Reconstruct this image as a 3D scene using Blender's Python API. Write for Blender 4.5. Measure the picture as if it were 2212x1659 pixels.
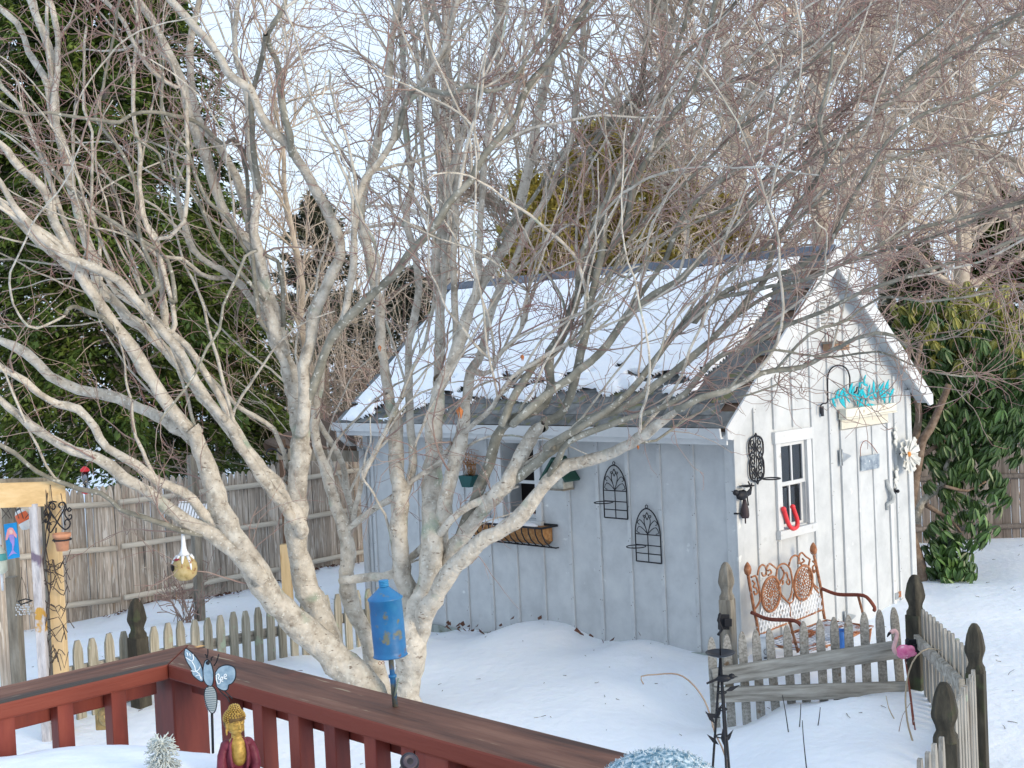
import bpy, bmesh, math, random
import numpy as np
from mathutils import Vector, Matrix
R_ = math.radians
rng = np.random.default_rng(7); random.seed(7)
for o in list(bpy.data.objects): bpy.data.objects.remove(o)
S = bpy.context.scene
COL = S.collection
# ------------------------------------------------------------------ camera
EYE = np.array([0., 0., 2.8])
FPX, AZ, PITCH, ROLL = 2717.7, .7798, .0291, .0462
_f = np.array([math.cos(AZ)*math.cos(PITCH), math.sin(AZ)*math.cos(PITCH), -math.sin(PITCH)])
_r = np.cross(_f, [0, 0, 1.]); _r /= np.linalg.norm(_r)
_u = np.cross(_r, _f)
RIGHT = math.cos(ROLL)*_r - math.sin(ROLL)*_u
UP = math.sin(ROLL)*_r + math.cos(ROLL)*_u
FWD = _f
cam = bpy.data.cameras.new('camera'); camo = bpy.data.objects.new('camera', cam); COL.objects.link(camo)
m = Matrix.Identity(4)
for i in range(3):
    m[i][0] = RIGHT[i]; m[i][1] = UP[i]; m[i][2] = -FWD[i]; m[i][3] = EYE[i]
camo.matrix_world = m
cam.sensor_width = 36; cam.lens = 36*FPX/2212.; cam.clip_start = .05; cam.clip_end = 900
S.camera = camo
# ------------------------------------------------------------------ light
SUN_DIR = Vector((.07, -.98, .20)).normalized()     # towards the sun
W = bpy.data.worlds.new('World'); S.world = W; W.use_nodes = True
wn = W.node_tree.nodes; wl = W.node_tree.links
for n in list(wn): wn.remove(n)
sky = wn.new('ShaderNodeTexSky'); sky.sky_type = 'NISHITA'; sky.sun_disc = False
sky.sun_elevation = math.asin(SUN_DIR.z)
sky.sun_rotation = math.atan2(SUN_DIR.x, SUN_DIR.y)
sky.air_density = 1.0; sky.dust_density = 3.5; sky.ozone_density = 1.0
bg = wn.new('ShaderNodeBackground'); bg.inputs[1].default_value = .10
wo = wn.new('ShaderNodeOutputWorld')
veil = wn.new('ShaderNodeMix'); veil.data_type = 'RGBA'; veil.inputs[0].default_value = .72      # thin even cloud veil over the clear sky
veil.inputs[7].default_value = (6.9, 8.4, 10.4, 1)
wl.new(sky.outputs[0], veil.inputs[6]); wl.new(veil.outputs[2], bg.inputs[0]); wl.new(bg.outputs[0], wo.inputs[0])
sl = bpy.data.lights.new('sun', 'SUN'); sl.energy = 1.2; sl.angle = R_(18); sl.color = (1, .86, .66)
so = bpy.data.objects.new('sun', sl); COL.objects.link(so)
so.rotation_euler = SUN_DIR.to_track_quat('Z', 'Y').to_euler()
S.view_settings.view_transform = 'Standard'; S.view_settings.look = 'None'
S.view_settings.exposure = .74; S.view_settings.gamma = 1; S.view_settings.use_curve_mapping = False
S.render.engine = 'CYCLES'
# ------------------------------------------------------------------ measuring helpers (photo 2212 px wide -> world)
CX, CY = 1106., 829.5
def ray(x, y): return FWD*FPX + RIGHT*(x-CX) - UP*(y-CY)
def P(x, y, d):
    r = ray(x, y); return EYE + r*(d/(r@FWD))
def onp(x, y, ax, v):
    r = ray(x, y); return EYE + r*((v-EYE[ax])/r[ax])
X0, X1, Y0, Y1 = 8.70, 11.75, 6.05, 10.94
def G(x, y, off=0.): return onp(x, y, 1, Y0-off)
def LW(x, y, off=0.): return onp(x, y, 0, X0-off)
# ------------------------------------------------------------------ objects
WM = {}
def tag(o, label=None, cat=None, group=None, kind=None):
    if label: o['label'] = label
    if cat: o['category'] = cat
    if group: o['group'] = group
    if kind: o['kind'] = kind
    return o
def place(o, M=None, parent=None):
    M = M if M is not None else Matrix.Identity(4)
    if parent is not None:
        o.parent = parent; o.matrix_parent_inverse = WM[parent].inverted()
    o.matrix_basis = M; WM[o] = M
    COL.objects.link(o); return o
def empty(name, loc, label=None, cat=None, group=None, kind=None):
    o = bpy.data.objects.new(name, None); o.empty_display_size = .1
    place(o, Matrix.Translation(Vector(loc))); tag(o, label, cat, group, kind); return o
def inst(name, mesh, M, parent=None, **k):
    o = bpy.data.objects.new(name, mesh); place(o, M, parent); tag(o, **k); return o
def T(*v):
    if len(v) == 1: v = v[0]
    return Matrix.Translation(Vector(v))
def RZ(a): return Matrix.Rotation(a, 4, 'Z')
def frame(o, u, v, w):
    M = Matrix.Identity(4)
    for i in range(3): M[i][0] = u[i]; M[i][1] = v[i]; M[i][2] = w[i]; M[i][3] = o[i]
    return M
def npmesh(name, V, F, mat, smooth=False):
    V = np.asarray(V, np.float32).reshape(-1, 3); F = np.asarray(F, np.int32); k = F.shape[1]
    me = bpy.data.meshes.new(name)
    me.vertices.add(len(V)); me.vertices.foreach_set('co', V.ravel())
    me.loops.add(F.size); me.loops.foreach_set('vertex_index', F.ravel())
    me.polygons.add(len(F)); me.polygons.foreach_set('loop_start', np.arange(0, F.size, k, dtype=np.int32))
    me.polygons.foreach_set('loop_total', np.full(len(F), k, np.int32))
    if smooth: me.polygons.foreach_set('use_smooth', np.ones(len(F), bool))
    me.update(calc_edges=True)
    if mat: me.materials.append(mat)
    return me
class MB:
    """collects shapes, then builds ONE mesh"""
    def __init__(s): s.v = []; s.f = []; s.s = []
    def add(s, vs, fs, smooth=False):
        b = len(s.v); s.v += [tuple(map(float, v)) for v in vs]
        for f in fs: s.f.append(tuple(b+i for i in f)); s.s.append(smooth)
        return s
    def box(s, x0, x1, y0, y1, z0, z1, M=None):
        vs = [(x, y, z) for x in (x0, x1) for y in (y0, y1) for z in (z0, z1)]
        if M is not None: vs = [tuple(M @ Vector(v)) for v in vs]
        return s.add(vs, [(0, 1, 3, 2), (4, 6, 7, 5), (0, 4, 5, 1), (2, 3, 7, 6), (0, 2, 6, 4), (1, 5, 7, 3)])
    def bar(s, a, b, w, h, up=(0, 0, 1)):
        a = Vector(a); b = Vector(b); d = (b-a); L = d.length; d.normalize()
        up = Vector(up); x = d.cross(up)
        if x.length < 1e-4: x = d.cross(Vector((1, 0, 0)))
        x.normalize(); y = x.cross(d)
        return s.box(0, L, -w/2, w/2, -h/2, h/2, frame(a, d, x, y))
    def tube(s, pts, r, n=6, cap=True, smooth=True):
        pts = np.array([tuple(p) for p in pts], float); m = len(pts)
        r = np.full(m, r) if np.isscalar(r) else np.array(r, float)
        t = np.gradient(pts, axis=0); t /= np.linalg.norm(t, axis=1)[:, None]+1e-12
        ref = np.array([0, 0, 1.]) if abs(t[0][2]) < .9 else np.array([1., 0, 0])
        vs = []; pb = None
        for i in range(m):
            if pb is None:
                b = np.cross(t[i], ref); b /= np.linalg.norm(b)
            else:
                b = pb - t[i]*(pb@t[i]); b /= np.linalg.norm(b)+1e-12
            pb = b; c = np.cross(b, t[i])
            for k in range(n):
                a = 2*math.pi*k/n; vs.append(pts[i]+r[i]*(b*math.cos(a)+c*math.sin(a)))
        fs = [(i*n+k, i*n+(k+1) % n, (i+1)*n+(k+1) % n, (i+1)*n+k) for i in range(m-1) for k in range(n)]
        s.add(vs, fs, smooth)
        if cap:
            b = len(s.v)-m*n
            s.f.append(tuple(b+k for k in range(n))[::-1]); s.s.append(False)
            s.f.append(tuple(b+(m-1)*n+k for k in range(n))); s.s.append(False)
        return s
    def lathe(s, prof, n=16, M=None, sq=0., smooth=True):
        """prof: (r,z) list; sq>0 squares the section"""
        vs = []
        for r, z in prof:
            for k in range(n):
                a = 2*math.pi*(k+.5)/n; c, q = math.cos(a), math.sin(a)
                g = (1-sq)+sq/max(abs(c), abs(q)); vs.append((r*g*c, r*g*q, z))
        if M is not None: vs = [tuple(M @ Vector(v)) for v in vs]
        m = len(prof)
        fs = [(i*n+k, i*n+(k+1) % n, (i+1)*n+(k+1) % n, (i+1)*n+k) for i in range(m-1) for k in range(n)]
        fs += [tuple(range(n))[::-1], tuple((m-1)*n+k for k in range(n))]
        return s.add(vs, fs, smooth)
    def prism(s, poly, M, h, smooth=False):
        """poly in the frame's xy plane, thickness along its z"""
        n = len(poly)
        vs = [tuple(M @ Vector((x, y, 0))) for x, y in poly]+[tuple(M @ Vector((x, y, h))) for x, y in poly]
        fs = [tuple(range(n))[::-1], tuple(range(n, 2*n))]+[(i, (i+1) % n, n+(i+1) % n, n+i) for i in range(n)]
        return s.add(vs, fs, smooth)
    def ball(s, c, r, n=10, m=8, M=None):
        r = (r, r, r) if np.isscalar(r) else r
        vs = []
        for i in range(m+1):
            ph = math.pi*i/m
            for k in range(n):
                a = 2*math.pi*k/n
                v = Vector((r[0]*math.sin(ph)*math.cos(a), r[1]*math.sin(ph)*math.sin(a), r[2]*math.cos(ph)))
                if M is not None: v = M @ v
                vs.append(tuple(v+Vector(c)))
        fs = [(i*n+k, (i+1)*n+k, (i+1)*n+(k+1) % n, i*n+(k+1) % n) for i in range(m) for k in range(n)]
        return s.add(vs, fs, True)
    def mesh(s, name, mat):
        me = bpy.data.meshes.new(name); me.from_pydata(s.v, [], s.f)
        me.polygons.foreach_set('use_smooth', s.s)
        me.validate(); me.update()
        if mat: me.materials.append(mat)
        return me
    def build(s, name, mat, parent=None, M=None, bevel=0, **k):
        o = bpy.data.objects.new(name, s.mesh(name, mat)); place(o, M, parent); tag(o, **k)
        if bevel:
            b = o.modifiers.new('bevel', 'BEVEL'); b.width = bevel; b.segments = 2; b.limit_method = 'ANGLE'; b.angle_limit = R_(40)
        return o
def fuse(o, voxel, smooth=4):
    r = o.modifiers.new('remesh', 'REMESH'); r.mode = 'VOXEL'; r.voxel_size = voxel; r.use_smooth_shade = True
    q = o.modifiers.new('smooth', 'SMOOTH'); q.iterations = smooth; q.factor = .5
    return o
# ------------------------------------------------------------------ materials
def ramp(nt, cols, lo=.3, hi=.7):
    r = nt.nodes.new('ShaderNodeValToRGB'); e = r.color_ramp.elements
    n = len(cols)
    for i, c in enumerate(cols):
        p = lo+(hi-lo)*i/max(1, n-1)
        el = e[i] if i < 2 else e.new(p)
        el.position = p; el.color = (*c, 1)
    return r
def pm(name, cols, scale=6, st=(1, 1, 1), rough=.8, bump=.25, bscale=None, dist=.01, spots=(), rnd=.12, metal=0, spec=.3,
       lo=.3, hi=.7, detail=6, sss=0, world=False, crack=None):
    m = bpy.data.materials.new(name); m.use_nodes = True; nt = m.node_tree; N = nt.nodes; L = nt.links
    b = N['Principled BSDF']
    tc = N.new('ShaderNodeTexCoord'); oi = N.new('ShaderNodeObjectInfo')
    mp = N.new('ShaderNodeMapping'); mp.inputs['Scale'].default_value = st
    mul = N.new('ShaderNodeVectorMath'); mul.operation = 'ADD'
    if world:
        g = N.new('ShaderNodeNewGeometry'); L.new(g.outputs['Position'], mul.inputs[0])
    else:
        L.new(tc.outputs['Object'], mul.inputs[0])
        k = N.new('ShaderNodeMath'); k.operation = 'MULTIPLY'; k.inputs[1].default_value = 37.
        L.new(oi.outputs['Random'], k.inputs[0]); L.new(k.outputs[0], mul.inputs[1])
    L.new(mul.outputs[0], mp.inputs[0])
    nz = N.new('ShaderNodeTexNoise'); nz.inputs['Scale'].default_value = scale; nz.inputs['Detail'].default_value = detail
    nz.inputs['Roughness'].default_value = .62
    L.new(mp.outputs[0], nz.inputs[0])
    r = ramp(nt, cols, lo, hi); L.new(nz.outputs[0], r.inputs[0]); out = r.outputs[0]
    for sp in spots:
        c, sc, th, soft = sp[:4]; strch = sp[4] if len(sp) > 4 else (1, 1, 1)
        mp2 = N.new('ShaderNodeMapping'); mp2.inputs['Scale'].default_value = strch; mp2.inputs['Location'].default_value = (sc, 3.1, 7.7)
        L.new(mul.outputs[0], mp2.inputs[0])
        n2 = N.new('ShaderNodeTexNoise'); n2.inputs['Scale'].default_value = sc; n2.inputs['Detail'].default_value = 4
        L.new(mp2.outputs[0], n2.inputs[0])
        r2 = ramp(nt, [(0, 0, 0), (1, 1, 1)], th, th+soft); L.new(n2.outputs[0], r2.inputs[0])
        mx = N.new('ShaderNodeMix'); mx.data_type = 'RGBA'; L.new(r2.outputs[0], mx.inputs[0]); L.new(out, mx.inputs[6])
        mx.inputs[7].default_value = (*c, 1); out = mx.outputs[2]
    if rnd:
        hs = N.new('ShaderNodeHueSaturation'); mr = N.new('ShaderNodeMapRange')
        mr.inputs[3].default_value = 1-rnd; mr.inputs[4].default_value = 1+rnd
        L.new(oi.outputs['Random'], mr.inputs[0]); L.new(mr.outputs[0], hs.inputs['Value']); L.new(out, hs.inputs['Color']); out = hs.outputs[0]
    L.new(out, b.inputs['Base Color'])
    b.inputs['Roughness'].default_value = rough; b.inputs['Metallic'].default_value = metal
    b.inputs['Specular IOR Level'].default_value = spec
    if sss:
        b.inputs['Subsurface Weight'].default_value = sss; b.inputs['Subsurface Radius'].default_value = (.02, .03, .05)
    if bump:
        n3 = N.new('ShaderNodeTexNoise'); n3.inputs['Scale'].default_value = bscale or scale*3; n3.inputs['Detail'].default_value = 5
        L.new(mp.outputs[0], n3.inputs[0])
        bp = N.new('ShaderNodeBump'); bp.inputs['Strength'].default_value = bump; bp.inputs['Distance'].default_value = dist
        L.new(n3.outputs[0], bp.inputs['Height']); L.new(bp.outputs[0], b.inputs['Normal'])
    return m
def flat(name, c, rough=.5, metal=0, var=.15, spec=.4, scale=20, bump=.1):
    d = tuple(v*(1-var) for v in c); e = tuple(min(1, v*(1+var)) for v in c)
    return pm(name, [d, c, e], scale=scale, rough=rough, metal=metal, rnd=.05, bump=bump, dist=.002, spec=spec)
M = {}
M['snow'] = pm('snow', [(.80, .84, .90), (.88, .91, .95)], scale=1.2, rough=.55, bump=.6, bscale=11, dist=.02, rnd=0, spec=.3, sss=.15, world=True)
M['snow_small'] = pm('snow_small', [(.84, .88, .95), (.93, .95, .98)], scale=12, rough=.6, bump=.5, bscale=60, dist=.004, rnd=0, sss=.1)
M['paint'] = pm('weathered_grey_white_paint', [(.47, .49, .50), (.54, .56, .57), (.60, .62, .62)], scale=1.6, st=(3, 3, .5), rough=.7, bump=.3, bscale=30, dist=.003, rnd=.04,
               spots=[((.42, .44, .43), 2.2, .68, .2, (4, 4, .4)), ((.72, .74, .73), 7, .70, .05)])
M['trim'] = pm('white_trim_paint', [(.55, .57, .58), (.66, .67, .67)], scale=3, rough=.55, bump=.2, bscale=30, dist=.002, rnd=.03, spots=[((.35, .33, .27), 8, .68, .1)])
M['stain'] = pm('stained_white_board', [(.60, .57, .48), (.66, .64, .56)], scale=5, spots=[((.25, .17, .09), 9, .60, .12, (1, 1, 3))], rough=.8)
M['skirt'] = pm('dirt_splashed_board', [(.28, .31, .29), (.36, .40, .38)], scale=4, spots=[((.16, .17, .13), 6, .55, .2)], rough=.9)
M['shingle'] = pm('asphalt_shingle', [(.08, .085, .085), (.15, .155, .155), (.22, .225, .22)], scale=9, rough=.95, bump=.6, bscale=180, dist=.004, rnd=.22,
                 spots=[((.16, .16, .08), 7, .56, .1)])
M['ridge'] = pm('ridge_cap', [(.10, .12, .15), (.17, .19, .23)], scale=14, rough=.95, bump=.6, bscale=160, dist=.004, rnd=.15)
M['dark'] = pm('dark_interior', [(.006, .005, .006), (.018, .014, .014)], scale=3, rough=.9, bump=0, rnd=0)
M['underlay'] = pm('roof_boards', [(.08, .05, .035), (.14, .09, .06)], scale=4, rough=.9)
M['stockade'] = pm('weathered_stockade_cedar', [(.22, .18, .145), (.40, .33, .265), (.56, .47, .38)], scale=6, st=(6, 6, .35), rough=.9, bump=.6, bscale=18, dist=.006, rnd=.30,
                  spots=[((.56, .50, .43), 9, .55, .06, (5, 5, .45)), ((.40, .25, .13), 3, .66, .08, (5, 5, .5)), ((.10, .09, .08), 5, .66, .1, (4, 4, .3))])
M['rail_cedar'] = pm('pale_cedar_rail', [(.46, .40, .32), (.62, .55, .45)], scale=6, st=(.5, 3, 3), rough=.9, bump=.5, bscale=22, dist=.005, rnd=.12)
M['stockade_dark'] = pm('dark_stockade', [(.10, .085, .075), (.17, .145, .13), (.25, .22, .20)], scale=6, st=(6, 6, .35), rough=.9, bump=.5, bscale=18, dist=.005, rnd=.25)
M['picket'] = pm('lichen_picket', [(.17, .15, .11), (.32, .30, .24), (.46, .43, .36)], scale=7, st=(8, 8, .4), rough=.9, bump=.7, bscale=20, dist=.006, rnd=.2,
                spots=[((.36, .42, .31), 9, .60, .08), ((.10, .08, .06), 5, .66, .1, (4, 4, .3))])
M['picket_grey'] = pm('grey_picket', [(.15, .14, .12), (.29, .275, .245), (.43, .41, .37)], scale=7, st=(8, 8, .4), rough=.9, bump=.7, bscale=20, dist=.006, rnd=.16,
                     spots=[((.16, .11, .07), 4, .64, .1, (3, 3, .3)), ((.30, .37, .27), 8, .67, .06)])
M['gate_rail'] = pm('gate_rail_wood', [(.16, .145, .12), (.33, .31, .27), (.48, .46, .41)], scale=7, st=(.4, 4, 4), rough=.9, bump=.7, bscale=22, dist=.006, rnd=.1)
M['mossy_post'] = pm('mossy_dark_post', [(.022, .02, .016), (.05, .045, .034), (.095, .085, .062)], scale=6, st=(3, 3, .6), rough=.95, bump=.6, bscale=24, dist=.006, rnd=.1,
                    spots=[((.055, .07, .035), 6, .60, .12)])
M['grey_post'] = pm('weathered_post', [(.12, .105, .085), (.22, .20, .165), (.33, .31, .27)], scale=6, st=(3, 3, .5), rough=.95, bump=.8, bscale=24, dist=.008, rnd=.1)
M['lumber'] = pm('new_pine_lumber', [(.50, .34, .16), (.64, .46, .24), (.72, .56, .33)], scale=3, st=(.7, 5, 5), rough=.7, bump=.2, bscale=18, dist=.003, rnd=.06, spots=[((.42, .24, .09), 3, .62, .06, (.5, 4, 4))])
M['lumber_v'] = pm('new_pine_post', [(.46, .32, .16), (.60, .44, .24), (.66, .50, .30)], scale=3, st=(5, 5, .6), rough=.7, bump=.2, bscale=18, dist=.003, rnd=.06, spots=[((.36, .22, .10), 3, .62, .06, (4, 4, .5))])
M['oldpaint'] = pm('peeling_lilac_paint', [(.26, .25, .26), (.45, .44, .46), (.58, .57, .58)], scale=8, st=(3, 3, .7), rough=.9, bump=.9, bscale=20, dist=.01,
                  spots=[((.45, .26, .06), 6, .58, .04), ((.16, .13, .18), 5, .62, .06)])
M['redstain'] = pm('red_brown_deck_stain', [(.11, .022, .016), (.20, .036, .024), (.27, .06, .036)], scale=5, st=(3, 3, .6), rough=.55, bump=.25, bscale=26, dist=.002, rnd=.08, spec=.4)
def capm(nm, st):
    return pm(nm, [(.06, .03, .022), (.16, .07, .045), (.26, .13, .085)], scale=5, st=st, rough=.65, bump=.6, bscale=16, dist=.004, rnd=.05,
             spots=[((.24, .06, .035), 3.5, .60, .12), ((.055, .042, .034), 4, .60, .10, tuple(v*.4 for v in st)), ((.34, .26, .17), 12, .66, .05, st)])
M['cap'] = capm('weathered_cap_board', (5, .45, 5)); M['cap_x'] = capm('weathered_cap_board_left', (.45, 5, 5))
M['black_iron'] = flat('black_iron', (.012, .013, .018), .55, .2)
M['rust'] = pm('rusty_iron', [(.15, .055, .03), (.33, .14, .07), (.46, .26, .16)], scale=22, rough=.9, bump=.6, bscale=60, dist=.002, spots=[((.58, .56, .54), 18, .62, .06)], rnd=0)
M['rust_dark'] = pm('dark_red_rust', [(.13, .035, .025), (.26, .08, .05)], scale=22, rough=.85, bump=.4, spots=[((.55, .54, .52), 12, .66, .06)], rnd=0)
M['chipped'] = pm('chipped_white_paint', [(.66, .69, .74), (.80, .82, .84)], scale=12, rough=.7, bump=.3, spots=[((.36, .18, .10), 20, .62, .05)], rnd=0)
M['bark'] = pm('pale_grey_bark', [(.25, .22, .18), (.49, .445, .375), (.66, .61, .53)], scale=9, rough=.95, bump=1., bscale=20, dist=.02, rnd=.10, world=True,
              spots=[((.60, .565, .49), 12, .54, .16), ((.20, .16, .125), 21, .62, .10, (1, 1, 2.2)), ((.30, .36, .28), 4, .62, .12), ((.62, .60, .54), 40, .62, .05)])
M['bark_dark'] = pm('olive_grey_bark', [(.13, .125, .10), (.23, .22, .18), (.33, .31, .26)], scale=9, rough=.9, bump=.7, bscale=26, dist=.008, rnd=.15, world=True,
                   spots=[((.50, .49, .43), 26, .61, .04)])
M['twig'] = pm('reddish_twig_bark', [(.40, .34, .28), (.27, .18, .155), (.47, .41, .34)], scale=.9, rough=.8, bump=0, rnd=0, world=True)
M['twig_red'] = pm('young_red_twig', [(.21, .075, .085), (.33, .19, .17), (.46, .37, .30)], scale=1.3, rough=.75, bump=0, rnd=0, world=True)
M['bg_bark'] = pm('background_bark', [(.33, .275, .22), (.50, .43, .35), (.60, .54, .46)], scale=3, rough=.95, bump=.4, rnd=.1, world=True)
M['bg_twig'] = pm('background_twig', [(.40, .32, .25), (.58, .49, .40), (.44, .31, .25)], scale=.7, rough=.9, bump=0, rnd=.1, world=True)
def foliage(name, cols, rough=.6, trans=.15, scale=2.):
    m = pm(name, cols, scale=scale, rough=rough, bump=0, rnd=.12, world=True, detail=8, lo=.25, hi=.75)
    return m
M['hemlock'] = foliage('dark_green_foliage', [(.02, .04, .012), (.075, .12, .022), (.22, .26, .05)])
M['golden'] = foliage('golden_olive_foliage', [(.20, .16, .04), (.44, .36, .09), (.60, .50, .17)])
M['pine'] = foliage('bluish_pine_foliage', [(.07, .08, .055), (.14, .15, .10), (.22, .22, .14)])
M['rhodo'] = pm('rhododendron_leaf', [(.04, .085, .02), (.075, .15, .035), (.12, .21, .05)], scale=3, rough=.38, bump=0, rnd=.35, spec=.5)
M['rhodo_sun_tint'] = pm('sun_tinted_yellow_leaf', [(.27, .27, .04), (.42, .38, .09)], scale=3, rough=.4, bump=0, rnd=.3, spec=.5)  # yellow stands for sunlight on the upper leaves, put into the colour
M['glass'] = None
g = bpy.data.materials.new('old_window_glass'); g.use_nodes = True; b = g.node_tree.nodes['Principled BSDF']
b.inputs['Base Color'].default_value = (.30, .32, .34, 1); b.inputs['Roughness'].default_value = .05; b.inputs['Transmission Weight'].default_value = 1.; b.inputs['IOR'].default_value = 1.45
M['glass'] = g
M['coir'] = pm('coir_liner', [(.22, .10, .035), (.38, .19, .075), (.48, .28, .13)], scale=30, rough=.95, bump=.8, bscale=70, dist=.004, rnd=0)
M['terracotta'] = flat('terracotta', (.50, .24, .14), .8, 0, .2)
M['leaf_dry'] = flat('dry_leaf', (.42, .15, .05), .8, 0, .3)

# the cap boards keep their red stain on the edges; only the upward faces have weathered
def edge_stain(m, c):
    nt = m.node_tree; N = nt.nodes; L = nt.links; b = N['Principled BSDF']; src = b.inputs['Base Color'].links[0].from_socket
    g = N.new('ShaderNodeNewGeometry'); sx = N.new('ShaderNodeSeparateXYZ'); L.new(g.outputs['True Normal'], sx.inputs[0])
    r = N.new('ShaderNodeMapRange'); r.inputs[1].default_value = .6; r.inputs[2].default_value = .9; L.new(sx.outputs[2], r.inputs[0])
    mx = N.new('ShaderNodeMix'); mx.data_type = 'RGBA'; L.new(r.outputs[0], mx.inputs[0]); L.new(src, mx.inputs[7]); mx.inputs[6].default_value = (*c, 1)
    L.new(mx.outputs[2], b.inputs['Base Color'])
edge_stain(M['cap'], (.20, .045, .028))
edge_stain(M['cap_x'], (.20, .045, .028))
# ================================================================== SNOWY GROUND
CTRL = np.array([(4.37, 8.99, .15), (4.78, 9., .17), (5.97, 9.22, .22), (7.46, 9.41, .10), (8.6, 10, -.16), (8.6, 11.1, -.12), (8.6, 6.0, .15), (8.45, 8.1, .20), (8.55, 9.2, -.07),
    (8.5, 7.5, .06), (8.45, 7.0, .16), (8.45, 6.5, .12), (11.75, 6.0, .12), (10.2, 6.0, .0), (11.9, 5.6, .16), (8.66, 4.5, .10), (7.9, 5.7, -.16), (8.3, 5.1, .02), (8.0, 4.6, .16), (7.2, 4.2, .13), (6.5, 5.2, -.10), (5.96, 2.93, .05), (7.38, 3.42, .0),
    (6.3, 7.7, .02), (5.0, 6.5, -.05), (3.5, 4.5, -.12), (2.2, 2.2, -.2), (0, 4, -.15), (2, 8, .05), (5, 13, -.2), (7.4, 15, -.38), (9.3, 15, -.38), (12, 15, -.3), (10, 12.5, -.18), (13, 8, .1),
    (16.3, 8.6, -.02), (17.5, 7.2, -.05), (14, 4.5, .08), (10.5, 3, .05), (9, 1.5, 0), (20, 20, -.2), (30, 30, -.2), (30, 8, .1), (8, 30, -.3), (60, 60, 0), (8, 14.2, -.24), (6, 11.5, -.02), (-3, 8, 0), (-4, 20, -.2), (13.2, 6.6, .12)])
_ox, _oy = rng.uniform(0, 50, 2)
def nz(x, y, s):
    x = x*s+_ox; y = y*s+_oy
    return (np.sin(x*1.3+np.sin(y*1.7))+np.sin(y*1.1+1.7*np.sin(x*.7+1.3))+.6*np.sin(x*2.9+y*2.3)+.5*np.sin(y*3.7-x*1.9))/3.1
def gz(x, y):
    x = np.asarray(x, float); y = np.asarray(y, float)
    d2 = (x[..., None]-CTRL[:, 0])**2+(y[..., None]-CTRL[:, 1])**2+.02
    w = d2**-1.6
    z = (w*CTRL[:, 2]).sum(-1)/w.sum(-1)
    return z+.035*nz(x, y, .8)+.012*nz(x, y, 2.6)
def gz1(x, y): return float(gz(np.array([x]), np.array([y]))[0])
def axis(lo, hi, step, far):
    a = list(np.arange(lo, hi, step)); s = step; v = hi
    while v < far: a.append(v); s *= 1.22; v += s
    s = step; v = lo-step; pre = []
    while v > -far: pre.append(v); s *= 1.22; v -= s
    return np.array(pre[::-1]+a)
gx = axis(0, 19, .11, 400); gy = axis(0, 19, .11, 400)
XX, YY = np.meshgrid(gx, gy, indexing='ij'); ZZ = gz(XX, YY)
far = np.clip((np.hypot(XX-10, YY-10)-60)/200, 0, 1); ZZ = ZZ*(1-far)
n0, n1 = XX.shape; idx = np.arange(n0*n1).reshape(n0, n1)
F = np.stack([idx[:-1, :-1], idx[1:, :-1], idx[1:, 1:], idx[:-1, 1:]], -1).reshape(-1, 4)
inst('snow_ground', npmesh('snow_ground', np.stack([XX, YY, ZZ], -1), F, M['snow'], True), Matrix.Identity(4), kind='structure')
# ================================================================== SHED
shed = empty('garden_shed', (X0, Y0, 0), 'pale grey board and batten garden shed with a steep snow covered shingle roof', 'shed')
RX, RZt, TX, MS = 10.20, 3.58, 8.38, None      # ridge x, ridge top z, left roof edge x
MS = (RZt-2.08)/(RX-TX)                         # slope
def roofz(x): return RZt-MS*abs(x-RX)
TH = .07
def batten(parent, fr, u, v0, v1, w=.035, d=.018, mat='paint', name='batten', top=None):
    """fr: frame with x along wall, y up, z out"""
    b = MB(); b.box(u-w/2, u+w/2, v0, v1, 0, d, None)
    return b.build(name, M[mat], parent, fr, bevel=.002)
# --- gable wall : frame x=+X, y=up, z=-Y
GF = frame((X0, Y0, 0), (1, 0, 0), (0, 0, 1), (0, -1, 0))
def wallz(u): return roofz(X0+u)-TH-.02
nbt = 10; sp = .305
gw = (9.305, 9.85, 1.09, 1.95)   # window opening x0,x1,z0,z1 in world (refined below)
a = G(1680.4, 956); b_ = G(1743, 1137)
gw = (float(a[0]), float(G(1741, 1050)[0]), float(G(1685, 1145)[2]), float(G(1700, 955)[2]))
dl, dr, dt = float(G(1813, 980)[0]), float(G(1912, 980)[0]), float(G(1850, 922)[2])
for k in range(nbt):
    u0, u1 = k*sp+.0015, (k+1)*sp-.0015
    def pan(ua, ub, z0, z1a=None, z1b=None):
        za = wallz(ua) if z1a is None else z1a; zb = wallz(ub) if z1b is None else z1b
        pts = [(ua, z0), (ub, z0), (ub, zb), (ua, za)]
        ur = RX-X0
        if z1a is None and ua < ur < ub: pts = [(ua, z0), (ub, z0), (ub, zb), (ur, wallz(ur)), (ua, za)]
        q = MB(); q.prism(pts, T(0, 0, -.02), .02); q.build('wall_board', M['paint'], shed, GF)
    w0, w1 = gw[0]-X0, gw[1]-X0
    if u1 > w0 and u0 < w1:
        if u0 < w0: pan(u0, w0, -.4)
        if u1 > w1: pan(w1, u1, -.4)
        ua, ub = max(u0, w0), min(u1, w1)
        pan(ua, ub, -.4, gw[2], gw[2]); pan(ua, ub, gw[3])
    else: pan(u0, u1, -.4)
for k in range(1, nbt):
    u = k*sp; x = X0+u
    if gw[0]-.09 < x < gw[1]+.10:
        batten(shed, GF, u, -.4, gw[2]-.09); batten(shed, GF, u, gw[3]+.13, wallz(u)-.12)
    elif dl-.02 < x < dr+.1: batten(shed, GF, u, dt+.20, wallz(u)-.12)
    else: batten(shed, GF, u, -.4, wallz(u)-.12)
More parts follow.
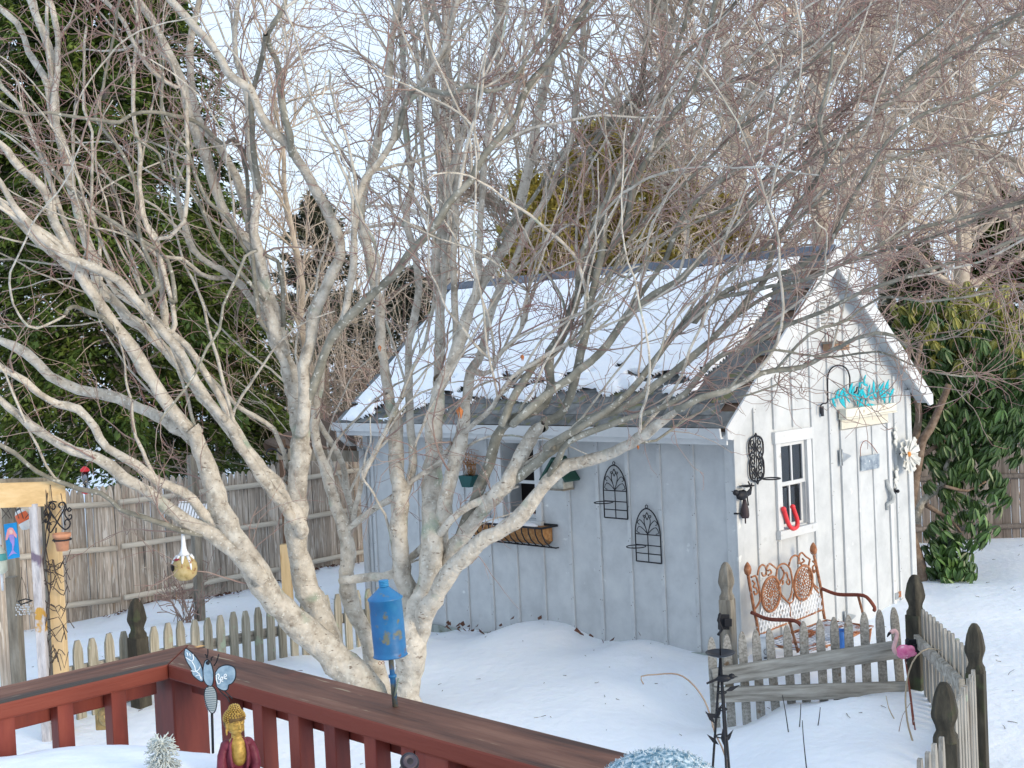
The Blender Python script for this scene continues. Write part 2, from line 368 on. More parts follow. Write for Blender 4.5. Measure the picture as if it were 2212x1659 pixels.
# corner boards
q = MB(); q.box(-.0215, .07, -.4, wallz(.0)-.02, .001, .021); q.build('corner_board', M['paint'], shed, GF, bevel=.002)
q = MB(); q.box(3.05-.07, 3.07, -.4, wallz(3.05)-.02, .001, .021); q.build('corner_board', M['paint'], shed, GF, bevel=.002)
# rakes (barge boards) on the front
for sx in (-1, 1):
    q = MB(); xe = TX if sx < 0 else 2*RX-TX-.07
    y = -.17
    pr = [(RX, RZt-.004), (xe, roofz(xe)-.004), (xe, roofz(xe)-.10), (xe-sx*.07, roofz(xe-sx*.07)-.17), (RX, RZt-.20)]
    q.prism([(x-X0, z) for x, z in (pr if sx < 0 else pr[::-1])], T(0, 0, .15), .022); q.build('rake_board', M['trim'], shed, GF, bevel=.002)
    q = MB(); pr = [(RX, RZt-TH-.001), (xe, roofz(xe)-TH-.001), (xe, roofz(xe)-TH-.02), (RX, RZt-TH-.02)]
    q.prism([(x-X0, z) for x, z in (pr if sx < 0 else pr[::-1])], T(0, 0, .001), .148); q.build('soffit', M['paint'], shed, GF)
# window in gable
def window(parent, fr, u0, u1, v0, v1, sashes=True, name='window', tw=.075, sill_up=0):
    f = MB(); f.box(u0-tw, u0, v0, v1, .001, .028); f.box(u1, u1+tw, v0, v1, .001, .028)
    f.box(u0-tw-.02, u1+tw+.012, v1+.0015, v1+.105, .001, .036); f.box(u0-tw-.012, u1+tw+.012, v0-.075, v0-.0015, .001, .05)
    w = f.build(name, M['trim'], parent, fr, bevel=.003)
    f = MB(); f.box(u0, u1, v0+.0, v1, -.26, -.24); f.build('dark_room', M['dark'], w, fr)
    f = MB(); f.box(u0-.001, u0+.008, v0, v1, -.24, 0); f.box(u1-.008, u1+.001, v0, v1, -.24, 0); f.box(u0, u1, v1-.008, v1, -.24, 0); f.box(u0, u1, v0, v0+.008, -.24, .0)
    f.build('jamb', M['paint'], w, fr)
    vm = (v0+v1)/2; f = MB(); s = .032
    if not sashes:
        f.box(u0+.008, u0+.034, v0+.01, vm, -.062, -.04); f.box(u1-.034, u1-.008, v0+.01, vm, -.062, -.04); f.box(u0+.034, u1-.034, v0+.01, v0+.05, -.062, -.04); f.box(u0+.034, u1-.034, vm-.03, vm, -.062, -.04)
        f.build('sash', M['trim'], w, fr); return w
    for a0, b0, z in ((vm, v1, -.03), (v0, vm+.02, -.062)):
        f.box(u0+.008, u0+.008+s, a0, b0, z, z+.028); f.box(u1-.008-s, u1-.008, a0, b0, z, z+.028)
        f.box(u0+.008+s, u1-.008-s, a0, a0+s, z, z+.0275); f.box(u0+.008+s, u1-.008-s, b0-s, b0, z, z+.0275)
        f.box((u0+u1)/2-.011, (u0+u1)/2+.011, a0+s, b0-s, z+.002, z+.026)
    f.build('sash', M['trim'], w, fr)
    for a0, b0, z in ((vm, v1, -.03), (v0, vm, -.062)):
        for c0, c1 in ((u0+.04, (u0+u1)/2-.011), ((u0+u1)/2+.011, u1-.04)):
            f = MB(); f.box(c0, c1, a0+s, b0-s, z+.012, z+.015); f.build('pane', M['glass'], w, fr)
    return w
window(shed, GF, gw[0]-X0, gw[1]-X0, gw[2], gw[3])
# door : boards, header, hinges, pull
door = MB(); door.box(dl-X0+.004, dr-X0-.002, -.3, dt-.004, .0015, .006); door = door.build('door', M['paint'], shed, GF)
nb = [dl-X0+.004]+[float(G(x, 1000)[0])-X0 for x in (1848, 1881)]+[dr-X0-.002]
for i in range(3):
    q = MB(); q.box(nb[i]+.002, nb[i+1]-.002, -.3, dt-.008, .0065, .022); q.build('door_board', M['paint'], door, GF, bevel=.003)
for x in nb[1:3]:
    q = MB(); q.box(x-.016, x+.016, -.3, dt-.01, .0225, .036); q.build('door_batten', M['paint'], door, GF, bevel=.002)
q = MB(); q.box(dr-X0+.001, dr-X0+.055, -.3, dt, .019, .04); q.build('door_jamb', M['trim'], shed, GF, bevel=.003)
q = MB(); q.box(dl-X0-.0, dr-X0+.02, dt+.0015, dt+.095, .0195, .037); q.build('door_header', M['stain'], shed, GF, bevel=.003)
q = MB(); q.box(dl-X0-.02, dr-X0+.075, dt+.11, dt+.19, .0195, .10); q.box(dl-X0-.03, dr-X0+.085, dt+.096, dt+.109, .0195, .105); q.build('door_ledge', M['stain'], shed, GF, bevel=.006)
galv = flat('galvanised_steel', (.38, .40, .41), .45, .7)
for (x, y) in ((1813, 988), (1824, 1336)):
    c = G(x, y); u, v = c[0]-X0, c[2]; q = MB()
    q.box(u-.035, u-.006, v-.075, v+.075, .0225, .028); q.tube([(u, v-.075, .03), (u, v+.075, .03)], .007, 8)
    q.prism([(u+.006, v-.05), (u+.16, v-.006), (u+.16, v+.006), (u+.006, v+.05)], T(0, 0, .0235), .005); q.build('hinge', galv, door if y < 1200 else door, GF)
# pull handle : bowed wooden grip
hp = [G(1548.4+.2*zx, 884.8+.2*zy) for zx, zy in ((1797, 755), (1805, 830), (1832, 920), (1825, 985), (1800, 1020), (1805, 1080))]
hh = [(p[0]-X0, p[2]) for p in hp]
q = MB(); out = [.03, .045, .075, .07, .04, .03]
q.tube([(u, v, o) for (u, v), o in zip(hh, out)], [.018, .02, .022, .022, .02, .016], 6); q.build('door_handle', M['oldpaint'] if 0 else flat('grey_wood', (.40, .42, .42), .7), door, GF)
q = MB(); c = G(1548.4+.2*1885, 884.8+.2*880); q.box(c[0]-X0-.03, c[0]-X0+.005, c[2]-.03, c[2]+.03, .04, .046); q.ball((c[0]-X0+.015, c[2], .06), .019); q.build('latch', M['black_iron'], door, GF)
c = G(1548.4+.2*1915, 1142.9+.2*715)
q = MB(); q.box(c[0]-X0-.06, c[0]-X0+.0, c[2]-.03, c[2]+.035, .041, .048); q.build('hasp_plate', galv, shed, GF)
q = MB(); q.box(c[0]-X0-.0, c[0]-X0+.055, c[2]-.02, c[2]+.04, .041, .05); q.build('hasp', M['rust'], shed, GF, bevel=.008)
# louvred vent near the peak
c0, c1 = G(1474.7+.3777*768, 479.3+.3777*440), G(1474.7+.3777*852, 479.3+.3777*600)
u0, u1, v1, v0 = c0[0]-X0, c1[0]-X0, c0[2], c1[2]
q = MB(); q.box(u0-.02, u0, v0, v1, .002, .03); q.box(u1, u1+.02, v0, v1, .002, .03); q.box(u0-.02, u1+.02, v1+.001, v1+.02, .002, .03); q.box(u0-.02, u1+.02, v0-.02, v0-.001, .002, .03)
vent = q.build('gable_vent', M['trim'], shed, GF)
q = MB(); q.box(u0, u1, v0, v1, .0015, .004); q.build('vent_back', M['dark'], vent, GF)
for i in range(7):
    v = v0+(v1-v0)*(i+.5)/7; q = MB(); q.box(-.5*(u1-u0), .5*(u1-u0), -.022, .022, -.003, .003, Matrix.Rotation(R_(-50), 4, 'X')); q.build('slat', M['trim'], vent, GF @ T((u0+u1)/2, v, .018))
# --- long wall : frame x=-Y (to the right in view), y=up, z=-X.  u = Y1 - y
LF = frame((X0, Y1, 0), (0, -1, 0), (0, 0, 1), (-1, 0, 0)); LL = Y1-Y0
def LU(p): return Y1-p[1]
c0 = LW(1083.5, 954.8); c1 = LW(1162.5, 1123.8)
lw = (LU(c0), LU(c1), float(c1[2]), float(c0[2]))
spl = .361; ubs = [LL-.045-spl*k-.02 for k in range(14)]
edges = [LL]+[u for u in ubs if u > .1]+[0]
topz = wallz(0)-.02
for i in range(len(edges)-1):
    ub, ua = edges[i]-.0015, edges[i+1]+.0015
    def pn(a_, b_, z0, z1):
        q = MB(); q.box(a_, b_, z0, z1, -.02, 0); q.build('wall_board', M['paint'], shed, LF)
    if ub > lw[0] and ua < lw[1]:
        if ua < lw[0]: pn(ua, lw[0], -.5, topz)
        if ub > lw[1]: pn(lw[1], ub, -.5, topz)
        a_, b_ = max(ua, lw[0]), min(ub, lw[1]); pn(a_, b_, -.5, lw[2]); pn(a_, b_, lw[3], topz)
    else: pn(ua, ub, -.5, topz)
for u in ubs:
    if u < .1 or u > LL-.12: continue
    if lw[0]-.09 < u < lw[1]+.09: batten(shed, LF, u, -.5, lw[2]-.09)
    else: batten(shed, LF, u, -.5, topz, w=.04)
q = MB(); q.box(0, .08, -.5, topz, .001, .021); q.build('corner_board', M['paint'], shed, LF, bevel=.002)
q = MB(); q.box(LL-.085, LL+.0, -.5, topz, .001, .020); q.build('corner_board', M['paint'], shed, LF, bevel=.002)
# dirt-splashed skirt following the ground
for i in range(14):
    ua, ub = LL*i/14+.001, LL*(i+1)/14-.001
    za, zb = (.13+.02*math.sin(i)-.25*(1-ua/LL) for _ in (0, 1))
    zb = .13+.02*math.sin(i+1)-.25*(1-ub/LL); za = .13+.02*math.sin(i)-.25*(1-ua/LL)
    q = MB(); q.prism([(ua, -.5), (ub, -.5), (ub, zb), (ua, za)], T(0, 0, .0225), .012); q.build('skirt_board', M['skirt'], shed, LF)
lwin = window(shed, LF, lw[0], lw[1], lw[2], lw[3], sashes=False)
# far walls and back
q = MB(); q.box(X0+.02, X1-.02, Y1-.02, Y1, -.5, wallz(.05)-.05); q.prism([(0, 0), (3.0, 0), (1.5, 1.25)], frame((X0+.02, Y1-.02, wallz(.05)-.05), (1, 0, 0), (0, 0, 1), (0, 1, 0)), .02); q.build('rear_wall', M['paint'], shed)
q = MB(); q.box(X1-.02, X1, Y0+.001, Y1-.021, -.5, wallz(3.0)-.03); q.build('side_wall', M['paint'], shed)
q = MB(); q.box(X0+.3, X1-.1, Y0+.3, Y1-.1, -.5, -.1); q.build('shed_floor', M['underlay'], shed)
for fr_, us_, w_ in ((GF, [k*sp for k in range(1, nbt)], 0), (LF, ubs, 1)):
    q = MB()
    for u in us_:
        for k in range(8):
            for s in (-1, 1):
                v = .15+k*.29+random.uniform(-.02, .02)+.01*s
                if not w_ and (gw[0]-.15 < X0+u < gw[1]+.15 or dl-.05 < X0+u < dr+.1): continue
                if w_ and lw[0]-.15 < u < lw[1]+.15: continue
                q.lathe([(.0001, 0), (.0048, 0), (.003, .002), (.0001, .002)], 6, T(u+s*.010, v, .0185))
    q.build('nail_heads', M['black_iron'] if 0 else flat('grey_nail', (.14, .13, .12), .6), shed, fr_, kind='stuff')
# --- roof decks
YA, YB = Y0-.149, Y1+.07
roof = MB()
SL = math.hypot(1, MS); ndir = (-MS/SL, 1/SL)
def slopefr(side):
    # x along Y (eave direction), y up-slope, z normal
    xe = TX if side < 0 else 2*RX-TX-.07
    d = Vector((RX-xe, 0, RZt-roofz(xe))); L = d.length; d.normalize()
    if side < 0: return frame((xe, YB, roofz(xe)), (0, -1, 0), d, Vector((0, -1, 0)).cross(d)), L
    return frame((xe, YA, roofz(xe)), (0, 1, 0), d, Vector((0, 1, 0)).cross(d)), L
RL, LS = slopefr(-1); RR, LR = slopefr(1)
q = MB(); q.box(0, YB-YA, 0, LS, -.055, -.012); roof = q.build('roof', M['underlay'], shed, RL)
q = MB(); q.box(0, YB-YA, 0, LR, -.055, -.012); roof2 = q.build('roof', M['underlay'], shed, RR)
q = MB(); q.box(0, YB-YA, 0, LR, -.0115, .004); q.build('shingle_layer', M['shingle'], roof2, RR)
nrow = 16; ex = LS/nrow; wtab = (YB-YA)/18
tab = MB(); tab.prism([(0.002, 0), (wtab-.002, 0), (wtab-.002, ex*1.35), (.002, ex*1.35)], Matrix.Rotation(R_(0), 4, 'X'), .007)
tm = tab.mesh('shingle', M['shingle'])
for r in range(nrow):
    off = (r % 2)*wtab/2
    for c in range(18 if r % 2 == 0 else 17):
        u = c*wtab+off
        Mx = RL @ T(u, r*ex-.012+random.uniform(-.004, .004), -.009+.0065) @ Matrix.Rotation(R_(-1.9), 4, 'X') @ T(0, 0, random.uniform(0, .002))
        inst('shingle', tm, Mx, roof)
# ridge caps, slightly sagging
for i in range(22):
    y0 = YA+(YB-YA)*i/22; y1 = y0+(YB-YA)/22*1.12
    q = MB(); t = .012
    for sx in (-1, 1):
        d = Vector((sx*1, 0, -MS)).normalized(); nn = Vector((sx*MS, 0, 1)).normalized()
        fr = frame((0, 0, 0), d, (0, 1, 0), nn)
        q.box(0, .13, 0, y1-y0, 0, t, fr)
    q.build('ridge_cap', M['ridge'], roof, T(RX, y0, RZt+.004+.003*(i % 2)+random.uniform(0, .004)) @ Matrix.Rotation(R_(.8), 4, 'X'))
# eave fascia, gutter, downspout
q = MB(); q.box(0, YB-YA-.02, 0, .12, 0, .02); q.build('fascia', M['trim'], shed, frame((TX+.06, YB, 1.93), (0, -1, 0), (0, 0, 1), (-1, 0, 0)))
gut = MB(); prof = [(0, 0), (.0, .085), (-.012, .085), (-.012, .012), (-.075, .012), (-.088, .085), (-.112, .085), (-.108, .07), (-.092, .0)]
q = MB(); q.prism([(p_[0], p_[1]) for p_ in prof][::-1], frame((TX+.055, YB+.02, 1.985), (1, 0, 0), (0, 0, 1), (0, -1, 0)), YB-YA-.0)
gut = q.build('gutter', M['trim'], shed)
q = MB(); q.box(TX-.05, TX+.054, YB+.018, YB+.024, 1.99, 2.07); q.build('gutter_end', M['trim'], gut)
yd = Y1+.02
q = MB()
q.tube([(TX+.0, yd, 1.99), (TX+.0, yd, 1.93), (TX+.10, yd-.02, 1.83), (X0-.05, yd-.03, 1.74), (X0-.05, yd-.03, -.3)], .034, 8); q.build('downspout', M['trim'], shed)
# --- snow on the roof (real thickness, ragged melted edge)
nu, nv = 420, 200
U, V = np.meshgrid(np.linspace(.02, YB-YA-.02, nu), np.linspace(0, LS, nv), indexing='ij')
lowb = .10+.42*np.clip((U-1.0)/3.8, 0, 1)**.8+.16*nz(U, V, 2.2)+.08*nz(U, V, 6)+.04*nz(V, U, 14)
# right edge leaves dark shingles along the rake
rb = YB-YA-.30-.10*(1-V/LS)+.06*nz(V, U, 3)+.03*nz(V, U, 11)-.16*np.clip(1-V/LS*1.6, 0, 1)
topb = LS-.13+.015*nz(U, V, 4)
lb = .10+.03*nz(V, U, 4)
dmask = np.minimum.reduce([(V-lowb)*1.2, (rb-U), (topb-V), (U-lb)])
patch = np.clip(nz(U*1.0, V*2.2, 5.5)-.15, 0, 1)*np.exp(-((V-lowb-.2)/.30)**2)*.9
dmask = dmask-patch
thick = np.clip(1-np.exp(-np.clip(dmask, 0, 9)/.05), 0, 1)*.055*(1+.25*nz(U, V, 1.6))+.004
V3 = []
pts = np.stack([U, V, np.where(dmask > 0, thick+.006, .0)], -1)
idx = np.arange(nu*nv).reshape(nu, nv)
F = np.stack([idx[:-1, :-1], idx[1:, :-1], idx[1:, 1:], idx[:-1, 1:]], -1).reshape(-1, 4)
F = F[(dmask.ravel()[F] > -.006).all(1)]
inst('roof_snow', npmesh('roof_snow', pts, F, M['snow_small'], True), RL, None, label='thin melting snow blanket lying on the shed roof', cat='snow', kind='stuff')
# ================================================================== FENCES
def picket_mesh(w, h, t, mat, tip=.13, blunt=.22, name='picket'):
    p = [(-w/2, 0), (w/2, 0), (w/2, h-tip), (w*.46, h-tip*.55), (w*.30, h-tip*.18), (w*blunt/2, h), (-w*blunt/2, h), (-w*.30, h-tip*.18), (-w*.46, h-tip*.55), (-w/2, h-tip)]
    q = MB(); q.prism(p, frame((0, -t/2, 0), (1, 0, 0), (0, 0, 1), (0, -1, 0)) @ T(0, 0, -t), t); return q.mesh(name, mat)
def stockade(name, A, B, h, label, sp=.099, w=.092, mat='stockade', group=None, kmax=400, tone=None):
    A = np.array(A, float); B = np.array(B, float); d = B-A; L = np.hypot(*d); d /= L; ang = math.atan2(d[1], d[0])
    root = empty(name, (A[0], A[1], gz1(*A)), label, 'fence', group)
    ms = [picket_mesh(w*k, h, .022, M[mat], tip=.16, blunt=.08, name='stockade_picket') for k in (1, .93, 1.04)]
    n = int(L/sp)
    for i in range(n):
        p = A+d*(i*sp); z = gz1(*p)-.08
        Mx = T(p[0], p[1], z+random.uniform(-.012, .012)) @ RZ(ang) @ Matrix.Rotation(random.uniform(-.006, .006), 4, 'Y')
        inst('picket', random.choice(ms), Mx, root)
    sec = 2.42; k = 0
    while k*sec < L:
        a = A+d*(k*sec); b = A+d*min(L, (k+1)*sec-.06); za, zb = gz1(*a), gz1(*b)
        for hz in (.17, .83, 1.40):
            q = MB(); nrm = np.array([d[1], -d[0]])*.045
            q.tube([(a[0]+nrm[0]+(b[0]-a[0])*t_, a[1]+nrm[1]+(b[1]-a[1])*t_, za+(zb-za)*t_+hz+.004*math.sin(9*t_+k)) for t_ in np.linspace(0, 1, 6)], .036, 8)
            q.build('rail', M['rail_cedar' if mat == 'stockade' else mat], root)
        q = MB(); q.box(-.05, .05, -.05, .05, -.3, h-.12 if mat == 'stockade' else h-.2); q.build('post', M['grey_post'], root, T(a[0]-d[1]*.08, a[1]+d[0]*.08, za) @ RZ(ang))
        k += 1
    return root
def fpt(x, y, ax, v): p = onp(x, y, ax, v); return (p[0], p[1])
stockade('stockade_fence', (3.0, 15.02), (15.2, 14.9), 1.73, 'long weathered stockade fence with pointed pickets behind the arbor and gourd')
c = P(2100, 1178, 16.6); fr_ = np.array([.703, -.711])
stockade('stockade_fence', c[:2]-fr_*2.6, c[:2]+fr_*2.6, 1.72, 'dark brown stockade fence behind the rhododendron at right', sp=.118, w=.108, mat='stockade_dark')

def gothic_post(A, ztop, s, mat, label, ang=0, zb=-.3, group='square posts with carved finials'):
    root = empty('fence_post', (A[0], A[1], gz1(*A)), label, 'fence post', group)
    H = ztop; q = MB(); q.box(-s/2, s/2, -s/2, s/2, zb, H-.30)
    q.build('shaft', M[mat], root, T(A[0], A[1], 0) @ RZ(ang), bevel=.005)
    a = s/2*1.0; q = MB()
    pr = [(a, H-.2999), (a*.98, H-.275), (a*.78, H-.255), (a*.72, H-.238), (a*.80, H-.215), (a*1.05, H-.175), (a*1.08, H-.155), (a*.97, H-.115), (a*.84, H-.07), (a*.56, H-.025), (a*.30, H-.004), (.004, H)]
    q.lathe(pr, 16, None, sq=.9, smooth=False); q.build('finial', M[mat], root, T(A[0], A[1], 0) @ RZ(ang))
    return root
p0 = P(1567, 1214, 10.15); p1 = P(1975, 1241, 9.4); p2 = P(2104, 1346, 7.7); p3 = P(2038, 1473, 6.35); p4 = P(1979, 1643, 5.8)
gothic_post(p0[:2], p0[2], .105, 'grey_post', 'grey carved gate post at the near corner of the shed', R_(12), group=None)
gothic_post(p1[:2], p1[2], .115, 'mossy_post', 'dark mossy post with finial at the hinge end of the sagging gate', R_(-5), group=None)
gothic_post(p2[:2], p2[2], .105, 'mossy_post', 'dark post with finial rising behind the pickets, furthest right', R_(15), group=None)
gothic_post(p3[:2], p3[2], .118, 'mossy_post', 'large dark post with acorn finial nearest at lower right', R_(20), group=None)
pl = P(293, 1292, 9.6)
gothic_post(pl[:2], pl[2], .115, 'mossy_post', 'greenish post with finial in the picket row left of the tree', R_(8), group=None)
# picket rows
def row(name, A, B, n, hA, hB, w, mat, label, side=1, rails=True, zb=None, lean=0, tip=.12, railh=(.25, .70), start=0):
    A = np.array(A[:2], float); B = np.array(B[:2], float); d = B-A; L = np.hypot(*d); d /= L; ang = math.atan2(d[1], d[0])
    root = empty(name, (A[0], A[1], gz1(*A)), label, 'fence')
    me = {}
    for i in range(n):
        t_ = (i+.5)/n; p = A+d*L*t_; zt = hA+(hB-hA)*t_; z0 = gz1(*p)-.12; h = round(zt-z0, 1)
        if h not in me: me[h] = picket_mesh(w, h, .02, M[mat], tip=tip, blunt=.42)
        inst('picket', me[h], T(p[0], p[1], zt-h+random.uniform(-.008, .008)) @ RZ(ang) @ Matrix.Rotation(random.uniform(-.02, .02)+lean, 4, 'Y'), root)
    nrm = np.array([d[1], -d[0]])*.045*side
    for hz in railh:
        q = MB(); a = A+nrm; b = B+nrm
        q.bar((a[0], a[1], hA-hz), (b[0], b[1], hB-hz), .04, .085); q.build('rail', M['gate_rail'], root, bevel=.004)
    return root
a = P(150, 1385, 9.35); b = P(826, 1266, 11.9)
row('picket_fence', a, b, 25, a[2], b[2], .078, 'picket', 'low lichen covered picket fence running behind the bare tree', side=-1, railh=(.24, .66))
row('picket_fence', p1[:2]+np.array([-.10, -.10]), p2[:2]+np.array([.12, .10]), 12, P(1990, 1317, 9.2)[2], P(2085, 1396, 7.9)[2], .074, 'picket_grey', 'grey picket run between the hinge post and the furthest right post', side=1, railh=(.24, .72))
e = p3[:2]+(p2[:2]-p3[:2])*.94
row('picket_fence', p3[:2]+(p2[:2]-p3[:2])*.03, e, 10, P(2074, 1550, 6.4)[2], P(2114, 1446, 7.6)[2], .074, 'picket_grey', 'grey pickets seen edge on between the two dark posts at right', side=-1, railh=(.24, .72))
q0 = P(1979, 1640, 5.55); q1 = P(2040, 1592, 6.15)
row('picket_fence', q0, q1, 4, P(1979, 1640, 5.6)[2], P(2038, 1592, 6.1)[2], .072, 'picket_grey', 'short picket run at the lower right edge in front of the nearest post', side=1, railh=(.3,))
# sagging gate, built as a racked panel
ga = P(1546, 1385, 9.62); gb = P(1957, 1312, 9.42)
gate = empty('garden_gate', (ga[0], ga[1], gz1(ga[0], ga[1])), 'sagging wooden picket gate standing half buried in front of the rusty bench', 'gate')
tops = [(1536, 1376), (1569, 1370), (1602, 1364), (1632, 1360), (1661, 1357), (1699, 1351), (1735, 1342), (1770, 1338), (1801, 1333), (1832, 1328), (1866, 1322), (1899, 1317), (1930, 1312)]
foot = [(1548, 1562), (1582, 1563), (1615, 1556), (1646, 1552), (1679, 1548), (1713, 1544), (1744, 1532), (1782, 1524), (1812, 1520), (1840, 1519), (1876, 1515), (1912, 1515), (1950, 1513)]
for i, ((tx, ty), (fx, fy)) in enumerate(zip(tops, foot)):
    dd = 9.62-.2*i/12
    t3, f3 = Vector(P(tx, ty, dd)), Vector(P(fx, fy+25, dd)); ax = t3-f3; h = ax.length; ax.normalize()
    rt = Vector(RIGHT); nn = rt.cross(ax).normalized(); rt = ax.cross(nn).normalized()
    w = .066; tip = .13
    pr = [(-w/2, 0), (w/2, 0), (w/2, h-tip), (w*.46, h-tip*.55), (w*.30, h-tip*.18), (w*.12, h), (-w*.12, h), (-w*.30, h-tip*.18), (-w*.46, h-tip*.55), (-w/2, h-tip)]
    q = MB(); q.prism(pr, T(0, 0, -.01), .02); q.build('picket', M['picket_grey'], gate, frame(f3, rt, ax, rt.cross(ax)), bevel=.003)
def gbar(x0, y0, x1, y1, d0, d1, w, h, nm, mt):
    a, b = Vector(P(x0, y0, d0)), Vector(P(x1, y1, d1)); q = MB(); L = (b-a).length; ax = (b-a).normalized()
    u = Vector(UP); w_ = ax.cross(u).normalized(); u = w_.cross(ax)
    q.box(0, L, -h/2, h/2, -w/2, w/2); return q.build(nm, M[mt], gate, frame(a, ax, u, ax.cross(u)), bevel=.004)
gbar(1540, 1463, 1943, 1402, 9.56, 9.36, .036, .132, 'top_rail', 'gate_rail')
gbar(1543, 1501, 1962, 1488, 9.56, 9.36, .036, .115, 'bottom_rail', 'gate_rail')
# gate hardware
def hw(x, y, d, label, name):
    c = P(x, y, d); root = MB(); fr = frame(c, Vector(RIGHT), Vector(UP), Vector(-FWD))
    root.box(-.045, .045, -.06, .06, 0, .02, None); root.tube([(-.03, .07, .02), (-.05, .02, .05), (-.02, -.05, .05), (-.05, -.10, .03)], .012, 8); root.box(.0, .06, -.03, .03, .02, .045)
    o = root.build(name, M['black_iron'], None, fr, bevel=.004, label=label, cat='hardware'); return o
hw(1563, 1343, 9.95, 'black iron latch on the grey gate post beside the shed', 'gate_latch')
hw(1968, 1398, 9.2, 'black iron hinge on the mossy post behind the flamingo', 'gate_strap')
# ================================================================== DECK
ZR = 2.12; XR, YR = 1.585, 2.705; CW = .14
cap_z0 = ZR-.036
def capboard(pts, nm, par, label=None):
    q = MB(); q.prism(pts, T(0, 0, cap_z0), .036); return q
deck = empty('deck_railing', (XR, YR, 1.16), 'dark red deck railing with a broad weathered cap board meeting at a mitred corner', 'railing')
q = MB(); q.prism([(XR, YR), (XR-CW, YR-CW), (XR-CW, -1.5), (XR, -1.5)][::-1], T(0, 0, cap_z0), .036); q.build('cap_board', M['cap'], deck, bevel=.005)
q = MB(); q.prism([(XR-.001, YR+.0), (-2.5, YR), (-2.5, YR-CW), (XR-CW-.001, YR-CW)], T(0, 0, cap_z0), .036); q.build('cap_board', M['cap_x'], deck, bevel=.005)
# under-rails
q = MB(); q.box(XR-.085, XR-.045, -1.5, YR-.14, cap_z0-.042, cap_z0-.001); q.build('under_rail', M['redstain'], deck, bevel=.003)
q = MB(); q.box(-2.5, XR-.14, YR-.085, YR-.045, cap_z0-.042, cap_z0-.001); q.build('under_rail', M['redstain'], deck, bevel=.003)
for a_, b_ in (((XR-.085, XR-.045), (-1.5, YR-.14)), ((-2.5, XR-.14), (YR-.085, YR-.045))):
    q = MB(); q.box(*a_, *b_, 1.24, 1.32); q.build('bottom_rail', M['redstain'], deck, bevel=.003)
def post(x, y, s=.09):
    q = MB(); q.box(-s/2, s/2, -s/2, s/2, .1, cap_z0-.001); q.build('rail_post', M['redstain'], deck, T(x, y, 0), bevel=.004)
post(XR-.075, YR-.075); 
# balusters right rail measured in the photo
for px_ in (634, 707, 795, 900):
    pass
bx = []
for pxx in (584, 625, 707, 795, 880):
    pass
def bal(x, y):
    q = MB(); s = .036; q.box(-s/2, s/2, -s/2, s/2, 1.20, cap_z0-.0905+.09-.001); q.build('baluster', M['redstain'], deck, T(x, y, 0), bevel=.002)
xb = XR-.106
for xx, yy in ((487, 1560), (557, 1570), (635, 1590), (712, 1600), (799, 1620), (880, 1640), (921, 1645), (1060, 1656), (1150, 1660), (1240, 1660)):
    p_ = onp(xx, yy, 0, xb-.018)
    if xx == 921: continue
    bal(xb, p_[1])
p_ = onp(958, 1640, 0, XR-.10); post(XR-.065-.02, p_[1])
yb = YR-.106
for xx, yy in ((-35, 1590), (16, 1590), (144, 1570), (260, 1560)):
    p_ = onp(xx, yy, 1, yb-.018); bal(p_[0], yb)
for i in range(28):
    q = MB(); q.box(-2.4, XR+.02, YR-.10-.142*(i+1)+.003, YR-.10-.142*i, 1.13, 1.16); q.build('deck_board', M['redstain'], deck)
q = MB(); q.box(-2.4, XR+.03, YR-.099, YR-.06, .95, 1.15); q.box(XR-.0, XR+.035, -1.4, YR-.1005, .95, 1.125); q.build('rim_joist', M['redstain'], deck)
# ================================================================== TREES
def tubes(Pn, Rn, sides):
    """Pn [m,n,3], Rn [m,n] -> verts, faces"""
    m, n, _ = Pn.shape
    t = np.gradient(Pn, axis=1); t /= np.linalg.norm(t, axis=2, keepdims=True)+1e-9
    tm = np.abs(t[:, :, 2]).mean(1) > .75
    ref = np.where(tm[:, None], [1., .13, 0], [0.1, 0, 1.])[:, None, :]
    b = np.cross(t, ref); b /= np.linalg.norm(b, axis=2, keepdims=True)+1e-9; c = np.cross(b, t)
    a = 2*np.pi*np.arange(sides)/sides
    V = Pn[:, :, None, :]+Rn[:, :, None, None]*(b[:, :, None, :]*np.cos(a)[None, None, :, None]+c[:, :, None, :]*np.sin(a)[None, None, :, None])
    base = (np.arange(m)[:, None, None]*n+np.arange(n-1)[None, :, None])*sides
    k = np.arange(sides)[None, None, :]; k2 = (k+1) % sides
    F = np.stack([base+k, base+k2, base+sides+k2, base+sides+k], -1).reshape(-1, 4)
    return V.reshape(-1, 3), F
def norm(v): return v/(np.linalg.norm(v, axis=-1, keepdims=True)+1e-9)
def grow(pos, d, L, n, wob, up, bend=None):
    m = len(pos); out = np.zeros((m, n, 3)); out[:, 0] = pos; d = norm(d); st = (L/(n-1))[:, None]
    drift = rng.normal(0, wob*.45, (m, 3))
    for i in range(1, n):
        d = norm(d+rng.normal(0, wob, (m, 3))+drift+np.array([0, 0, up])+(0 if bend is None else bend))
        out[:, i] = out[:, i-1]+d*st
    return out
def spawn(Pn, cnt, tmin, spread, rng=rng):
    """cnt child seeds on random polylines; returns pos, dir"""
    m, n, _ = Pn.shape
    i = rng.integers(0, m, cnt); t = tmin+(1-tmin)*rng.random(cnt); k = np.minimum((t*(n-1)).astype(int), n-2); f = (t*(n-1)-k)[:, None]
    p = Pn[i, k]*(1-f)+Pn[i, k+1]*f; d = norm(Pn[i, k+1]-Pn[i, k])
    return p, norm(d+rng.normal(0, spread, (cnt, 3))), i
